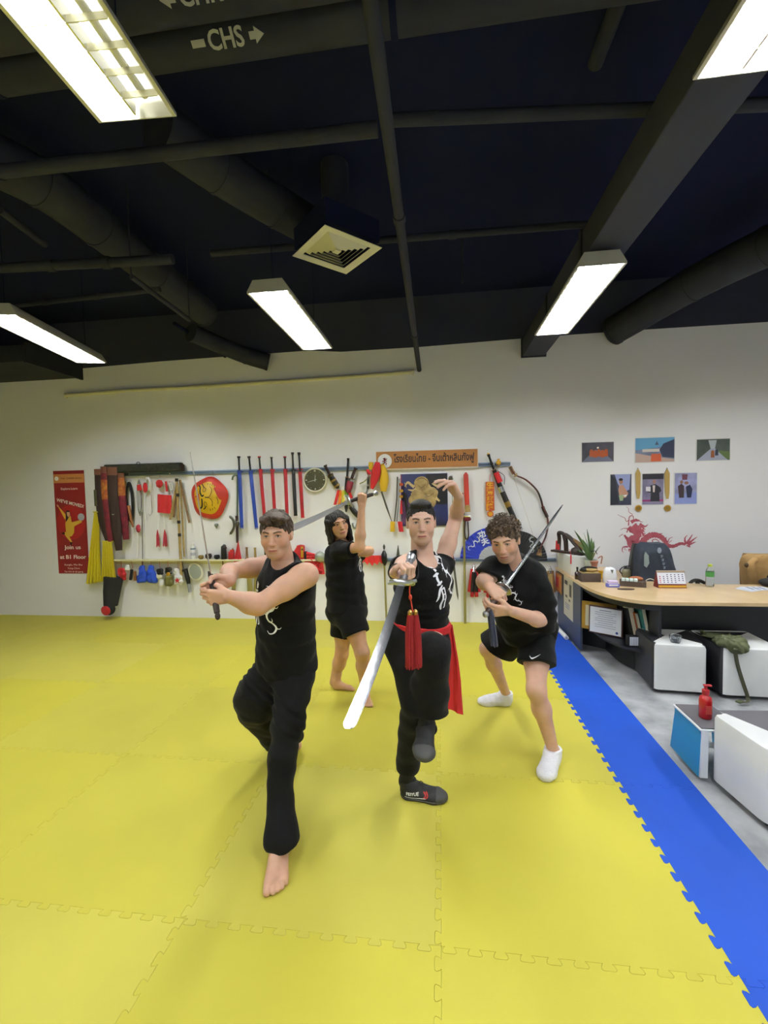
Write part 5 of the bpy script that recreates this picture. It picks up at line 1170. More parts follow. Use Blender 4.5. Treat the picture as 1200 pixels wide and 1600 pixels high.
for k_, (x0, x1) in enumerate(((249, 246), (255, 257))):
    MB().tube(wq((x0, 800), (x1, 828), off=.05), .004, 6).build('string', M_wht, t); mb = MB(); b = W(x1, 827, .05)
    for i in range(26): q = RNG.uniform(-1, 1); mb.tube([b, b+Vector((q*.018, RNG.uniform(-.01, .01), -.08)), b+Vector((q*(.03 if k_ else .022), RNG.uniform(-.015, .015), -.21-RNG.random()*.03))], .0035, 4)
    mb.build('tassel', M_pink, t)
t, c = coil('small white cord loop right of the red cloth', (268, 760), 2.6, 8, M_wht, 3, name='cord_loop', cat='cord'); MB().tube(wq((265, 752), (270, 772), off=.05), .006, 6).build('steel_clip', M_chrome, t)
# sticks
def stick(label, a, b, r0, r1, m_, name='wooden_stick', cat='stick', off=.05, bands=(), group=None, tip=None):
    p0, p1 = W(a[0], a[1], off), W(b[0], b[1], off); t_ = thing(name, p0, label, cat, group); MB().tube([p0, p0.lerp(p1, .5), p1], [r0, (r0+r1)/2, r1], 10).build('shaft', m_, t_)
    for f, mm in bands: q = p0.lerp(p1, f); d = (p1-p0).normalized()*.02; MB().tube([q-d, q+d], (r0+r1)/2*1.25, 10).build('band', mm, t_)
    return t_
stick('long pale staff of sections reaching down past the ledge', (276, 750), (284, 905), .014, .019, M_pale, 'sectional_staff', 'staff', .07, [(.0, M_bk), (.15, M_bk), (.42, M_bk), (.55, M_bk)]); stick('slim pale stick hanging right of the long sectional staff', (282, 750), (288, 870), .011, .012, M_pale)
stick('short brown stick splayed out to the right below the case', (281, 750), (296, 817), .013, .013, M_wood); stick('short pale stick splayed out to the left below the case', (277, 752), (266, 812), .013, .015, M_pale); stick('short darker stick just left of the sectional staff', (277, 752), (271, 808), .012, .013, M_wood)
stick('thin rod hanging from the ledge below the chain whip', (222, 800), (223, 888), .005, .005, M_iron)
# gloves and guards under the ledge
def pad(name, label, cat, blobs, strap=True, at=None):
    t_ = thing(name, W(*blobs[0][1][:2], .06), label, cat)
    done = {}
    for nm, (x, y, rx, rz, ry), mm in blobs:
        if mm.name not in done: done[mm.name] = (nm, G())
        c_ = W(x, y, .03+ry*.9); q = rx*.008; h_ = rz*.008; g = done[mm.name][1]
        for s_ in (-1, 1): g.u(RC(c_+UX*q*.38*s_-UZ*h_*.45, c_+UX*q*.34*s_+UZ*h_*.5, min(q, h_)*.60, min(q, h_)*.52, (0, 1, 0), .8), .022)
    for k_, (nm, g) in done.items(): g.noise(wrinkle(.003, 60, len(nm))); skin_obj(nm, [skin_patch(g, .005)], MATS[k_], t_)
    if strap: x, y = at or blobs[0][1][:2]; a = W(x, y, .05); b_ = Vector((a.x, D-.05, SZ-.02)); MB().tube([a, b_], .003, 6).build('strap', M_pink, t_); hook(b_, t_)
    return t_
pad('boxing_glove', 'small red glove with white cuff under the ledge by the gold cloth', 'glove', [('fist', (190, 894, 8, 7, .05), M_cloth_r), ('cuff', (199, 887, 4.5, 4.5, .04), M_wht), ('thumb', (193, 902, 4.5, 5, .035), M_cloth_r)])
t = thing('hand_wrap', W(207, 890), 'folded black and tan strap between the red glove and the blue gloves', 'strap'); MB().box(W(205, 898, .05), (.035, .03, .15), Matrix.Rotation(.2, 3, 'Y'), bev=.01).build('black_strap', M_bkc, t); MB().box(W(211, 900, .06), (.03, .03, .13), bev=.008).build('tan_strap', M_tan, t); MB().tube([W(208, 888, .05), Vector((W(208, 888).x, D-.05, SZ-.02))], .003).build('cord', M_pink, t)
M_bg = mat('blue_glove_leather', '2a50c8', .4, bump=.2, bscale=20)
for s_, (x, lab) in enumerate(((223, 'blue boxing glove, left one of the pair'), (237, 'blue boxing glove, right one of the pair'))):
    pad('boxing_glove', lab+' under the ledge', 'glove', [('fist', (x, 901, 8.5, 12, .07), M_bg), ('cuff', (x-1, 889, 5.5, 7, .05), M_bg), ('thumb', (x+(5 if s_ else -6), 905, 4, 8, .04), M_bg)])
pad('headguard', 'black and gold glove with cream trim right of the blue gloves', 'glove', [('shell', (250, 893, 6.5, 6, .05), M_bk), ('trim', (249, 899, 6.5, 4.5, .055), M_cream2), ('lower_flap', (253, 911, 5, 7, .04), M_wht)])
pad('headguard', 'black and olive glove with gold patch, second right of the blue gloves', 'glove', [('shell', (263, 892, 7, 6, .05), M_bk), ('palm', (264, 907, 8, 11, .06), mat('olive_leather', '6c6838', .6)), ('patch', (263, 897, 4, 3, .075), M_gold)])
t = pad('foot_guard', 'white foot guard with a red star', 'foot guard', [('shell', (279, 906, 8, 10, .06), M_wht), ('cuff', (276, 893, 6, 5, .05), M_wht)]); c_ = W(277, 907, .145)
MB().prism([c_+UX*cos(a)*r_*1+UZ*sin(a)*r_ for a, r_ in [(pi/2+i*pi/5, .04 if i % 2 == 0 else .017) for i in range(10)]], UN*.004).build('star', M_cloth_r, t)
t = thing('baton_holster', W(290, 890), 'black holster with a grey baton slanting right beneath the ledge', 'holster'); MB().tube(wq((285, 892), (290, 890), (293, 903), (295, 912), off=.06), [.02, .03, .03, .024], 10).build('holster', M_bk, t); MB().tube(wq((294, 908), (297, 925), off=.06), .022, 12).build('baton', mat('grey_tube', '8d9090', .5), t); MB().tube([W(287, 889, .06), Vector((W(287, 889).x, D-.05, SZ-.02))], .003).build('cord', M_bkc, t)
t = thing('paddle_pad', W(306, 880), 'round grey paddle pad with cream rim under the ledge', 'pad'); c_ = W(306, 893, .03)
ol = [c_+UX*(cos(a)*.100+.006)+UZ*(sin(a)*.118-.012*cos(a)) for a in [2*pi*i/36 for i in range(36)]]; il = [c_+(p-c_)*.82+UN*.022 for p in ol]; MB().prism(ol, UN*.022).build('rim', M_cream2, t, 50); MB().prism(il, UN*.008).build('face_panel', mat('grey_vinyl', '9aa196', .6), t)
MB().tube([c_+UZ*.1, Vector((c_.x, D-.03, SZ-.03))], .004).build('hanging_loop', M_cream2, t)
# rattan tiger shield
t = thing('tiger_shield', W(328, 778), 'round domed shield with a red rim and a yellow tiger face painted sideways', 'shield'); c_ = W(328, 778, .02); R1 = .262
def shp(a): return 1+.035*sin(5*a+.8)+.02*sin(3*a)
prof = [(1.0, 0), (1.0, .012), (.86, .035), (.76, .047), (.45, .085), (.2, .1), (.0, .104)]; mb = MB(); vs = []; n = 48
for q, h_ in prof:
    for i in range(n): a = 2*pi*i/n; vs.append(c_+UX*cos(a)*R1*.96*q*shp(a)+UZ*sin(a)*R1*1.06*q*shp(a)+UN*h_)
fs = [(i*n+j, i*n+(j+1) % n, (i+1)*n+(j+1) % n, (i+1)*n+j) for i in range(len(prof)-1) for j in range(n)]; mb.add(vs, fs); M_shr = mat('shield_red', 'cf3a28', .5, c2='b93024', vscale=6); M_shy = mat('shield_yellow', 'd9b21f', .5, c2='cda01c', vscale=9)
mb.m = [0 if i < 3*n else 1 for i in range(len(fs))]; sh = mb.build('shield_dome', [M_shr, M_shy], t, 80)
bv = BVHTree.FromPolygons([v.co.copy() for v in sh.data.vertices], [list(p.vertices) for p in sh.data.polygons])
def sdec(nm, lines, w_, m_): decal(nm, strokes_mesh(lines, w_), c_, UX, UZ, bv, m_, sh, off=.003)
K = .001*8/12   # photograph zoom units to metres
def zz_(pts, w_): return [((x-580)*K, (580-y)*K, w_*K) for x, y in pts]
M_k = mat('ink_black', '1a1710', .6)
sdec('eyebrow', [zz_([(400, 330), (440, 370), (455, 470), (500, 540), (540, 520)], 30), zz_([(470, 300), (510, 350), (540, 380)], 18), zz_([(430, 780), (480, 740), (495, 640), (490, 590)], 30), zz_([(500, 800), (545, 770), (560, 740)], 18)], .01, M_k)
sdec('eye_ring', [zz_([(540, 370), (575, 400), (560, 450), (525, 455), (515, 410), (540, 370)], 10), zz_([(550, 650), (590, 680), (580, 740), (545, 740), (535, 690), (550, 650)], 10)], .01, M_k)
sdec('muzzle_line', [zz_([(640, 350), (690, 420), (680, 500), (640, 560), (560, 560)], 9), zz_([(560, 570), (650, 580), (700, 650), (690, 740)], 9), zz_([(780, 560), (800, 640), (790, 700)], 9), zz_([(720, 330), (760, 440), (800, 480)], 9)], .01, M_k)
sdec('whisker_mark', [zz_([(600, 290), (605, 330)], 10), zz_([(650, 300), (645, 335)], 10), zz_([(690, 310), (680, 345)], 10), zz_([(640, 790), (640, 830)], 10), zz_([(690, 780), (680, 815)], 10), zz_([(720, 760), (735, 790)], 10)], .01, M_k)
sdec('forehead_mark', [zz_([(320, 550), (430, 540)], 26), zz_([(380, 480), (375, 630)], 22), zz_([(425, 490), (428, 640)], 22)], .01, M_shr); sdec('mouth', [zz_([(690, 270), (780, 350), (840, 470), (890, 560), (850, 590), (780, 440), (740, 380)], 60)], .02, M_shr)
MB().lathe([(.02, 0), (.03, .02), (0.001, .07)], W(338, 818, .02), (0, 0, -1), 8).build('grip_end', mat('grey_green_metal', '8a9080', .5), t)
# hooked green sword with crescent guards
M_verd = mat('aged_green_steel', '5d6a58', .45, metal=.6); M_irn = mat('antique_steel', '6b6a60', .4, metal=.8)
t = thing('hook_sword', W(370, 745), 'green-grey hook sword with crescent guard and red cloth, left of the blue batons', 'hook sword')
MB().tube(cubic(wq((363, 750), (364, 745), (368, 742), (371, 745), (371, 760), (371, 800), (371, 838), off=.05), 5), .013, 8, flat=(UX, .4)).build('blade', M_verd, t)
MB().tube(cubic(wq((358, 806), (364, 812), (366, 822), (363, 830), (358, 836), off=.07), 5), [.002]+[.018]*18+[.002, .002], 8, flat=(UX, .4)).build('crescent_guard', M_irn, t); MB().tube(wq((370, 806), (371, 848), off=.06), [.02, .016], 8).build('grip', M_brn, t); MB().ell(W(371, 818, .07), (.028, .02, .04)).build('boss', M_irn, t)
g_ = [[W(372-(i*1.0)*(1)+(j/6)*(i*1.9), 843+i*5.2, .07+.014*sin(j*1.7+i*.3)) for j in range(7)] for i in range(9)]; MB().sheet(g_, .006, (0, 1, 0)).build('red_cloth', M_cloth_r, t, 70)
# row of batons / scabbards
def baton(label, a, b, mg, mbdy, wpx=7, gl=.15, group='sword sheaths hanging in a row on the rail', off=.06, butt=None):
    p0, p1 = W(a[0], a[1], off), W(b[0], b[1], off); t_ = thing('sheathed_sword', p0, label, 'sheathed sword', group); L_ = (p1-p0); q = p0.lerp(p1, gl); w_ = wpx*.008/2
    MB().tube([p0, p0.lerp(q, .12), p0.lerp(q, .14), q], [w_*.75, w_*.75, w_*.48, w_*.5], 10).build('grip', mg, t_); MB().tube([p0-L_.normalized()*.0, p0+L_.normalized()*.012], w_*.85, 10).build('pommel_cap', butt or mg, t_)
    MB().tube([q, q.lerp(p1, .02), p1], [w_*.8, w_*1.0, w_*.92], 12, flat=(UX, .6)).build('scabbard', mbdy, t_); MB().tube([q-L_*.006, q+L_*.008], w_*1.15, 12, flat=(UX, .7)).build('collar', mbdy, t_); MB().tube([p1-L_*.02, p1], w_*1.0, 12, flat=(UX, .6)).build('end_cap', M_chrome if mbdy is M_bluel else mbdy, t_)
    zr = RZ; f = (zr-p0.z)/(p1.z-p0.z); h_ = p0+L_*f; MB().box(h_+Vector((0, .02, 0)), (.07, .03, .012), bev=.003).build('holder', M_bluel if mbdy is M_bluel else M_redl if mbdy is M_redl else M_bk, t_)
    return t_
baton('blue sheathed sword with dark grip, leftmost of the row', (373, 713), (378, 827), M_bk, M_bluel, 6.5, .2); baton('blue sheathed sword leaning right, second of the row', (389, 713), (401, 827), M_bk, M_bluel, 6.5, .2)
baton('red sheathed sword with red butt, third in the row', (405, 713), (414, 815), M_bk, M_redl, 6, .2, butt=M_redl); baton('red sheathed sword with pale butt, fourth in the row', (424, 713), (430, 815), M_bk, M_redl, 6, .2, butt=M_cream2)
baton('red sheathed sword upright, right of the pale-butted one', (445, 713), (449, 815), M_bk, M_redl, 6, .2, butt=M_redl); baton('all black sheathed sword in the row', (457, 707), (462, 806), M_bk, M_bk, 6, .27); baton('red sheathed sword with long black grip next to the clock', (467, 707), (473, 809), M_bk, M_redl, 6, .30)
# clock
c_ = W(492.5, 750, .03); t = thing('wall_clock', c_, 'round wall clock with dark face and cream rim', 'clock'); r_ = .155
MB().lathe([(r_*.95, -.03), (r_, -.01), (r_, .012), (r_*.96, .022), (r_*.88, .016), (r_*.88, .008)], c_, (0, -1, 0), 48, cap=False).build('rim', M_cream2, t); MB().lathe([(r_*.89, -.005), (r_*.89, .006)], c_, (0, -1, 0), 48).build('dial', mat('clock_dial', '45442a', .5, c2='38381f', vscale=8), t)
for i in range(12): a = pi/6*i; q = .012 if i % 3 == 0 else .0045; MB().box(c_+UN*.0075+(UX*sin(a)+UZ*cos(a))*r_*.74, (q, .002, q*(1.5)), Matrix.Rotation(a, 3, 'Y')).build('hour_mark', M_wht, t)
for nm, a, l_, w_ in (('hour_hand', .08, .065, .007), ('minute_hand', -1.83, .10, .0055)):
    d_ = UX*sin(a)+UZ*cos(a); s2 = d_.cross(UN); MB().prism([c_+UN*.010-d_*.02-s2*w_/2, c_+UN*.010-d_*.02+s2*w_/2, c_+UN*.010+d_*l_+s2*w_*.3, c_+UN*.010+d_*l_-s2*w_*.3], UN*.002).build(nm, M_wht, t)
wtxt('12', c_.x, c_.z+r_*.76, .034, M_wht, t, off=.0375, name='numeral')
# fan of sabres right of the clock
def wsabre(label, a, b, ms, mg, wpx=8, gl=.22, curve=3, off=.06, bl=None, group=None, name='sheathed_sabre', bands=()):
    p0, p1 = W(a[0], a[1], off), W(b[0], b[1], off); t_ = thing(name, p0, label, 'sabre', group); d_ = (p1-p0).normalized(); s_ = d_.cross(UN); L_ = (p1-p0).length; w_ = wpx*.008/2
    f = lambda k: p0+(p1-p0)*k+s_*(curve*.008*sin(pi*k)); MB().tube([f(0), f(gl*.2), f(gl*.6), f(gl)], [w_*.7, w_*.45, w_*.5, w_*.45], 10).build('grip', mg, t_); MB().lathe([(w_*.3, -.008), (w_*1.25, 0), (w_*.3, .01)], f(gl), d_, 12).build('guard', M_brass, t_)
    ks = [gl+(1-gl)*i/8 for i in range(9)]; MB().tube([f(k) for k in ks], [w_*(.8+.3*sin(pi*i/8)) if i < 8 else w_*.4 for i in range(9)], 10, flat=(s_, .45)).build('scabbard' if not bl else 'blade', bl or ms, t_)
    for k, mm in bands: MB().tube([f(k), f(k+.07)], w_*1.12, 10, flat=(s_, .5)).build('band', mm, t_)
    return t_
M_ora = mat('ornate_gold_black', '6a5a22', .5, c2='1c1812', vscale=30)
wsabre('ornate gold and black sabre leaning right beside the clock', (508, 727), (529, 763), M_bk, M_brn, 9, .4, 1, bands=[(.42, M_ora), (.62, M_brass), (.85, M_brass)]); wsabre('long black sheathed sabre rising highest above the rail behind the woman\'s sword', (544, 716), (541, 800), M_bk, M_bk, 6, .35, 1, off=.05)
wsabre('dark red sheathed sabre leaning left with silver collar behind the woman\'s sword', (556, 731), (543, 770), M_mar, M_brn, 10, .45, 1, off=.09, bands=[(.47, M_chrome)]); wsabre('black broad scabbard slanting down right behind the raised hand', (546, 789), (564, 810), M_bk, M_bk, 8, .1, 1)
t = thing('sword_scarf', W(538, 775), 'striped red, white, orange and green scarf tied under the fanned sabres', 'scarf')
for i, (c1, x) in enumerate((('c8201f', 529), ('e8862a', 532.5), ('dcc83a', 536), ('7fb030', 539.5), ('ece6dc', 534), ('c8201f', 542))):
    g_ = [[W(x-2+j*1.5+(i-2)*.5*k_, 766+k_*3.8-(6 if i > 3 else 0), .08+.006*sin(j+k_)) for j in range(4)] for k_ in range(7)]; MB().sheet(g_, .004, (0, 1, 0)).build('scarf_strip', mat('scarf_%d' % i, c1, .7), t)
# bare hook sword with flag
t = thing('hook_sword', W(574, 745), 'bright steel hook sword hanging behind the woman\'s raised forearm', 'hook sword'); MB().tube(cubic(wq((575, 762), (571, 775), (566, 790), (560, 812), (556, 824), (553, 826), (551, 820), (551, 817), off=.05), 4), .012, 8, flat=(UX, .35)).build('blade', M_chrome, t); MB().tube(wq((575, 745), (575, 764), off=.05), .014, 8).build('grip', M_iron, t); MB().tube(cubic(wq((562, 756), (570, 752), (575, 745), (573, 738), off=.06), 4), .007, 6).build('crescent_guard', M_chrome, t)
t = thing('flagged_sabre', W(590, 730), 'steel sabre wrapped in red and yellow cloths beside the orange signboard', 'sabre'); MB().tube(wq((596, 768), (604, 792), (612, 815), off=.05), [.011, .012, .004], 8, flat=(UX, .4)).build('blade', M_irn, t)
def sack(nm, pts, ws, mm, o=.08): MB().tube(cubic([W(x, y, o) for x, y in pts], 4), list(np.interp(np.linspace(0, 1, (len(pts)-1)*4+1), np.linspace(0, 1, len(ws)), [v*.004 for v in ws])), 14, flat=(UX, .55)).build(nm, mm, t, 80)
sack('yellow_cloth', [(597, 725), (600, 745), (599, 768)], [6, 13, 15, 9], M_cloth_y, .06); sack('red_cloth', [(590, 722), (587, 742), (581, 764)], [7, 15, 13, 5], M_cloth_r, .10); sack('yellow_knot', [(580, 722), (579, 734)], [7, 8, 5], M_cloth_y, .11); sack('red_knot', [(573, 734), (579, 741)], [4, 6, 5], M_cloth_r, .09); MB().ell(W(575, 758, .1), (.015, .015, .015)).build('pommel', M_chrome, t)
t = thing('pair_of_sabres', W(618, 790), 'pair of thin sabres hanging handle down with a yellow and a red scarf', 'sabres'); MB().tube(wq((621, 745), (620, 780), (616, 818), off=.04), .009, 8, flat=(UX, .5)).build('blade', M_irn, t); MB().tube(wq((624, 748), (623, 785), (620, 815), off=.06), .008, 8, flat=(UX, .5)).build('blade', M_chrome, t)
for nm, x, mm in (('yellow_scarf', 613, M_cloth_y), ('red_scarf', 624, M_cloth_r)):
    g_ = [[W(x-3+j*1.8+.5*k_*(1 if x > 620 else -.2), 815+k_*3.2, .07+.008*sin(j*2+k_)) for j in range(5)] for k_ in range(6)]; MB().sheet(g_, .01, (0, 1, 0)).build(nm, mm, t, 70)
# school signboard
p, q = flatrect(588, 703, 747, 732, .03); a = W(588, 734, .0); b = W(747, 732, .0); za = (W(588, 705).z+W(747, 701).z)/2; zb = (W(588, 735).z+W(747, 731).z)/2; cx = (a.x+b.x)/2; w = b.x-a.x; hh = za-zb; cz = (za+zb)/2
t = thing('signboard', (cx, D, cz), 'orange signboard with Thai lettering and a round white emblem', 'sign'); MB().box((cx, D-.02, cz), (w, .04, hh), bev=.004).build('frame', mat('sign_white_edge', 'e6dccb', .4), t); M_sgn = mat('sign_orange', 'b27a48', .22, coat=.5); MB().box((cx, D-.042, cz+.004), (w-.018, .006, hh-.026)).build('panel', M_sgn, t)
M_sk = mat('sign_dark_lettering', '2b1d16', .5); lettering('โรงเรียนไทย - จีนเต้าหลินกังฟู', (cx+.09, D-.0462, cz+.012), UX, UZ, .12, M_sk, t, width=w*.78, bold=.003)
c_ = Vector((cx-w/2+.115, D-.046, cz-.006)); MB().lathe([(.088, 0), (.088, .003)], c_, (0, -1, 0), 32).build('emblem_disc', M_wht, t); MB().lathe([(.012, 0), (.012, .003)], c_+UN*.003+Vector((0, 0, .03)), (0, -1, 0), 12).build('emblem_head', M_mar, t)
mb = MB()
for L in ([(-.02, .035), (.0, .01), (.025, -.005)], [(0, .02), (-.002, -.02), (-.02, -.045)], [(0, -.01), (.02, -.03), (.012, -.05)], [(-.03, -.005), (0, .008), (.03, .03)]): mb.tube([c_+UN*.004+UX*x+UZ*z_ for x, z_ in L], .006, 6)
mb.build('emblem_figure', M_mar, t)
# picture of the golden figure (plain stand-in shapes)
a, b = W(626, 741, 0), W(700, 812, 0); cx, w = (a.x+b.x)/2, b.x-a.x; cz, hh = (W(626, 741).z+W(626, 822).z)/2, W(626, 741).z-W(626, 822).z
t = thing('wall_hanging', (cx, D, cz), 'dark blue wall picture with a pale gold coiling dragon behind the centre man', 'picture'); MB().box((cx, D-.012, cz), (w, .024, hh), bev=.003).build('backing', mat('picture_blue', '27306a', .5, c2='14152c', vscale=3), t)
MB().box((cx+w*.27, D-.0255, cz+hh*.2), (w*.44, .003, hh*.58)).build('dark_field', mat('picture_black', '17171c', .5), t); MB().box((cx-w*.3, D-.0255, cz-hh*.25), (w*.38, .003, hh*.45)).build('violet_field', mat('picture_violet', '5a3a5e', .5), t)
M_dg = mat('picture_gold', 'b79c66', .5, c2='8d7548', vscale=14); c_ = Vector((cx, D-.027, cz))
sq = MB(); 
for (x, z_, r1) in ((-.03, .20, .095), (.0, .12, .10), (-.08, .05, .09), (.09, .08, .08), (.05, -.02, .10), (-.14, .0, .06)): sq.lathe([(r1*w/.6, 0), (r1*w/.6*.9, .003+.0009*len(sq.v)/52)], c_+UX*x+UZ*z_, (0, -1, 0), 26)
sq.build('figure_mass', M_dg, t)
dr = strokes_mesh([[(-.24, .17, .012), (-.2, .22, .03), (-.16, .19, .03), (-.12, .16, .04)], [(-.2, .13, .01), (-.13, .12, .03), (-.08, .16, .03)], [(.1, .2, .015), (.16, .17, .03), (.2, .2, .015), (.25, .22, .006)], [(.08, .12, .02), (.15, .1, .04), (.14, .03, .04), (.19, -.02, .02)], [(-.24, .22, .006), (-.22, .16, .01)]], .02)
dr.materials.append(mat('picture_pale_gold', 'cbb27e', .5)); 
for v in dr.vertices: v.co = c_+UN*.001+UX*v.co.x+UZ*v.co.y
o = bpy.data.objects.new('figure_scrolls', dr); COL.objects.link(o); o.parent = t; o.matrix_parent_inverse = Matrix.Translation(-Vector(t['_o']))
dr2 = strokes_mesh([[(-.10, .24, .006), (-.02, .27, .008), (.05, .22, .008), (.03, .15, .006)], [(-.07, .18, .006), (-.03, .15, .006), (.02, .19, .006)], [(.12, .08, .005), (.05, .04, .006), (.0, .09, .006)]], .006); dr2.materials.append(mat('picture_line', '6b5634', .6))
for v in dr2.vertices: v.co = c_+UN*.008+UX*v.co.x+UZ*v.co.y
o = bpy.data.objects.new('figure_lines', dr2); COL.objects.link(o); o.parent = t; o.matrix_parent_inverse = Matrix.Translation(-Vector(t['_o']))
# bead strings beside the picture
t = thing('bead_charm', W(628, 745), 'string of orange and gold beads with red tassel left of the blue picture', 'charm'); MB().tube(wq((627, 742), (627, 800), off=.05), .003, 6).build('cord', M_cloth_r, t)
for x, y, r_, mm in ((627, 757, .024, M_orng), (627, 767, .024, M_gold), (627, 776, .022, M_gold)): MB().lathe([(.004, .02), (r_, .012), (r_, -.012), (.004, -.02)], W(x, y, .06), n=14).build('bead', mm, t)
MB().tube(wq((627, 782), (627, 803), off=.05), [.01, .018], 8).build('tassel', M_cloth_r, t)
stick('dark thin sheathed blade at the lower left edge of the blue picture', (632, 770), (640, 822), .02, .012, M_bk, 'sheathed_dagger', 'dagger'); 
t = thing('thread_charm', W(706, 790), 'small knotted charm with red and silver tassels right of the blue picture', 'charm'); MB().tube(wq((706, 742), (707, 800), off=.04), .003, 6).build('cord', M_irn, t); MB().ell(W(707, 808, .05), (.02, .02, .03), jit=.2).build('red_knot', M_cloth_r, t); MB().ell(W(709, 822, .05), (.03, .02, .04), jit=.3).build('silver_tassel', M_chrome, t); MB().ell(W(703, 825, .05), (.022, .02, .03), jit=.3).build('gold_tassel', M_gold, t); MB().ell(W(704, 748, .05), (.025, .02, .03), jit=.3).build('top_knot', M_iron, t)
# red scabbard with brass fittings
t = thing('sheathed_sword', W(728, 740), 'red sheathed sword with pale grip hanging point up right of the picture', 'sheathed sword'); MB().tube(wq((728, 738), (728, 742), (729, 770), (730, 789), off=.06), [.01, .028, .03, .028], 14, flat=(UX, .5)).build('scabbard', mat('bright_red_scabbard', 'bd3a2c', .4), t); MB().tube(wq((730, 789), (731, 800), off=.06), .032, 12, flat=(UX, .5)).build('pale_collar', M_pale, t)
MB().tube(wq((725, 806), (735, 807), off=.07), .016, 8).build('guard', M_chrome, t); MB().ell(W(730, 811, .07), (.045, .025, .025), jit=.15).build('knotted_cord', M_mar, t); MB().tube(cubic(wq((727, 812), (726, 830), (728, 842), (732, 838), (731, 815), off=.06), 5), .008, 6).build('cord_loop', M_brn, t); MB().tube(wq((723, 770), (723, 800), off=.04), .009, 6).build('side_rod', M_mar, t)
t = thing('long_staff', W(727, 960), 'long olive staff standing against the wall left of the blue fan', 'staff'); p = W(725, 815, .035); q = W(727, 972, .06); MB().tube([p, (q.x, D-.05, .0)], [.013, .016], 10).build('shaft', mat('olive_wood', '8e8348', .5), t)
MB().tube([p+UZ*.18, p], [.010, .013], 10).build('dark_top', M_wood, t)
# spears at the woman's right
for x, xb, lab, top, h_ in ((600, 604, 'black-headed spear standing against the wall between the woman and the centre man', 849, 30), (622, 626, 'second spear, mostly hidden behind the centre man', 852, 22)):
    t = thing('spear', W(xb, 975), lab, 'spear'); p = W(x, top, .06); b_ = W(xb, 972, .06); MB().tube([W(x+.5, 880, .06), (b_.x, D-.06, 0)], .012, 10).build('shaft', mat('olive_wood', '8e8348', .5), t)
    if x == 600: MB().tube([W(600, 860, .06), W(600, 866, .06), W(601, 878, .06), W(601, 884, .06)], [.012, .036, .034, .010], 12).build('head_cover', M_bk, t); MB().lathe([(.001, 0), (.016, -.03), (.009, -.07)], W(600, 850, .06), n=8).build('tip', M_iron, t)
    else: MB().tube([W(x, top, .06), W(x, 872, .06)], [.004, .026], 8, flat=(UX, .3)).build('blade', M_irn, t)
# long couplet charm
t = thing('red_charm', W(766, 745), 'red plaque charm with gold characters and a round pendant below', 'charm'); a, b = W(758.5, 753, .04), W(772.5, 798, .04); cxx = (a.x+b.x)/2; MB().box((cxx, D-.045, (a.z+b.z)/2), (b.x-a.x, .018, a.z-b.z), bev=.008).build('plaque', M_orng, t)
M_gy = mat('charm_gold', 'e0a52a', .4)
for i, ch in enumerate('生意興隆'): wtxt(ch, cxx, a.z-(a.z-b.z)*(.13+.25*i), .088, M_gy, t, off=.0555, bold=.003)
MB().tube([Vector((cxx, D-.045, a.z)), W(766, 741, .035)], .003, 6).build('hanging_cord', M_cloth_r, t); c_ = W(766, 803, .045); MB().lathe([(.038, 0), (.038, .012)], c_, (0, -1, 0), 20).build('pendant', M_orng, t); MB().lathe([(.026, 0), (.026, .003)], c_+UN*.012, (0, -1, 0), 20).build('pendant_ring', M_gy, t); MB().tube([c_+UZ*.03, c_+UZ*.06], .003, 6).build('link', M_cloth_r, t)
# black sabre with red grip, leaning
t = wsabre('long black scabbard with red and gold fittings slanting behind the crouching man', (763, 710), (812, 828), M_bk, M_bk, 7.5, .20, 2, off=.06, bands=[(.42, M_chrome), (.62, M_brass), (.86, M_brass)])
p0, p1 = W(763, 710, .06), W(812, 828, .06); MB().tube([p0.lerp(p1, .24), p0.lerp(p1, .37)], [.034, .036], 12, flat=(UX, .6)).build('red_section', M_cloth_r, t); MB().ell(p0, (.016, .016, .02)).build('pommel', M_gold, t); MB().tube(cubic([p0.lerp(p1, .2), p0.lerp(p1, .28)+UX*.08, p0.lerp(p1, .4)+UX*.04], 5), .004, 6).build('hanger_cord', M_iron, t)
t = thing('brass_knob', W(779, 724), 'small brass ornament on the rail left of the bow', 'ornament'); MB().lathe([(.012, -.03), (.03, -.015), (.03, .01), (.012, .035), (.02, .045)], W(779, 723, .05), n=14).build('ornament_body', M_gold, t); MB().box(W(779, 729, .04), (.03, .03, .012)).build('foot', M_brass, t)
# recurve bow
t = thing('recurve_bow', W(845, 790), 'recurve bow with dark red limbs hanging on the right side of the wall', 'bow')
bp = cubic(wq((797, 729), (801, 737), (807, 743), (822, 750), (838, 765), (845, 780), (849, 795), (855, 808), (856, 822), (852, 840), (845, 855), (842, 868), off=.06), 4); n = len(bp)
wid = [.016+.010*(sin(pi*i/(n-1))) for i in range(n)]; M_bow = mat('bow_limb', '6b2a2c', .45, c2='2a1f1e', vscale=7); MB().tube(bp, wid, 8, flat=(UN, .45)).build('limbs', M_bow, t); MB().tube(bp[23:29], .020, 10).build('grip', M_bk, t); MB().tube(bp[:7], .022, 8, flat=(UX, .6)).build('upper_tip', M_wood, t); MB().tube(bp[7:9], .024, 8).build('pale_binding', M_pale, t); MB().tube(bp[-4:], [.018, .02, .03, .034], 8, flat=(UX, .6)).build('lower_tip', M_wood, t); MB().tube([bp[1], bp[-2]], .0012, 5).build('string', M_pale, t)
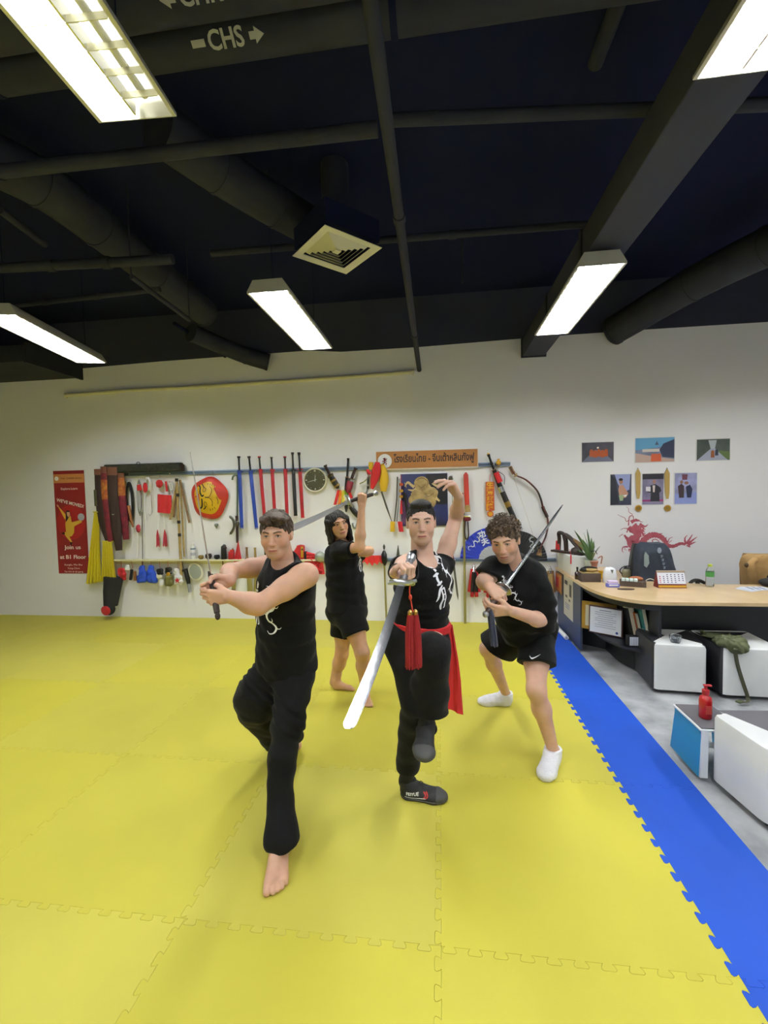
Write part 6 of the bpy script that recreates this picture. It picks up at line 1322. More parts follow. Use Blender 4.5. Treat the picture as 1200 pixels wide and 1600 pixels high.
# two big fans
def fan(label, c, R0, a0, a1, m_, ribs, m_in, off=.03):
    c_ = W(c[0], c[1], off); t_ = thing('display_fan', c_, label, 'fan'); n = 40; g_ = []
    for k in range(5):
        r_ = R0*(.42+.58*k/4); g_.append([c_+UX*cos(a0+(a1-a0)*i/n)*r_+UZ*sin(a0+(a1-a0)*i/n)*r_+UN*(.01*(i % 2)*(k/4)) for i in range(n+1)])
    MB().sheet(g_, .003, UN).build('leaf', m_, t_, 20); g_ = []
    for k in range(2):
        r_ = R0*(.03+.39*k); g_.append([c_+UX*cos(a0+(a1-a0)*i/n)*r_+UZ*sin(a0+(a1-a0)*i/n)*r_ for i in range(n+1)])
    MB().sheet(g_, .003, UN).build('rib_fan', m_in, t_); mb_ = MB()
    for i in range(0, n+1, 4): a = a0+(a1-a0)*i/n; d_ = UX*cos(a)+UZ*sin(a); mb_.tube([c_+d_*R0*.03+UN*.008, c_+d_*R0*.44+UN*.008], .0035, 5)
    mb_.build('ribs', m_in, t_); MB().lathe([(.014, 0), (.014, .016)], c_, (0, -1, 0), 12).build('pivot', M_chrome, t_)
    return t_, c_
M_fb = mat('blue_fan_cloth', '2238b8', .6); M_fk = mat('black_fan_cloth', '15171c', .6); M_rib = mat('pale_fan_ribs', 'b9bcc4', .5)
t, c_ = fan('open blue fan with white dragon and characters behind the crouching man', (770, 874), .395, .03, pi-.03, M_fb, 10, M_rib)
M_fw = mat('fan_white', 'dfe4f2', .6)
def fput(me_, pos, ax, m_, par, nm):
    for v in me_.vertices: v.co = pos+ax*v.co.x+ax.cross(UN).normalized()*-1*v.co.y if False else pos+ax*v.co.x+(-(ax.cross(UN)))*v.co.y*-1*-1
    me_.materials.append(m_); o_ = bpy.data.objects.new(nm, me_); COL.objects.link(o_); o_.parent = par; o_.matrix_parent_inverse = Matrix.Translation(-Vector(par['_o']))
a = radians(140); d_ = UX*cos(a)+UZ*sin(a); ta = UX*sin(a)-UZ*cos(a)
me_ = dragon_print(.85)
for v in me_.vertices: v.co = c_+UN*.016+d_*(.28+v.co.x*1.0)+UX*v.co.y*.9*.6+UZ*v.co.y*.9*.75
me_.materials.append(M_fw); o = bpy.data.objects.new('dragon_print', me_); COL.objects.link(o); o.parent = t; o.matrix_parent_inverse = Matrix.Translation(-Vector(t['_o']))
for ch, aa, rr in (('功', 113, .33), ('夫', 113, .235)):
    a = radians(aa); d_ = UX*cos(a)+UZ*sin(a); lettering(ch, c_+UN*.016+d_*rr, UX*sin(a)-UZ*cos(a), d_, .09, M_fw, t, bold=.004)
t, c_ = fan('open black fan with a pale dragon, right of the blue fan', (806, 876), .365, .0, pi*.62, M_fk, 8, M_bk, .05)
me_ = dragon_print(.9)
for v in me_.vertices: v.co = c_+UN*.016+UX*(.17+v.co.x*.8)+UZ*(.19+v.co.y*.8)
me_.materials.append(M_rib); o = bpy.data.objects.new('dragon_print', me_); COL.objects.link(o); o.parent = t; o.matrix_parent_inverse = Matrix.Translation(-Vector(t['_o']))
# nunchaku
def nun(label, x, y, m1, m2, mt, l_=48, spread=1.0, group=None):
    top = W(x, y-6, .05); t_ = thing('nunchaku', top, label, 'nunchaku', group); hook(top, t_)
    for s_ in (-1, 1):
        a = W(x+s_*3.2*spread, y, .05); b_ = W(x+s_*7.4*spread, y+l_*.74, .05); MB().tube([a, b_], [.020, .025], 10).build('outer_stick', m1, t_); MB().tube([top, a+UZ*.01], .004, 6).build('chain', M_chrome, t_)
        a = W(x+s_*1.6*spread, y+5, .075); b_ = W(x+s_*3.6*spread, y+l_*.9, .075); MB().tube([a, a.lerp(b_, .8)], [.016, .022], 10).build('inner_stick', m2, t_); MB().tube([a.lerp(b_, .8), b_], .0225, 10).build('stick_tip', mt, t_); MB().tube([top, a+UZ*.01], .004, 6).build('chain', M_chrome, t_)
nun('two pairs of red and black nunchaku hanging left below the blue fan', 741, 889, M_redl, M_bk, M_redl); nun('red and black nunchaku mostly hidden behind the crouching man\'s arm', 766, 890, M_redl, M_bk, M_redl)
nun('worn tan nunchaku hanging beside the end of the desk', 860, 892, M_wood, M_pale, M_pale, 44, .8)
t = thing('red_scabbard', W(774, 940), 'plain red scabbard hanging low between the crouching man\'s hands and knee', 'scabbard'); p = W(775, 944, .05); q = W(774, 974, .05); MB().tube([Vector((p.x, D-.05, LZ)), Vector((p.x, D-.05, .16))], .020, 10, flat=(UX, .6)).build('scabbard_body', M_redl, t); MB().box((p.x-.0, D-.04, LZ-.03), (.06, .05, .02)).build('holder', M_bk, t)
# short straight sword
p, q = W(705, 852, .06), W(716, 938, .06)
t = thing('short_sword', p, 'slim bare straight sword with brown grip on the lower rail', 'sword'); MB().tube([p, p.lerp(q, .26)], [.012, .015], 10).build('grip', mat('red_brown_grip', '7a3026', .5), t); MB().box(p.lerp(q, .27), (.06, .02, .022), bev=.004).build('guard', M_chrome, t); MB().tube([p.lerp(q, .27), p.lerp(q, .9), q], [.014, .011, .001], 8, flat=(UX, .3)).build('blade', M_irn, t); MB().ell(p+UZ*.01, (.014, .014, .014)).build('pommel', M_brass, t)
# things standing on the ledge
def onledge(x, y=None): p_ = W(x, 872, .055); return Vector((p_.x, D-.055, SZ))
def bowl(label, x, r_, h_, m_, name='small_bowl', cat='bowl'):
    c = onledge(x); t_ = thing(name, c, label, cat); MB().lathe([(r_*.5, 0), (r_*.95, h_*.35), (r_, h_*.7), (r_*.8, h_), (r_*.65, h_*.95), (r_*.5, h_*.5)], c, n=20).build('bowl_body', m_, t_); MB().lathe([(r_*.5, 0), (r_*.55, .006)], c, n=16).build('foot_ring', M_brass, t_)
c = onledge(302); t = thing('spray_can', c, 'white spray can with blue cap band on the ledge above the grey pad', 'can'); MB().lathe([(.03, 0), (.031, .004), (.031, .155), (.022, .172)], c, n=20).build('can_body', M_wht, t); MB().lathe([(.02, .172), (.021, .205), (.012, .21)], c, n=16).build('cap', M_wht, t); MB().lathe([(.0315, .13), (.0315, .15)], c, n=20, cap=False).build('blue_band', M_rail, t); MB().lathe([(.0315, .05), (.0315, .09)], c, n=20, cap=False).build('label_band', M_rib, t)
bowl('small gold-brown bowl next to the spray can', 314, .035, .05, mat('dull_gold', '8a7434', .5)); bowl('dark bowl, middle of the three on the ledge', 326, .042, .07, M_brn); bowl('flat dark bowl, right of the three on the ledge', 339, .038, .055, M_bkc)
c = onledge(350); t = thing('brush_holder', c, 'tall black rounded case standing on the ledge', 'case'); MB().tube([c+UZ*.0, c+UZ*.10, c+UZ*.16, c+UZ*.185+UX*.02], [.036, .036, .034, .02], 14).build('case_body', M_bk, t); MB().ell(c+UZ*.15+UX*.02+UN*.01, (.03, .02, .02)).build('flap', M_brn, t)
c = onledge(362); t = thing('red_box', c, 'small red box with a knob on the ledge left of the red cloth', 'box'); MB().box(c+UZ*.05, (.07, .05, .10), bev=.006).build('box_body', M_redl, t); MB().box(c+UZ*.112+UX*.01, (.05, .045, .022), bev=.006).build('lid', M_cloth_r, t); MB().ell(c+UZ*.13+UX*.02, (.012, .012, .014)).build('knob', M_brass, t)
for x, h_, m_, lab in ((386, .155, M_wood, 'brown peg handle standing on the ledge right of the red cloth'), (399, .15, M_pale, 'pale notched peg handle standing on the ledge'), (415, .12, M_bk, 'dark peg handle half hidden by the left man\'s face')):
    c = onledge(x); t = thing('wooden_peg', c, lab, 'peg'); MB().tube([c+UZ*.0, c+UZ*h_*.8, c+UZ*h_], [.018, .014, .018], 10).build('grip', m_, t); MB().lathe([(.026, 0), (.026, .012)], c, n=14).build('base', M_brn, t)
c = onledge(468); t = thing('lion_head_toy', c, 'small red and gold lion head ornament on the ledge behind the left man\'s shoulder', 'ornament')
MB().box(c+UZ*.09+UX*.02, (.10, .08, .18), bev=.02).build('head_block', M_cloth_r, t); MB().prism([c+UX*-.11+UZ*.03, c+UX*-.02+UZ*.16, c+UX*.03+UZ*.19, c+UX*.03+UZ*.02], UN*.05).build('mane_flap', M_cloth_r, t); MB().box(c+UZ*.095+UX*.05+UN*.045, (.03, .01, .14), bev=.004).build('gold_face', M_gold, t); MB().ell(c+UZ*.13+UX*.055+UN*.05, (.012, .01, .012)).build('eye', M_bk, t); MB().box(c+UZ*.05+UX*.085, (.03, .07, .10), bev=.008).build('black_back', M_bk, t)
c = W(500, 870, .08); t = thing('glass_ball', c, 'silver glass ball hanging at the ledge left of the woman', 'ball'); MB().ell(c, (.07, .06, .07), n=24, m=16).build('ball', mat('silver_glass', 'b8c0b4', .15, metal=.6), t); MB().tube([c+UZ*.07, Vector((c.x, D-.05, SZ+.01))+UZ*.08], .006, 6).build('loop', M_chrome, t)
t = thing('red_fringe_fan', W(492, 880), 'red fringed cloth fan hanging from the ledge left of the woman', 'cloth'); g_ = []
for k in range(5):
    r_ = .04+.05*k; g_.append([W(503, 868, .07)+UX*cos(a)*r_+UZ*sin(a)*r_+UN*(.012*(i % 2)) for i, a in enumerate([pi*.92+(pi*.62)*j/16 for j in range(17)])])
MB().sheet(g_[1:], .004, UN).build('pleats', M_cloth_r, t, 20); MB().tube(wq((483, 868), (497, 890), (503, 892), off=.09), .012, 8).build('binding', M_cloth_r, t)
t = thing('red_silk_fan', W(580, 873), 'crumpled red silk fan on the lower rail right of the woman', 'fan'); g_ = []
for k in range(6):
    f = k/5; g_.append([W(566+j*2.3+f*1.0*(j-7)*.3, 868+f*(14-4*abs(j-7)/7+3*sin(j*2.1)), .07+.018*sin(j*1.8+f)) for j in range(15)])
MB().sheet(g_, .004, (0, 1, 0)).build('silk', mat('bright_red_silk', 'e02a28', .6, sheen=.3), t, 60); MB().tube(wq((561, 869), (569, 871), off=.06), .010, 8).build('handle', M_gold, t)
# flat blades and sheaths hanging below the ledge behind the left man
for i, (x0, x1, y1, m_, lab, w_) in enumerate(((369, 364, 931, mat('olive_wood', '8e8348', .5), 'olive sheath with grey tip hanging below the ledge, left of three', 7), (388, 391, 926, mat('olive_wood', '8e8348', .5), 'wide olive sheath hanging below the ledge, middle of three', 9), (402, 399, 924, mat('olive_wood', '8e8348', .5), 'olive sheath hanging below the ledge nearest the left man', 6))):
    p = W(x0, 880, .04); p.z = SZ-.03; q = W(x1, y1, .04); t = thing('flat_sheath', p, lab, 'sheath', 'olive sheaths below the ledge'); MB().tube([p, p.lerp(q, .8)], [w_*.0035, w_*.004], 10, flat=(UX, .35)).build('sheath_body', m_, t); MB().tube([p.lerp(q, .8), q], [w_*.004, w_*.0042], 10, flat=(UX, .35)).build('tip', M_irn if i == 0 else m_, t)
t = thing('red_dart', W(347, 880), 'small red tipped dart hanging below the ledge above the clasped hands', 'dart'); p = W(348, 878, .05); p.z = SZ-.03; MB().tube([p, W(349, 892, .05)], [.008, .012], 8).build('body', M_wood, t); MB().tube([W(348, 884, .06), W(344, 890, .06)], [.004, .009], 8).build('red_tip', M_cloth_r, t)
# small nail marks on the wall
# ---------------------------------------------------------------- photographs, medals, dragon decal
def photo(label, x0, y0, x1, y1, base, parts, tilt=0):
    a, b = W(x0, y0, .0), W(x1, y1, .0); cx_, cz_ = (a.x+b.x)/2, (a.z+b.z)/2; w_, h_ = b.x-a.x, a.z-b.z
    t_ = thing('photograph', (cx_, D, cz_), label, 'photograph'); MB().box((cx_, D-.0025, cz_), (w_+.02, .005, h_+.02)).build('paper', M_wht, t_); MB().box((cx_, D-.0055, cz_), (w_, .0015, h_)).build('print', mat('photo_'+base, base, .35, c2=None, var=.35, vscale=9), t_)
    P_ = lambda u, v, o: Vector((cx_-w_/2+w_*u, D-o, cz_+h_/2-h_*v))
    for i, (nm, c, pts) in enumerate(parts): MB().prism([P_(u, v, .0064+.0007*i) for u, v in pts], UN*.0006).build(nm, mat('photo_ink_'+c, c, .4), t_)
def blob(u, v, ru, rv, n=14): return [(u+ru*cos(2*pi*i/n), v+rv*sin(2*pi*i/n)) for i in range(n)]
monk = lambda u, v, s=1: [(u-.05*s, v+.28*s), (u-.045*s, v+.03*s), (u-.02*s, v-.02*s), (u+.02*s, v-.02*s), (u+.045*s, v+.03*s), (u+.05*s, v+.28*s)]
photo('landscape photo of robed figures in an avenue, left in the top row', 909, 692, 958.5, 721, '4a4a58', [('road', '6b6f86', [(.0, 1), (.42, .38), (.58, .38), (1, 1)])]+[('robed_figure', 'b0562f', monk(.30+.115*i, .38+.04*(i % 2), 1.25)) for i in range(5)]+[('pale_head', 'e8e0d4', blob(.5, .28, .035, .05))])
photo('landscape photo of a temple court under blue sky, middle of the top row', 992.5, 685, 1053, 721, '7d86a0', [('sky', '5f9fc8', [(0, 0), (1, 0), (1, .3), (.5, .42), (0, .5)]), ('dark_roof', '28304c', [(.62, .5), (.72, .25), (1, .08), (1, .85), (.7, .8)]), ('hall', 'd8ccc4', [(.18, .46), (.62, .46), (.62, .58), (.18, .58)]), ('ground', 'c4a89c', [(0, .62), (.5, .78), (1, .9), (1, 1), (0, 1)]), ('pagoda', '3a4460', [(.5, .3), (.55, .14), (.6, .3)])]+[('robed_figure', 'd0603a', monk(.45+.08*i, .68, 1.05)) for i in range(3)])
photo('landscape photo of a figure on a tree-lined road, right in the top row', 1088.5, 687, 1139.5, 718.5, '4c5650', [('pale_sky', 'b8c0c8', [(.35, .05), (.6, .05), (.55, .45), (.42, .45)]), ('road', 'a8acc0', [(.0, 1), (.42, .45), (.56, .45), (.95, 1)]), ('verge', '5d7040', [(.62, .55), (1, .6), (1, .95), (.9, .95)]), ('robed_figure', '9a5a34', monk(.48, .55, 1.15)), ('dark_figure', '33384a', monk(.60, .5, 1.0))])
photo('portrait photo of a seated bare-shouldered man, left in the lower row', 953.5, 741.5, 986, 789, '454a60', [('pale_wall', '9aa4d4', [(.2, .0), (.95, 0), (.9, .5), (.6, .6), (.35, .3)]), ('dark_side', '20242e', [(0, 0), (.25, .15), (.4, .95), (0, 1)]), ('figure_body', 'c09078', [(.42, .35), (.6, .35), (.85, .62), (.75, .75), (.45, .8), (.38, .5)]), ('figure_head', 'a87860', blob(.5, .24, .09, .08)), ('hair', '1c1a20', blob(.49, .17, .10, .045)), ('shorts', '9ab088', [(.4, .68), (.62, .66), (.6, .85), (.45, .86)]), ('paper', 'e8e8f0', [(.6, .68), (.82, .66), (.7, .74)])])
photo('photo of a dark-suited man holding a certificate, middle of the lower row', 1003.5, 740.5, 1036, 788, '8f88a8', [('dark_curtain', '26252e', [(0, 0), (1, 0), (1, .18), (0, .18)]), ('magenta_strip', 'a83a7a', [(0, .84), (1, .84), (1, .9), (0, .9)]), ('figure_suit', '23232c', [(.38, .38), (.62, .34), (.85, .45), (.9, .56), (.8, .62), (.82, .9), (.38, .9), (.4, .62), (.22, .6)]), ('shirt', 'e0d4d0', [(.48, .38), (.6, .38), (.58, .6), (.5, .6)]), ('figure_head', 'a8806c', blob(.55, .26, .08, .075)), ('certificate', 'e8e4ec', [(.16, .42), (.38, .42), (.38, .58), (.16, .56)])])
photo('portrait photo of two men standing together in a pale room, right in the lower row', 1054, 739.5, 1088, 787, 'a9acd8', [('floor_area', '8f9cd8', [(0, .68), (1, .62), (1, 1), (0, 1)]), ('altar', '6a3a4a', [(.32, .04), (.58, .04), (.56, .22), (.34, .22)]), ('man_left', '3a2c34', [(.14, .42), (.3, .34), (.42, .42), (.42, .8), (.2, .8)]), ('man_right', '232a48', [(.5, .44), (.68, .38), (.8, .52), (.74, .8), (.56, .8)]), ('head', '8a6450', blob(.3, .29, .07, .06)), ('head', '8a6450', blob(.52, .32, .1, .05))])
for i, (x, lab) in enumerate(((997, 'gold medal on a tan ribbon left of the certificate photo'), (1042.5, 'gold medal on a tan ribbon right of the certificate photo'))):
    top = W(x-.3, 733, .012); bot = W(x, 786, .012); t = thing('medal', top, lab, 'medal', 'medals between the photos'); 
    MB().prism([top+UX*-.006, top+UX*.006, top+UX*.028-UZ*.05, W(x+3.2, 770, .006), bot+UX*.012+UZ*.05, bot-UX*.012+UZ*.05, W(x-3.2, 770, .006), top-UX*.028-UZ*.05], UN*.006).build('ribbon', mat('tan_ribbon', 'b99a58', .7), t)
    MB().lathe([(.036, 0), (.038, .003), (.036, .007)], W(x+.5, 794, .012), (0, -1, 0), 24).build('disc', M_gold, t); MB().lathe([(.026, 0), (.026, .002)], W(x+.5, 794, .0205), (0, -1, 0), 20).build('relief', M_brass, t); MB().ell(top+UZ*.008, (.006, .008, .006)).build('pin', M_iron, t)
# dragon wall decal: flat cut vinyl
M_drg = mat('dragon_red_vinyl', 'a84a58', .7, c2='b8606c', vscale=18); S = 7.5
def dz(pts, w0, w1=None, n=None):
    k = len(pts); return [((x/S+950), (y/S+720), (w0+(w1-w0)*i/(k-1) if w1 is not None else w0)/S) for i, (x, y) in enumerate(pts)]
LN = [dz([(290, 960), (380, 970), (450, 900), (520, 870), (600, 880), (660, 930), (700, 990), (770, 1000), (850, 970), (910, 980)], 90, 30), dz([(290, 760), (350, 820), (330, 900), (260, 930), (300, 1010), (360, 980)], 95, 90), dz([(240, 780), (300, 830), (380, 800)], 60, 50), dz([(270, 720), (310, 700), (370, 700)], 50, 20), dz([(350, 1000), (310, 1040), (240, 1040)], 50, 24), dz([(190, 870), (230, 920), (260, 950)], 20, 60),
      dz([(370, 740), (430, 770), (470, 745)], 36, 6), dz([(380, 760), (440, 810)], 34, 4), dz([(400, 800), (430, 840)], 30, 4), dz([(360, 770), (410, 860), (400, 890)], 40, 6), dz([(240, 700), (215, 710), (195, 670), (150, 650), (110, 630)], 9, 4), dz([(290, 630), (245, 600), (240, 560), (215, 540)], 8, 3), dz([(240, 760), (250, 660), (290, 645), (300, 690)], 14, 8), dz([(320, 680), (380, 710), (410, 720)], 14, 4), dz([(220, 840), (230, 800), (190, 790), (145, 810)], 14, 5), dz([(175, 860), (140, 880), (130, 895)], 10, 4), dz([(230, 1010), (180, 1010), (165, 1050), (180, 1075)], 18, 6), dz([(240, 1010), (210, 1000), (195, 1030), (215, 1050)], 10, 4), dz([(240, 1050), (265, 1080), (255, 1110)], 10, 5),
      dz([(910, 980), (900, 910), (930, 870)], 30, 4), dz([(920, 970), (960, 910), (990, 860)], 34, 5), dz([(930, 980), (990, 930), (1045, 890)], 34, 4), dz([(940, 990), (1000, 960), (1030, 950)], 26, 4), dz([(920, 990), (960, 1010), (950, 990)], 18, 4), dz([(700, 950), (720, 910), (760, 895)], 14, 4), dz([(710, 960), (750, 930)], 10, 3), dz([(530, 970), (520, 930), (560, 920), (600, 950), (570, 970)], 12, 8), dz([(360, 920), (350, 880), (380, 860)], 16, 4), dz([(420, 860), (440, 845)], 18, 3), dz([(480, 850), (490, 835)], 16, 3), dz([(540, 845), (545, 830)], 16, 3), dz([(620, 860), (635, 845)], 14, 3), dz([(670, 910), (690, 895)], 14, 3)]
mb = MB()
for L in LN:
    P = cubic([W(x, y, .0015) for x, y, w_ in L], 5); n = len(P); ws = [q[2]*.008 for q in L]; vs = []
    for i, p in enumerate(P):
        d_ = (P[min(i+1, n-1)]-P[max(i-1, 0)]).normalized(); s_ = d_.cross(UN); k = i/(n-1)*(len(ws)-1); w_ = ws[int(k)]*(1-k % 1)+ws[min(int(k)+1, len(ws)-1)]*(k % 1); w_ *= .86+.14*sin(i*2.6); vs += [p+s_*w_/2, p-s_*w_/2]
    q_ = .0002*LN.index(L); vs = [v+UN*q_*.3 for v in vs]; mb.add(vs, [(2*i, 2*i+1, 2*i+3, 2*i+2) for i in range(n-1)])
o = mb.build('dragon_decal', M_drg); tag(o, 'large dusty red dragon decal on the wall above the office chair', 'wall decal')
# ================================================================ reception desk corner
M_top = mat('light_birch_top', 'd9bd92', .35, c2='cdae80', vscale=5, coat=.2); M_navy = mat('black_laminate', '14161f', .45); M_side = mat('blue_grey_laminate', '39414f', .4); M_in = mat('shelf_black', '101116', .6)
TZ = .70; YF = 3.84
outer = [Vector((1.375, 5.50, 0)), Vector((1.375, 4.70, 0))]+cubic([(1.375, 4.70, 0), (1.385, 4.40, 0), (1.435, 4.16, 0), (1.53, 3.98, 0), (1.66, 3.88, 0), (1.80, YF, 0)], 4)[1:]
t = thing('reception_desk', (1.8, 4.2, 0), 'curved reception desk with pale wooden top and black front', 'desk')
P = [p+Vector((0, 0, TZ-.028)) for p in outer]+[Vector((4.9, YF, TZ-.028)), Vector((4.9, 4.55, TZ-.028)), Vector((2.5, 4.55, TZ-.028)), Vector((2.1, 4.8, TZ-.028)), Vector((1.95, 5.5, TZ-.028))]
MB().prism(P, (0, 0, .028)).build('desk_top', M_top, t, 30)
MB().prism([Vector((1.395, 4.62, 0)), Vector((1.395, 5.48, 0)), Vector((1.415, 5.48, 0)), Vector((1.415, 4.62, 0))], (0, 0, TZ-.03)).build('side_panel', M_side, t)
MB().box((3.36, YF+.37, .335), (3.08, .02, .67), bev=.003).build('front_panel', M_navy, t); MB().box((1.815, YF+.22, .335), (.02, .32, .67)).build('divider_post', M_navy, t)
inn = [p for p in outer[1:]]
def shelfpoly(z, ins, back): 
    c = Vector((2.1, 4.6, 0)); o = [p+(c-p).normalized()*ins for p in inn]; return [Vector((p.x, p.y, z)) for p in o]+[Vector((1.82, 4.55, z)), Vector((1.42, 4.85, z))]
MB().prism(shelfpoly(.225, .10, 0), (0, 0, .02)).build('lower_shelf', M_navy, t); MB().prism(shelfpoly(TZ-.085, .05, 0), (0, 0, .055)).build('top_rail', M_navy, t)
MB().prism([Vector((1.42, 4.85, 0)), Vector((1.82, 4.55, 0)), Vector((1.83, 4.57, 0)), Vector((1.43, 4.87, 0))], (0, 0, TZ-.03)).build('inner_back', M_in, t)
kick = [p+(Vector((2.1, 4.6, 0))-p).normalized()*.28 for p in inn]; MB().sheet([[Vector((p.x, p.y, 0)) for p in kick], [Vector((p.x, p.y, .225)) for p in kick]], .01, (1, 1, 0)).build('kick_board', M_in, t)
# --- things in the open shelf
def stand(name, label, cat, x0, y0, x1, y1, Y, Y2, th, m_f, m_in, rim=.018, lean=.05, extra=None):
    a, b = PY(x0, y1, Y), PY(x1, y1, Y2); hgt = PY(x0, y0, Y).z-PY(x0, y1, Y).z; a.z = b.z = .247; t_ = thing(name, a.lerp(b, .5), label, cat); u = (b-a); L = u.length; u.normalize(); n_ = u.cross(Vector((0, 0, 1))).normalized(); n_ = n_ if n_.y < 0 else -n_
    up = (Vector((0, 0, 1))-n_*lean).normalized(); c = a.lerp(b, .5)+up*hgt/2; R = Matrix((u, -n_, up)).transposed()
    MB().box(c, (L, th, hgt), R, bev=.003).build('frame', m_f, t_); MB().box(c+n_*(th/2+.0006), (L-2*rim, .0012, hgt-2*rim), R).build('sheet', m_in, t_); return t_, c+n_*(th/2+.0015), u, up, L, hgt
M_fgold = mat('gilt_frame', 'a98538', .4, metal=.4); M_paper = mat('certificate_paper', 'dfe3ee', .5)
t, c, u, up, L, hh = stand('picture_frame', 'gilt wooden picture frame leaning at the back of the desk shelf', 'picture frame', 909, 949, 963, 991, 4.58, 4.42, .02, M_fgold, mat('cream_mount', 'cfc8ae', .6), .035)
t, c, u, up, L, hh = stand('certificate_frame', 'framed white certificate in the open desk shelf in front of the gilt frame', 'certificate', 920, 959, 973, 1001, 4.46, 4.28, .018, mat('rosewood_frame', '4d3436', .4), M_paper, .012)
M_ink = mat('faint_ink', '8f96ac', .7); mb = MB(); R = Matrix((u, -u.cross(Vector((0, 0, 1))), up)).transposed()
for k in range(9): w_ = L*(.35 if k == 0 else .62 if k % 3 else .45); mb.box(c+up*(hh*(.36-.075*k)), (w_, .0008, .004 if k else .008), R)
mb.build('text_lines', M_ink, t); MB().lathe([(.012, 0), (.012, .001)], c+u*L*.34-up*hh*.36, (up.cross(u)), 14).build('seal', mat('blue_seal', '2f4a9c', .5), t)
def leanbook(label, x0, y0, x1, y1, Y, w_, dep, m_, name='ring_binder', cat='binder', tilt=.18, ly=None):
    b = PY(x1, y1, Y); b.z = .247; h_ = PY(x0, y0, Y).z-.247; t_ = thing(name, b, label, cat); R = Matrix.Rotation(-tilt, 3, 'Y'); c = b+R @ Vector((0, 0, h_/2))
    MB().box(c, (w_, dep, h_), R, bev=.004).build('cover', m_, t_); MB().box(c+R @ Vector((0, -.004, 0)), (w_*.7, dep, h_-.012), R).build('pages', M_cream2, t_); return t_, c, R, h_
leanbook('teal binder leaning left in the desk shelf, tallest', 992, 938, 1006, 1002, 4.22, .035, .24, mat('teal_card', '1f7a80', .5))
leanbook('cream folder standing behind the teal binder in the desk shelf', 1013, 958, 1015, 1002, 4.24, .012, .22, M_cream2, 'folder', 'folder', .02)
leanbook('orange-brown book leaning against the teal binder', 985, 952, 996, 1002, 4.27, .03, .20, mat('orange_card', 'a8552c', .6), 'book', 'book', .2)
leanbook('black binder leaning left of the orange book in the desk shelf', 974, 940, 988, 1002, 4.32, .06, .22, M_in, 'ring_binder', 'binder', .2)
q = PY(980, 943, 4.2); t = thing('card_box', q, 'small cream card tucked above the books in the desk shelf', 'card'); MB().box(q, (.065, .03, .08), Matrix.Rotation(.1, 3, 'Y'), bev=.003).build('card', mat('cream_card', 'b8b08a', .6), t)
q = PY(991, 996, 4.06); t = thing('label_box', (q.x, q.y, .247), 'small black box with a white label at the front of the desk shelf', 'box'); MB().box((q.x, q.y+.03, .247+.045), (.10, .05, .09), bev=.004).build('box_body', M_in, t); MB().box((q.x, q.y+.0045, .247+.045), (.07, .002, .075)).build('label', M_paper, t)
mb = MB(); [mb.box((q.x-.02+.02*k, q.y+.003, .247+.045), (.001, .001, .07)) for k in range(3)]; mb.build('label_grid', M_ink, t)
# --- pictures on the side panel
def xq(x, y, off=.002): d = ray(x, y); X_ = 1.395-off; return Vector(CPOS+d*(X_/d[0]))
def sidepic(label, x0, x1, ya, yb, m_, rim, name='side_picture', marks=()):
    a, b = xq(x0, (ya+yb)/2), xq(x1, (ya+yb)/2); z1, z0 = xq(x1, ya+3).z, xq(x1, yb).z; z1, z0 = min(z1, .665), max(z0, .02); t_ = thing(name, a, label, 'picture'); cy, cz_ = (a.y+b.y)/2, (z0+z1)/2; w_, h_ = abs(a.y-b.y), z1-z0
    if rim: MB().box((1.388, cy, cz_), (.012, w_, h_), bev=.003).build('frame', M_wood, t_)
    MB().box((1.381 if rim else 1.3935, cy, cz_), (.002, w_-.04*rim, h_-.04*rim)).build('sheet', m_, t_)
    for i, (nm, mm, u, v, su, sv) in enumerate(marks): MB().box(((1.379 if rim else 1.3918), cy+w_/2-w_*u, cz_+h_/2-h_*v), (.0015, w_*su, h_*sv)).build(nm, mm, t_)
sidepic('orange picture with a red figure on the side of the desk', 866, 879, 895, 930, mat('picture_orange', 'c47a3c', .5), 1, marks=(('red_figure', M_redl, .5, .5, .35, .5), ('pale_patch', M_gold, .3, .4, .15, .3)))
sidepic('tall cream poster with small dark photos on the side of the desk', 881, 895, 904, 972, mat('cream_poster', 'cfc8ae', .6), 0, marks=(('photo_mark', M_iron, .28, .16, .3, .1), ('photo_mark', M_iron, .75, .3, .22, .3), ('photo_mark', M_iron, .3, .5, .2, .06), ('photo_mark', M_iron, .65, .55, .15, .05), ('text_mark', M_ink, .4, .68, .5, .02), ('text_mark', M_ink, .4, .73, .5, .02), ('text_mark', M_ink, .4, .78, .4, .02)))
a, b = Vector((1.335, 5.24, .024)), Vector((1.345, 4.93, .024)); t = thing('paper_roll', a, 'white paper roll lying on the blue mat against the side of the desk', 'roll'); MB().tube([a, b], .023, 16).build('roll', M_wht, t); MB().tube([b+Vector((0, .002, 0)), b-Vector((0, .002, 0))], .012, 12).build('core', mat('grey_core', 'b0b0b0', .7), t)
# --- on the desk top
def on(x, y): return PZ(x, y, TZ)
a = Vector((1.40, 5.49, TZ)); t = thing('white_cabinet', (1.5, 5.2, TZ), 'low white box cabinet standing at the wall end of the desk', 'cabinet'); BH = .205
MB().box((1.515, 5.225, TZ+BH/2), (.235, .53, BH), bev=.004).build('cabinet_body', mat('white_laminate', 'dcdcd8', .5), t); MB().box((1.515, 4.958, TZ+BH/2), (.225, .004, BH-.012), bev=.001).build('door', mat('white_laminate_door', 'e4e4e6', .45), t)
BT = TZ+BH
def onb(x, Y): return Vector((PY(x, 870, Y).x, Y, BT))
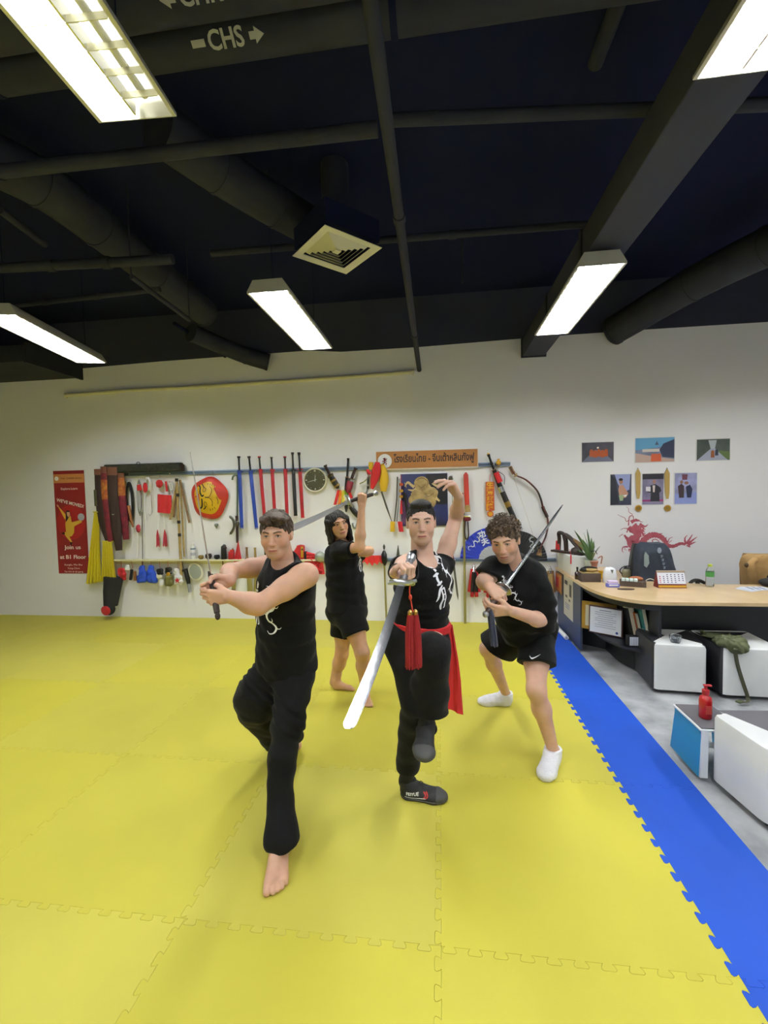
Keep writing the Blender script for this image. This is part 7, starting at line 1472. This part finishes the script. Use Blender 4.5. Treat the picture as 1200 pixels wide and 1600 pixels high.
# dragon head sword rack
t = thing('sword_rack', onb(882, 5.2), 'dark carved wooden sword rack with arched arms on the white cabinet', 'rack'); M_dw = mat('dark_carved_wood', '2e1f1c', .5, bump=.5, bscale=40)
b0 = onb(870, 5.4); b1 = onb(905, 5.02)
MB().box(b0.lerp(b1, .5)+UZ*.012, (.07, .42, .024), Matrix.Rotation(.62, 3, 'Z'), bev=.004).build('base', M_dw, t)
pc = lambda x, y, Y: PY(x, y, Y)
MB().tube(cubic([pc(873, 861, 5.38), pc(874, 842, 5.38), pc(873, 833, 5.36), pc(878, 833, 5.34), pc(884, 837, 5.3)], 4), .022, 8).build('rear_arm', M_dw, t); MB().tube(cubic([pc(885, 864, 5.25), pc(884, 846, 5.25), pc(882, 836, 5.27), pc(890, 840, 5.2), pc(897, 848, 5.15), pc(905, 858, 5.1), pc(908, 866, 5.05)], 4), .026, 8).build('front_arm', M_dw, t)
MB().tube(cubic([pc(893, 842, 5.2), pc(903, 848, 5.1), pc(914, 858, 5.02), pc(928, 868, 4.95)], 4), [.020]*5+[.024]*5+[.02]*3, 8).build('horizontal_branch', M_wood, t); MB().ell(pc(901, 862, 5.12), (.06, .05, .05), jit=.12).build('carved_mass', M_dw, t)
MB().tube([pc(870, 862, 5.42), pc(871, 845, 5.40)], .018, 8).build('red_post', M_cloth_r, t); MB().tube([pc(872, 850, 5.35), pc(873, 862, 5.35)], .014, 8).build('red_cord', M_cloth_r, t); t2 = thing('red_tag', pc(892, 868, 4.93), 'narrow red paper tag hanging over the front of the white cabinet', 'tag'); MB().box(pc(892, 874, 4.945), (.014, .004, .10)).build('tag', M_cloth_r, t2); MB().tube([pc(892, 868, 4.94), pc(890, 858, 5.0)], .002, 5).build('string', M_cloth_r, t2)
# plant
M_leaf = mat('plant_leaf', '3c5a34', .5, c2='56713f', vscale=12); M_pale2 = mat('dry_leaf', '8d8a58', .6); pb = PY(921, 880, 4.9); pb.z = TZ
t = thing('potted_plant', pb, 'leafy green plant in a pale pot behind the wooden sword rack', 'plant'); MB().lathe([(.04, 0), (.055, .02), (.062, .17), (.066, .185), (.055, .18), (.045, .15)], (pb.x+.015, pb.y, TZ), n=20).build('pot', mat('frosted_pot', 'b9c4bc', .3), t)
st = Vector((pb.x+.015, pb.y, TZ+.15)); LV = [((897, 828), .03), ((917, 826), .02), ((924, 840), .035), ((928, 845), .03), ((910, 842), .03), ((938, 853), .012), ((903, 848), .03), ((932, 862), .02), ((915, 856), .03), ((905, 838), .028), ((920, 838), .03), ((912, 832), .025), ((930, 852), .03), ((900, 858), .025), ((926, 858), .028)]
for i, ((x, y), w_) in enumerate(LV):
    e_ = PY(x, y, 4.9+.05*((i % 3)-1)); mid = st.lerp(e_, .5)+Vector((0, -.01, .03)); g_ = []; P_ = cubic([st, mid, e_], 6); n = len(P_)
    for k, p in enumerate(P_):
        f = k/(n-1); ww = w_*sin(pi*min(1, .12+f*.88))**.8*(1 if f < .97 else .05); d_ = (P_[min(k+1, n-1)]-P_[max(k-1, 0)]).normalized(); s_ = d_.cross(Vector((.2*(i-4), -1, .2))).normalized(); g_.append([p-s_*ww/2, p+Vector((0, -.004, 0)), p+s_*ww/2])
    MB().sheet(g_, .0012, (0, 1, 0)).build('leaf', M_leaf if i != 7 else M_pale2, t, 60)
MB().tube([st-UZ*.05, st+UZ*.06], .006, 6).build('stem', M_leaf, t)
q = PY(925, 884, 4.85); t = thing('terracotta_figure', (q.x, q.y, TZ), 'small terracotta jug beside the plant pot', 'jug'); MB().lathe([(.03, 0), (.042, .05), (.03, .12), (.036, .15), (.045, .175), (.02, .18)], (q.x+.02, q.y, TZ), n=16).build('jug_body', mat('terracotta', 'a8705a', .7), t); MB().tube(cubic([q+UZ*.08+UX*.06, q+UZ*.1+UX*.10, q+UZ*.02+UX*.09], 4), .006, 6).build('handle', mat('terracotta', 'a8705a', .7), t); MB().tube(cubic([PY(922, 862, 4.85), PY(930, 861, 4.85), PY(933, 866, 4.85)], 4), .004, 6).build('wire', M_bk, t)
M_glb = mat('dark_brown_glass', '2a1210', .15, coat=.6)
for x, y, h_, r_, lab in ((902, 905, .12, .026, 'small dark brown bottle on the desk in front of the white cabinet'), (910, 906, .10, .030, 'squat black bottle beside the small brown bottle on the desk')):
    c = on(x, y); t = thing('bottle', c, lab, 'bottle'); MB().lathe([(r_*.9, 0), (r_, .005), (r_, h_*.55), (r_*.35, h_*.72), (r_*.33, h_*.9)], c, n=18).build('bottle_body', M_glb if r_ < .028 else M_bk, t); MB().lathe([(r_*.42, h_*.88), (r_*.42, h_*1.05), (r_*.2, h_*1.08)], c, n=12).build('cap', M_bk, t)
c = on(924, 910)+Vector((0, .07, 0)); t = thing('wicker_box', c, 'dark wicker box piled with small things on the desk', 'box'); M_wk = mat('dark_wicker', '4a3d36', .8, bump=.8, bscale=140); MB().box(c+UZ*.045, (.19, .13, .09), bev=.006).build('box_body', M_wk, t); MB().box(c+UZ*.092, (.17, .11, .006)).build('contents_bed', M_pale, t)
t = thing('bag_of_tea', c+UZ*.095, 'tan and black pouches lying on top of the wicker box', 'pouches'); MB().ell(c+UZ*.115+UX*.02, (.06, .04, .022), jit=.05).build('pouch', M_pale, t); MB().tube(cubic([c+UX*-.09+UZ*.105, c+UX*-.04+UZ*.14, c+UX*.02+UZ*.145+UN*.02, c+UX*.07+UZ*.13], 4), .010, 8).build('black_strap', M_bk, t); MB().ell(c+UZ*.115-UX*.055, (.03, .035, .025)).build('black_pouch', M_bk, t)
c = on(941, 905)+Vector((0, .03, 0)); t = thing('yellow_tin', c, 'small yellow tin beside the wicker box', 'tin'); MB().lathe([(.028, 0), (.03, .004), (.03, .07), (.028, .075)], c, n=18).build('tin_body', M_cloth_y, t); MB().lathe([(.031, .068), (.031, .085)], c, n=18).build('lid', M_gold, t)
c = on(955, 911)+Vector((0, .04, 0)); t = thing('white_dispenser', c, 'white plastic rounded dispenser with a dark notch on the desk', 'dispenser'); MB().lathe([(.060, 0), (.066, .01), (.064, .07), (.056, .125), (.042, .145), (.03, .15)], c, n=24).build('dispenser_body', mat('white_gloss_plastic', 'eceef2', .25), t); MB().prism([c+Vector((-.014, -.056, .135)), c+Vector((.014, -.056, .135)), c+Vector((0, -.068, .10))], UN*.004).build('notch', M_iron, t); MB().ell(c+UZ*.15, (.014, .014, .01)).build('knob', M_wht, t)
c = on(957, 917); t = thing('sticky_tape_box', c, 'small white and violet box in front of the white dispenser', 'box'); MB().box(c+UZ*.016, (.11, .06, .032), bev=.004).build('box_base', mat('violet_blue_card', '6a72c8', .4), t); MB().box(c+UZ*.047, (.09, .05, .032), bev=.004).build('box_top', mat('pale_violet_card', 'd8c8e8', .4), t); MB().box(c+UZ*.022+UN*.031, (.08, .002, .012)).build('white_stripe', M_wht, t)
c = on(992, 917)+Vector((0, .05, 0)); Rz2 = Matrix.Rotation(-.35, 3, 'Z'); t = thing('desk_basket', c, 'dark woven tray with tissues and an orange pouch on the desk', 'basket'); MB().prism([c+Rz2 @ Vector((x, y, 0)) for x, y in ((-.11, -.06), (.11, -.06), (.11, .06), (-.11, .06))], (0, 0, .05)).build('tray', M_wk, t)
mb = MB(); [mb.box(c+Rz2 @ Vector((-.08+.035*k, -.03, .06)), (.03, .05, .03), Rz2, bev=.005) for k in range(4)]; mb.build('tissue_packs', mat('pale_tissue', 'cfe0dc', .7), t); MB().ell(c+Rz2 @ Vector((.03, .03, .065)), (.06, .03, .025), Rz2).build('orange_pouch', mat('orange_leather', 'a8623a', .6), t)
c2_ = on(985, 905)+Vector((0, .10, 0)); t = thing('teapot', c2_, 'small glass teapot with black handle behind the dark tray', 'teapot'); MB().lathe([(.035, 0), (.045, .02), (.045, .07), (.03, .09)], c2_, n=18).build('teapot_body', mat('olive_glass', '7d7a62', .2, metal=.1), t); MB().tube(cubic([c2_+UX*-.04+UZ*.03, c2_+UX*-.065+UZ*.07, c2_+UX*-.03+UZ*.11, c2_+UX*.04+UZ*.12], 4), .006, 6).build('handle', M_bk, t); MB().lathe([(.03, .09), (.02, .105), (.006, .11)], c2_, n=14).build('lid', M_bk, t)
c = on(978, 921); t = thing('dark_coaster', c, 'dark oval coaster lying at the front edge of the desk', 'coaster'); MB().prism([c+Vector((cos(a)*.075, sin(a)*.028, 0)) for a in [2*pi*i/24 for i in range(24)]], (0, 0, .006)).build('coaster_disc', M_brn, t); MB().prism([c+Vector((cos(a)*.06, sin(a)*.02, .006)) for a in [2*pi*i/24 for i in range(24)]], (0, 0, .002)).build('rim_inset', M_dw, t)
MBc = on(1010, 912); t = thing('charging_cable', MBc, 'pale cable curving between the tray and the calendar', 'cable'); MB().tube(cubic([on(1003, 915), on(1008, 911)+UZ*.02, on(1016, 909)+UZ*.03, on(1026, 910)+UZ*.01], 5), .004, 6).build('cable', M_cream2, t)
# calendar
c0, c1 = on(1029, 919), on(1073, 919); cw = (c1-c0).length; cm = c0.lerp(c1, .5)+Vector((0, .05, 0)); t = thing('desk_calendar', cm, 'tent desk calendar with date grid on a dark red base', 'calendar'); ch = .155
fr = [cm+Vector((0, -.05, 0)), cm+Vector((0, .05, 0)), cm+Vector((0, 0, ch))]; MB().prism([p-UX*cw/2 for p in fr], UX*cw).build('base', mat('dark_red_card', '6d1f20', .5), t)
sl = (fr[2]-fr[0]).normalized(); nn_ = UX.cross(sl).normalized(); nn_ = nn_ if nn_.y < 0 else -nn_; R = Matrix((UX, -nn_, sl)).transposed(); pc_ = fr[0].lerp(fr[2], .58)+nn_*.002; MB().box(pc_, (cw*.97, .003, ch*.72), R).build('page', M_paper, t)
MB().box(fr[0].lerp(fr[2], .95)+nn_*.004, (cw, .006, .02), R, bev=.002).build('binding', mat('binding_tan', '9c8a78', .5), t); MB().box(fr[0].lerp(fr[2], .10)+nn_*.002, (cw*.97, .002, .018), R).build('yellow_strip', M_gold, t)
mb = MB(); mb2 = MB()
for i in range(7):
    for j in range(5):
        if (j == 0 and i < 2) or (j == 4 and i > 4): continue
        (mb2 if i == 0 else mb).box(pc_+nn_*.0022+UX*(cw*(-.40+.133*i))+sl*(ch*(.20-.115*j)), (.012, .001, .008), R)
mb.build('date_marks', mat('calendar_ink', '4c3c78', .6), t); mb2.build('holiday_marks', M_redl, t)
# water bottle
M_clear = mat('clear_plastic', 'eef4f4', .08, trans=.92); M_clear.node_tree.nodes['Principled BSDF'].inputs['IOR'].default_value = 1.15
c = on(1111, 917)+Vector((0, .02, 0)); t = thing('water_bottle', c, 'clear plastic water bottle with green label standing on the desk', 'bottle'); MB().lathe([(.030, 0), (.034, .008), (.034, .135), (.030, .155), (.015, .18), (.014, .192)], c, n=22, cap=True).build('bottle_body', M_clear, t); MB().lathe([(.035, .095), (.035, .14)], c, n=22, cap=False).build('label', mat('green_label', '4e9a4e', .5), t); MB().lathe([(.017, .19), (.017, .207), (.012, .21)], c, n=16).build('cap', mat('yellow_green_cap', 'b8c83c', .4), t)
# papers and a dark pouch
c = on(1176, 922)+Vector((0, .03, 0)); t = thing('loose_papers', c, 'few white printed sheets lying at the right end of the desk', 'papers')
for k in range(3): R = Matrix.Rotation(.5-.25*k, 3, 'Z'); MB().box(c+Vector((.03*k, .01*k, .002+.0015*k)), (.21, .14, .001), R).build('sheet', M_paper, t); mb = MB(); [mb.box(c+Vector((.03*k, .01*k, .003+.0015*k))+R @ Vector((-.05+.05*j, 0, 0)), (.03, .1, .0004), R) for j in range(3)]; mb.build('printed_block', M_ink, t)
c = on(1205, 916); t = thing('dark_cloth', c, 'heap of black cloth at the right edge of the desk', 'cloth'); MB().ell(c+UZ*.035, (.10, .07, .04), jit=.05, n=20, m=12).build('cloth_heap', M_bkc, t); MB().ell(c+Vector((.06, .03, .08)), (.07, .05, .05), jit=.05).build('cloth_fold', M_bkc, t)
# chairs behind the desk
def chairback(label, x, Yc, w_, ztop, m_b, m_cover, kind):
    c = Vector((PY(x, 880, Yc).x, Yc, 0)); t_ = thing('office_chair', c, label, 'chair'); W2 = w_/2
    MB().box(c+Vector((0, -.05, .44)), (w_*1.05, .46, .09), bev=.04).build('seat', m_b, t_); MB().tube([c+Vector((0, -.05, .40)), c+Vector((0, -.05, .12))], .03, 12).build('gas_column', M_chrome, t_)
    for k in range(5):
        a = 2*pi*k/5+.3; e_ = c+Vector((cos(a)*.27, -.05+sin(a)*.27, .06)); MB().tube([c+Vector((0, -.05, .12)), e_], [.025, .015], 8).build('base_arm', M_bk, t_); MB().ell(e_-UZ*.03, (.03, .03, .03), n=10, m=8).build('caster', M_bk, t_)
    for s_ in (-1, 1): MB().tube(cubic([c+Vector((s_*W2*1.1, .1, .46)), c+Vector((s_*W2*1.25, -.02, .52)), c+Vector((s_*W2*1.25, -.03, .62)), c+Vector((s_*W2*1.2, -.10, .63))], 4), .018, 8).build('armrest', M_bk, t_)
    g_ = []
    for i in range(11):
        f = i/10; z_ = .50+(ztop-.50)*f; ww = W2*(1.0-.32*f**2.5) if kind == 'vest' else W2*(1-.25*f**4); g_.append([c+Vector((ww*(-1+2*j/12), .17+.05*f-.05*cos(pi*(j/12-.5))+.02*f*f, z_)) for j in range(13)])
    MB().sheet(g_, .05, (0, 1, 0)).build('backrest', m_b, t_, 60)
    return t_, c, g_
t, c, g_ = chairback('black office chair with a dark vest pulled over its back', 1032, 4.72, .44, 1.045, M_bk, None, 'vest')
M_vest = mat('dark_navy_vest', '27303f', .75, bump=.4, bscale=30); zt = PY(1032, 851, 4.70).z; 
ol = [(1000.5, 915), (1003, 890), (1003.5, 866), (1008, 856), (1020, 852), (1033, 850), (1046, 850), (1049.5, 855), (1055, 875), (1062, 897), (1066, 915)]
tv = thing('vest', PY(1032, 880, 4.7), 'dark navy vest with a white emblem draped over the office chair', 'vest'); front = [PY(x, y, 4.66) for x, y in ol]; 
g2 = []
for i in range(13):
    f = i/12; z_ = .62+(zt-.62)*f; yy = 915-(915-850.5)*f
    lx = np.interp(yy, [850, 856, 866, 890, 915], [1017, 1008, 1003.5, 1003, 1001]); rx = np.interp(yy, [850, 855, 875, 897, 915], [1044, 1049.5, 1055, 1062, 1066])
    row = []
    for j in range(13):
        x = lx+(rx-lx)*j/12; p = PY(x, yy, 4.665); row.append(Vector((p.x, 4.665+.045*(abs(j/6-1))**2.2+.006*sin(j*2.3+i)+(.02*f if i > 10 else 0), p.z)))
    g2.append(row)
MB().sheet(g2, .16, (0, 1, 0)).build('vest_body', M_vest, tv, 60)
mb = MB(); q = [(1008.5, 862), (1013.5, 868), (1014.5, 880), (1010.5, 887), (1006.5, 884), (1006.5, 868)]; MB().prism([PY(x, y, 4.66) for x, y in q], (0, .004, 0)).build('armhole_lining', mat('grey_green_lining', '8f9c9a', .7), tv)
MB().prism([PY(1030.5+cos(a)*3.3, 860+sin(a)*4.5, 4.655) for a in [2*pi*i/16 for i in range(16)]], (0, .004, 0)).build('emblem', mat('grey_print', '8b96a8', .6), tv)
for k, (x, y) in enumerate(((1034, 869), (1035.5, 875), (1037, 881), (1038, 887))): q = PY(x, y, 4.653); mb = MB(); [mb.prism([q+UX*(x_-w_)+UZ*(z_-h_), q+UX*(x_+w_)+UZ*(z_-h_), q+UX*(x_+w_)+UZ*(z_+h_), q+UX*(x_-w_)+UZ*(z_+h_)], (0, .003, 0)) for x_, z_, w_, h_ in ((0, .008, .013, .002), (-.002+.004*(k % 2), -.001, .0022, .014), (0, -.007, .010, .002), (.008, 0, .002, .007))]; mb.build('character_print', mat('grey_print', '8b96a8', .6), tv)
t, c, g_ = chairback('tan chair at the right edge behind the desk', 1222, 4.75, .46, .93, mat('tan_chair_cloth', '8e7248', .85), None, 'jacket')
M_jk = mat('tan_jacket_cloth', 'b08d5c', .9, bump=.5, bscale=25, c2='a17f50'); tj = thing('jacket', PY(1180, 880, 4.7), 'tan jacket hung over the chair at the right edge', 'jacket'); g2 = []
for i in range(13):
    f = i/12; yy = 918-(918-868)*f; lx = np.interp(yy, [868, 871, 877, 885, 918], [1186, 1178, 1174, 1172, 1176]); rx = 1250-8*f; row = []
    for j in range(17): x = lx+(rx-lx)*j/16; p = PY(x, yy, 4.70); row.append(Vector((p.x, 4.68+.04*(abs(j/8-1))**2.5+.004*sin(j*1.7+i*.3), p.z)))
    g2.append(row)
MB().sheet(g2, .14, (0, 1, 0)).build('jacket_body', M_jk, tj, 60); MB().tube(cubic([PY(1180, 874, 4.68), PY(1173, 881, 4.66), PY(1174, 895, 4.66), PY(1176, 912, 4.68)], 4), [.03]*4+[.035]*9, 10).build('sleeve', M_jk, tj, 60); MB().ell(PY(1167, 883, 4.66), (.02, .02, .025)).build('cuff', mat('dark_tan_cuff', '5a4632', .8), tj)
a = PY(1074, 910, 4.6); b_ = PY(1106, 909, 4.6); t = thing('stool_back', a, 'thin black curved chair arm just showing above the desk', 'chair'); MB().tube(cubic([a-UZ*.05, a.lerp(b_, .25)+UZ*.012, a.lerp(b_, .6)+UZ*.014, b_-UZ*.03], 5), .016, 8).build('curved_arm', M_bk, t); MB().tube([a.lerp(b_, .5)+UZ*.005, Vector((a.lerp(b_, .5).x, 4.6, 0))], .02, 8).build('post', M_bk, t)
# ---------------------------------------------------------------- ottomans and stool
M_wv = mat('white_vinyl', 'e3e4e2', .38, bump=.25, bscale=7, c2='d6d8d8', vscale=3); M_bv = mat('black_vinyl', '232327', .42, bump=.2, bscale=9); M_gv = mat('grey_vinyl_top', '5c5a60', .5)
def rounded(poly, r, n=5):
    out = []; k = len(poly)
    for i in range(k):
        p = Vector((*poly[i], 0)); a = (Vector((*poly[i-1], 0))-p).normalized(); b_ = (Vector((*poly[(i+1) % k], 0))-p).normalized()
        for j in range(n+1): f = j/n; q0 = p+a*r; q1 = p+b_*r; out.append(q0*(1-f)**2+p*2*f*(1-f)+q1*f*f)
    return out
def ottoman(label, poly, h_, side_mats, top_patches, loc):
    t_ = thing('ottoman', loc, label, 'ottoman'); P_ = rounded(poly, .05, 4); k = len(poly); n = len(P_); mats_ = [M_wv, M_bv]; rings = [(0, .012), (0, .03), (0, h_-.03), (.009, h_-.008), (.03, h_)]
    c = sum((Vector((*p, 0)) for p in poly), Vector())/k; vs = []; 
    for ins, z_ in rings:
        for p in P_: d_ = (c-p).normalized(); vs.append(p+d_*ins+UZ*z_)
    fs = []; ms = []
    for r_ in range(len(rings)-1):
        for i in range(n):
            corner = i//5; sidei = corner if i % 5 >= 2 else (corner-1) % k; fs.append((r_*n+i, r_*n+(i+1) % n, (r_+1)*n+(i+1) % n, (r_+1)*n+i)); ms.append(side_mats[sidei])
    fs += [tuple(range(n))[::-1], tuple(range((len(rings)-1)*n, len(rings)*n))]; ms += [1, 0]; mb_ = MB(); mb_.add(vs, fs); mb_.m = ms; mb_.build('cushion', mats_, t_, 35)
    for i, (pp, mm) in enumerate(top_patches): MB().prism([Vector((x, y, h_-.001)) for x, y in pp], UZ*.0022).build('top_panel', mm, t_)
    for i in range(k):
        p = Vector((*poly[i], 0))*.88+c*.12; MB().lathe([(.02, 0), (.02, .014)], p, n=12).build('foot', M_bk, t_)
    return t_
HO = .385
f0, f1 = PZ(1020, 1079), PZ(1106, 1085); bl = PZ(1005, 1051)
ottoman('white ottoman with black sectors on top, left one by the desk', [(f0.x, f0.y), (f1.x, f1.y), (f1.x+.09, f1.y+.43), (f0.x+.03, f0.y+.43)], HO, [0, 1, 1, 1],
        [([(f0.x+.02, f0.y+.05), (f0.x+.19, f0.y+.22), (f0.x+.05, f0.y+.42)], M_bv), ([(f1.x-.005, f1.y+.05), (f1.x+.06, f1.y+.42), (f0.x+.24, f0.y+.22)], M_bv)], (f0.x+.2, f0.y+.2, 0))
g0 = PZ(1128, 1088); ottoman('white ottoman with the olive bag on it, right one by the desk', [(g0.x, g0.y), (g0.x+.44, g0.y-.02), (g0.x+.46, g0.y+.46), (g0.x-.04, g0.y+.46)], HO, [0, 0, 1, 1],
        [([(g0.x+.0, g0.y+.02), (g0.x+.18, g0.y+.2), (g0.x+.0, g0.y+.40)], M_bv), ([(g0.x+.03, g0.y+.41), (g0.x+.2, g0.y+.22), (g0.x+.43, g0.y+.40)], M_bv)], (g0.x+.2, g0.y+.2, 0))
k0, k1 = PZ(1109, 1216), PZ(1198, 1294)
ottoman('white ottoman nearest the camera, cut by the right edge', [(k0.x, k0.y), (k1.x, k1.y), (k1.x+.50, k1.y-.02), (k1.x+.50, k0.y+.08)], HO, [0, 0, 1, 1],
        [([(k0.x+.05, k0.y+.02), (k1.x+.17, k1.y+.10), (k1.x+.47, k1.y+.13), (k1.x+.47, k0.y+.05)], M_gv)], (k0.x+.3, k0.y-.2, 0))
# crystal bowl
c = PZ(1055, 1004, HO); t = thing('glass_bowl', c, 'small clear faceted glass on the left ottoman', 'glass'); mb = MB(); mb.lathe([(.032, 0), (.04, .02), (.045, .055), (.043, .06), (.037, .056), (.03, .012), (.001, .010)], c+UZ*.002, n=14, cap=False); mb.build('glass_body', mat('clear_glass', 'f2f6fa', .05, trans=.95), t, 5); MB().ell(c+UZ*.03, (.028, .028, .02), n=8, m=5, jit=.2).build('facet_core', mat('clear_glass', 'f2f6fa', .05, trans=.95), t, 5)
# olive bag with strap
M_ol = mat('olive_nylon', '4c5233', .7, bump=.6, bscale=22, c2='3d4328', vscale=8); c = PZ(1133, 1008, HO); t = thing('shoulder_bag', c, 'crumpled olive bag lying on the right ottoman, strap hanging down', 'bag')
g = G(); T_ = lambda x, y, z_: V(*PZ(x, y, HO+z_))
g.u(EL(T_(1140, 1002, .03), (.115, .10, .036)), .02); g.u(EL(T_(1118, 994, .02), (.10, .06, .022)), .03); g.u(RC(T_(1100, 990, .02), T_(1120, 995, .02), .012, .02), .03); g.u(EL(T_(1155, 1012, .012), (.07, .06, .045)), .03); g.u(RC(T_(1120, 1004, .03), T_(1160, 1000, .04), .018, .022), .02); g.noise(wrinkle(.010, 42, 61)); g.noise(wrinkle(.004, 95, 62)); skin_obj('bag_body', [skin_patch(g, .005)], M_ol, t)
a = T_(1150, 1016, .015); e0 = Vector((PZ(1157, 1020, HO).x, g0.y-.035, HO+.01)); 
MB().tube(cubic([a, e0, Vector((e0.x+.01, g0.y-.05, .28)), Vector((e0.x+.05, g0.y-.05, .14)), Vector((e0.x+.08, g0.y-.06, .03)), Vector((e0.x+.06, g0.y-.09, .006)), Vector((e0.x-.01, g0.y-.10, .006))], 5), .013, 8, flat=(UX, .3)).build('strap', mat('dark_olive_webbing', '3a3b28', .8), t); MB().box(Vector((e0.x+.0, g0.y-.10, .010)), (.05, .035, .012), Matrix.Rotation(.5, 3, 'Z'), bev=.003).build('buckle', M_ol, t)
# step stool
s0, s1 = PZ(1047, 1165), PZ(1091, 1213); HS_ = .262; t = thing('step_stool', (s0.x+.13, (s0.y+s1.y)/2, 0), 'low folding stool with blue side, white legs and grey top', 'stool'); M_sb = mat('sky_blue_plastic', '2f8fc0', .45); M_swt = mat('white_stool_plastic', 'e4e8ec', .4)
MB().prism([Vector((s0.x, s0.y, 0)), Vector((s0.x, s1.y, 0)), Vector((s0.x+.02, s1.y+.01, HS_-.03)), Vector((s0.x+.02, s1.y+.03, HS_)), Vector((s0.x+.02, s0.y-.01, HS_)), Vector((s0.x+.02, s0.y-.01, HS_-.03))], (.018, 0, 0)).build('side_panel', M_sb, t)
MB().prism([Vector((s0.x+.006, s1.y-.014, 0)), Vector((s0.x+.045, s1.y-.014, 0)), Vector((s0.x+.055, s1.y-.0, HS_)), Vector((s0.x+.022, s1.y-.0, HS_))], (0, .014, 0)).build('leg', M_swt, t); MB().prism([Vector((s0.x+.25, s1.y+.0, 0)), Vector((s0.x+.22, s1.y+.02, HS_-.01)), Vector((s0.x+.22, s0.y-.02, HS_-.01)), Vector((s0.x+.25, s0.y, 0))], (.018, 0, 0)).build('far_side_panel', M_sb, t)
MB().prism([Vector((s0.x+.245, s1.y-.01, 0)), Vector((s0.x+.275, s1.y-.01, 0)), Vector((s0.x+.24, s1.y+.01, HS_-.01)), Vector((s0.x+.21, s1.y+.01, HS_-.01))], (0, .014, 0)).build('leg', M_swt, t); MB().box((s0.x+.135, s1.y+.03, .17), (.20, .012, .03), bev=.003).build('cross_bar', M_swt, t)
MB().box((s0.x+.13, (s0.y+s1.y)/2, HS_+.004), (.235, s0.y-s1.y-.0, .012), bev=.004).build('white_edge', M_swt, t); MB().box((s0.x+.13, (s0.y+s1.y)/2, HS_+.013), (.215, s0.y-s1.y-.02, .008), bev=.003).build('grey_top', M_gv, t)
ZS = HS_+.017; c = PZ(1102, 1121, ZS); t = thing('pump_bottle', c, 'red pump bottle standing on the low stool', 'bottle'); M_rb = mat('red_translucent_plastic', 'b3121c', .25, coat=.4); 
MB().lathe([(.030, 0), (.034, .006), (.034, .105), (.030, .125), (.014, .138), (.014, .145)], c, n=22).build('bottle_body', M_rb, t); MB().lathe([(.019, .143), (.019, .168), (.008, .172), (.008, .19)], c, n=16).build('collar', M_redl, t); MB().box(c+Vector((.008, -.002, .195)), (.045, .018, .010), bev=.004).build('pump_head', M_redl, t); MB().box(c+Vector((-.0, -.0345, .06)), (.03, .002, .05), bev=.0).build('label', mat('dull_red_label', 'c84a44', .5), t)
finish()
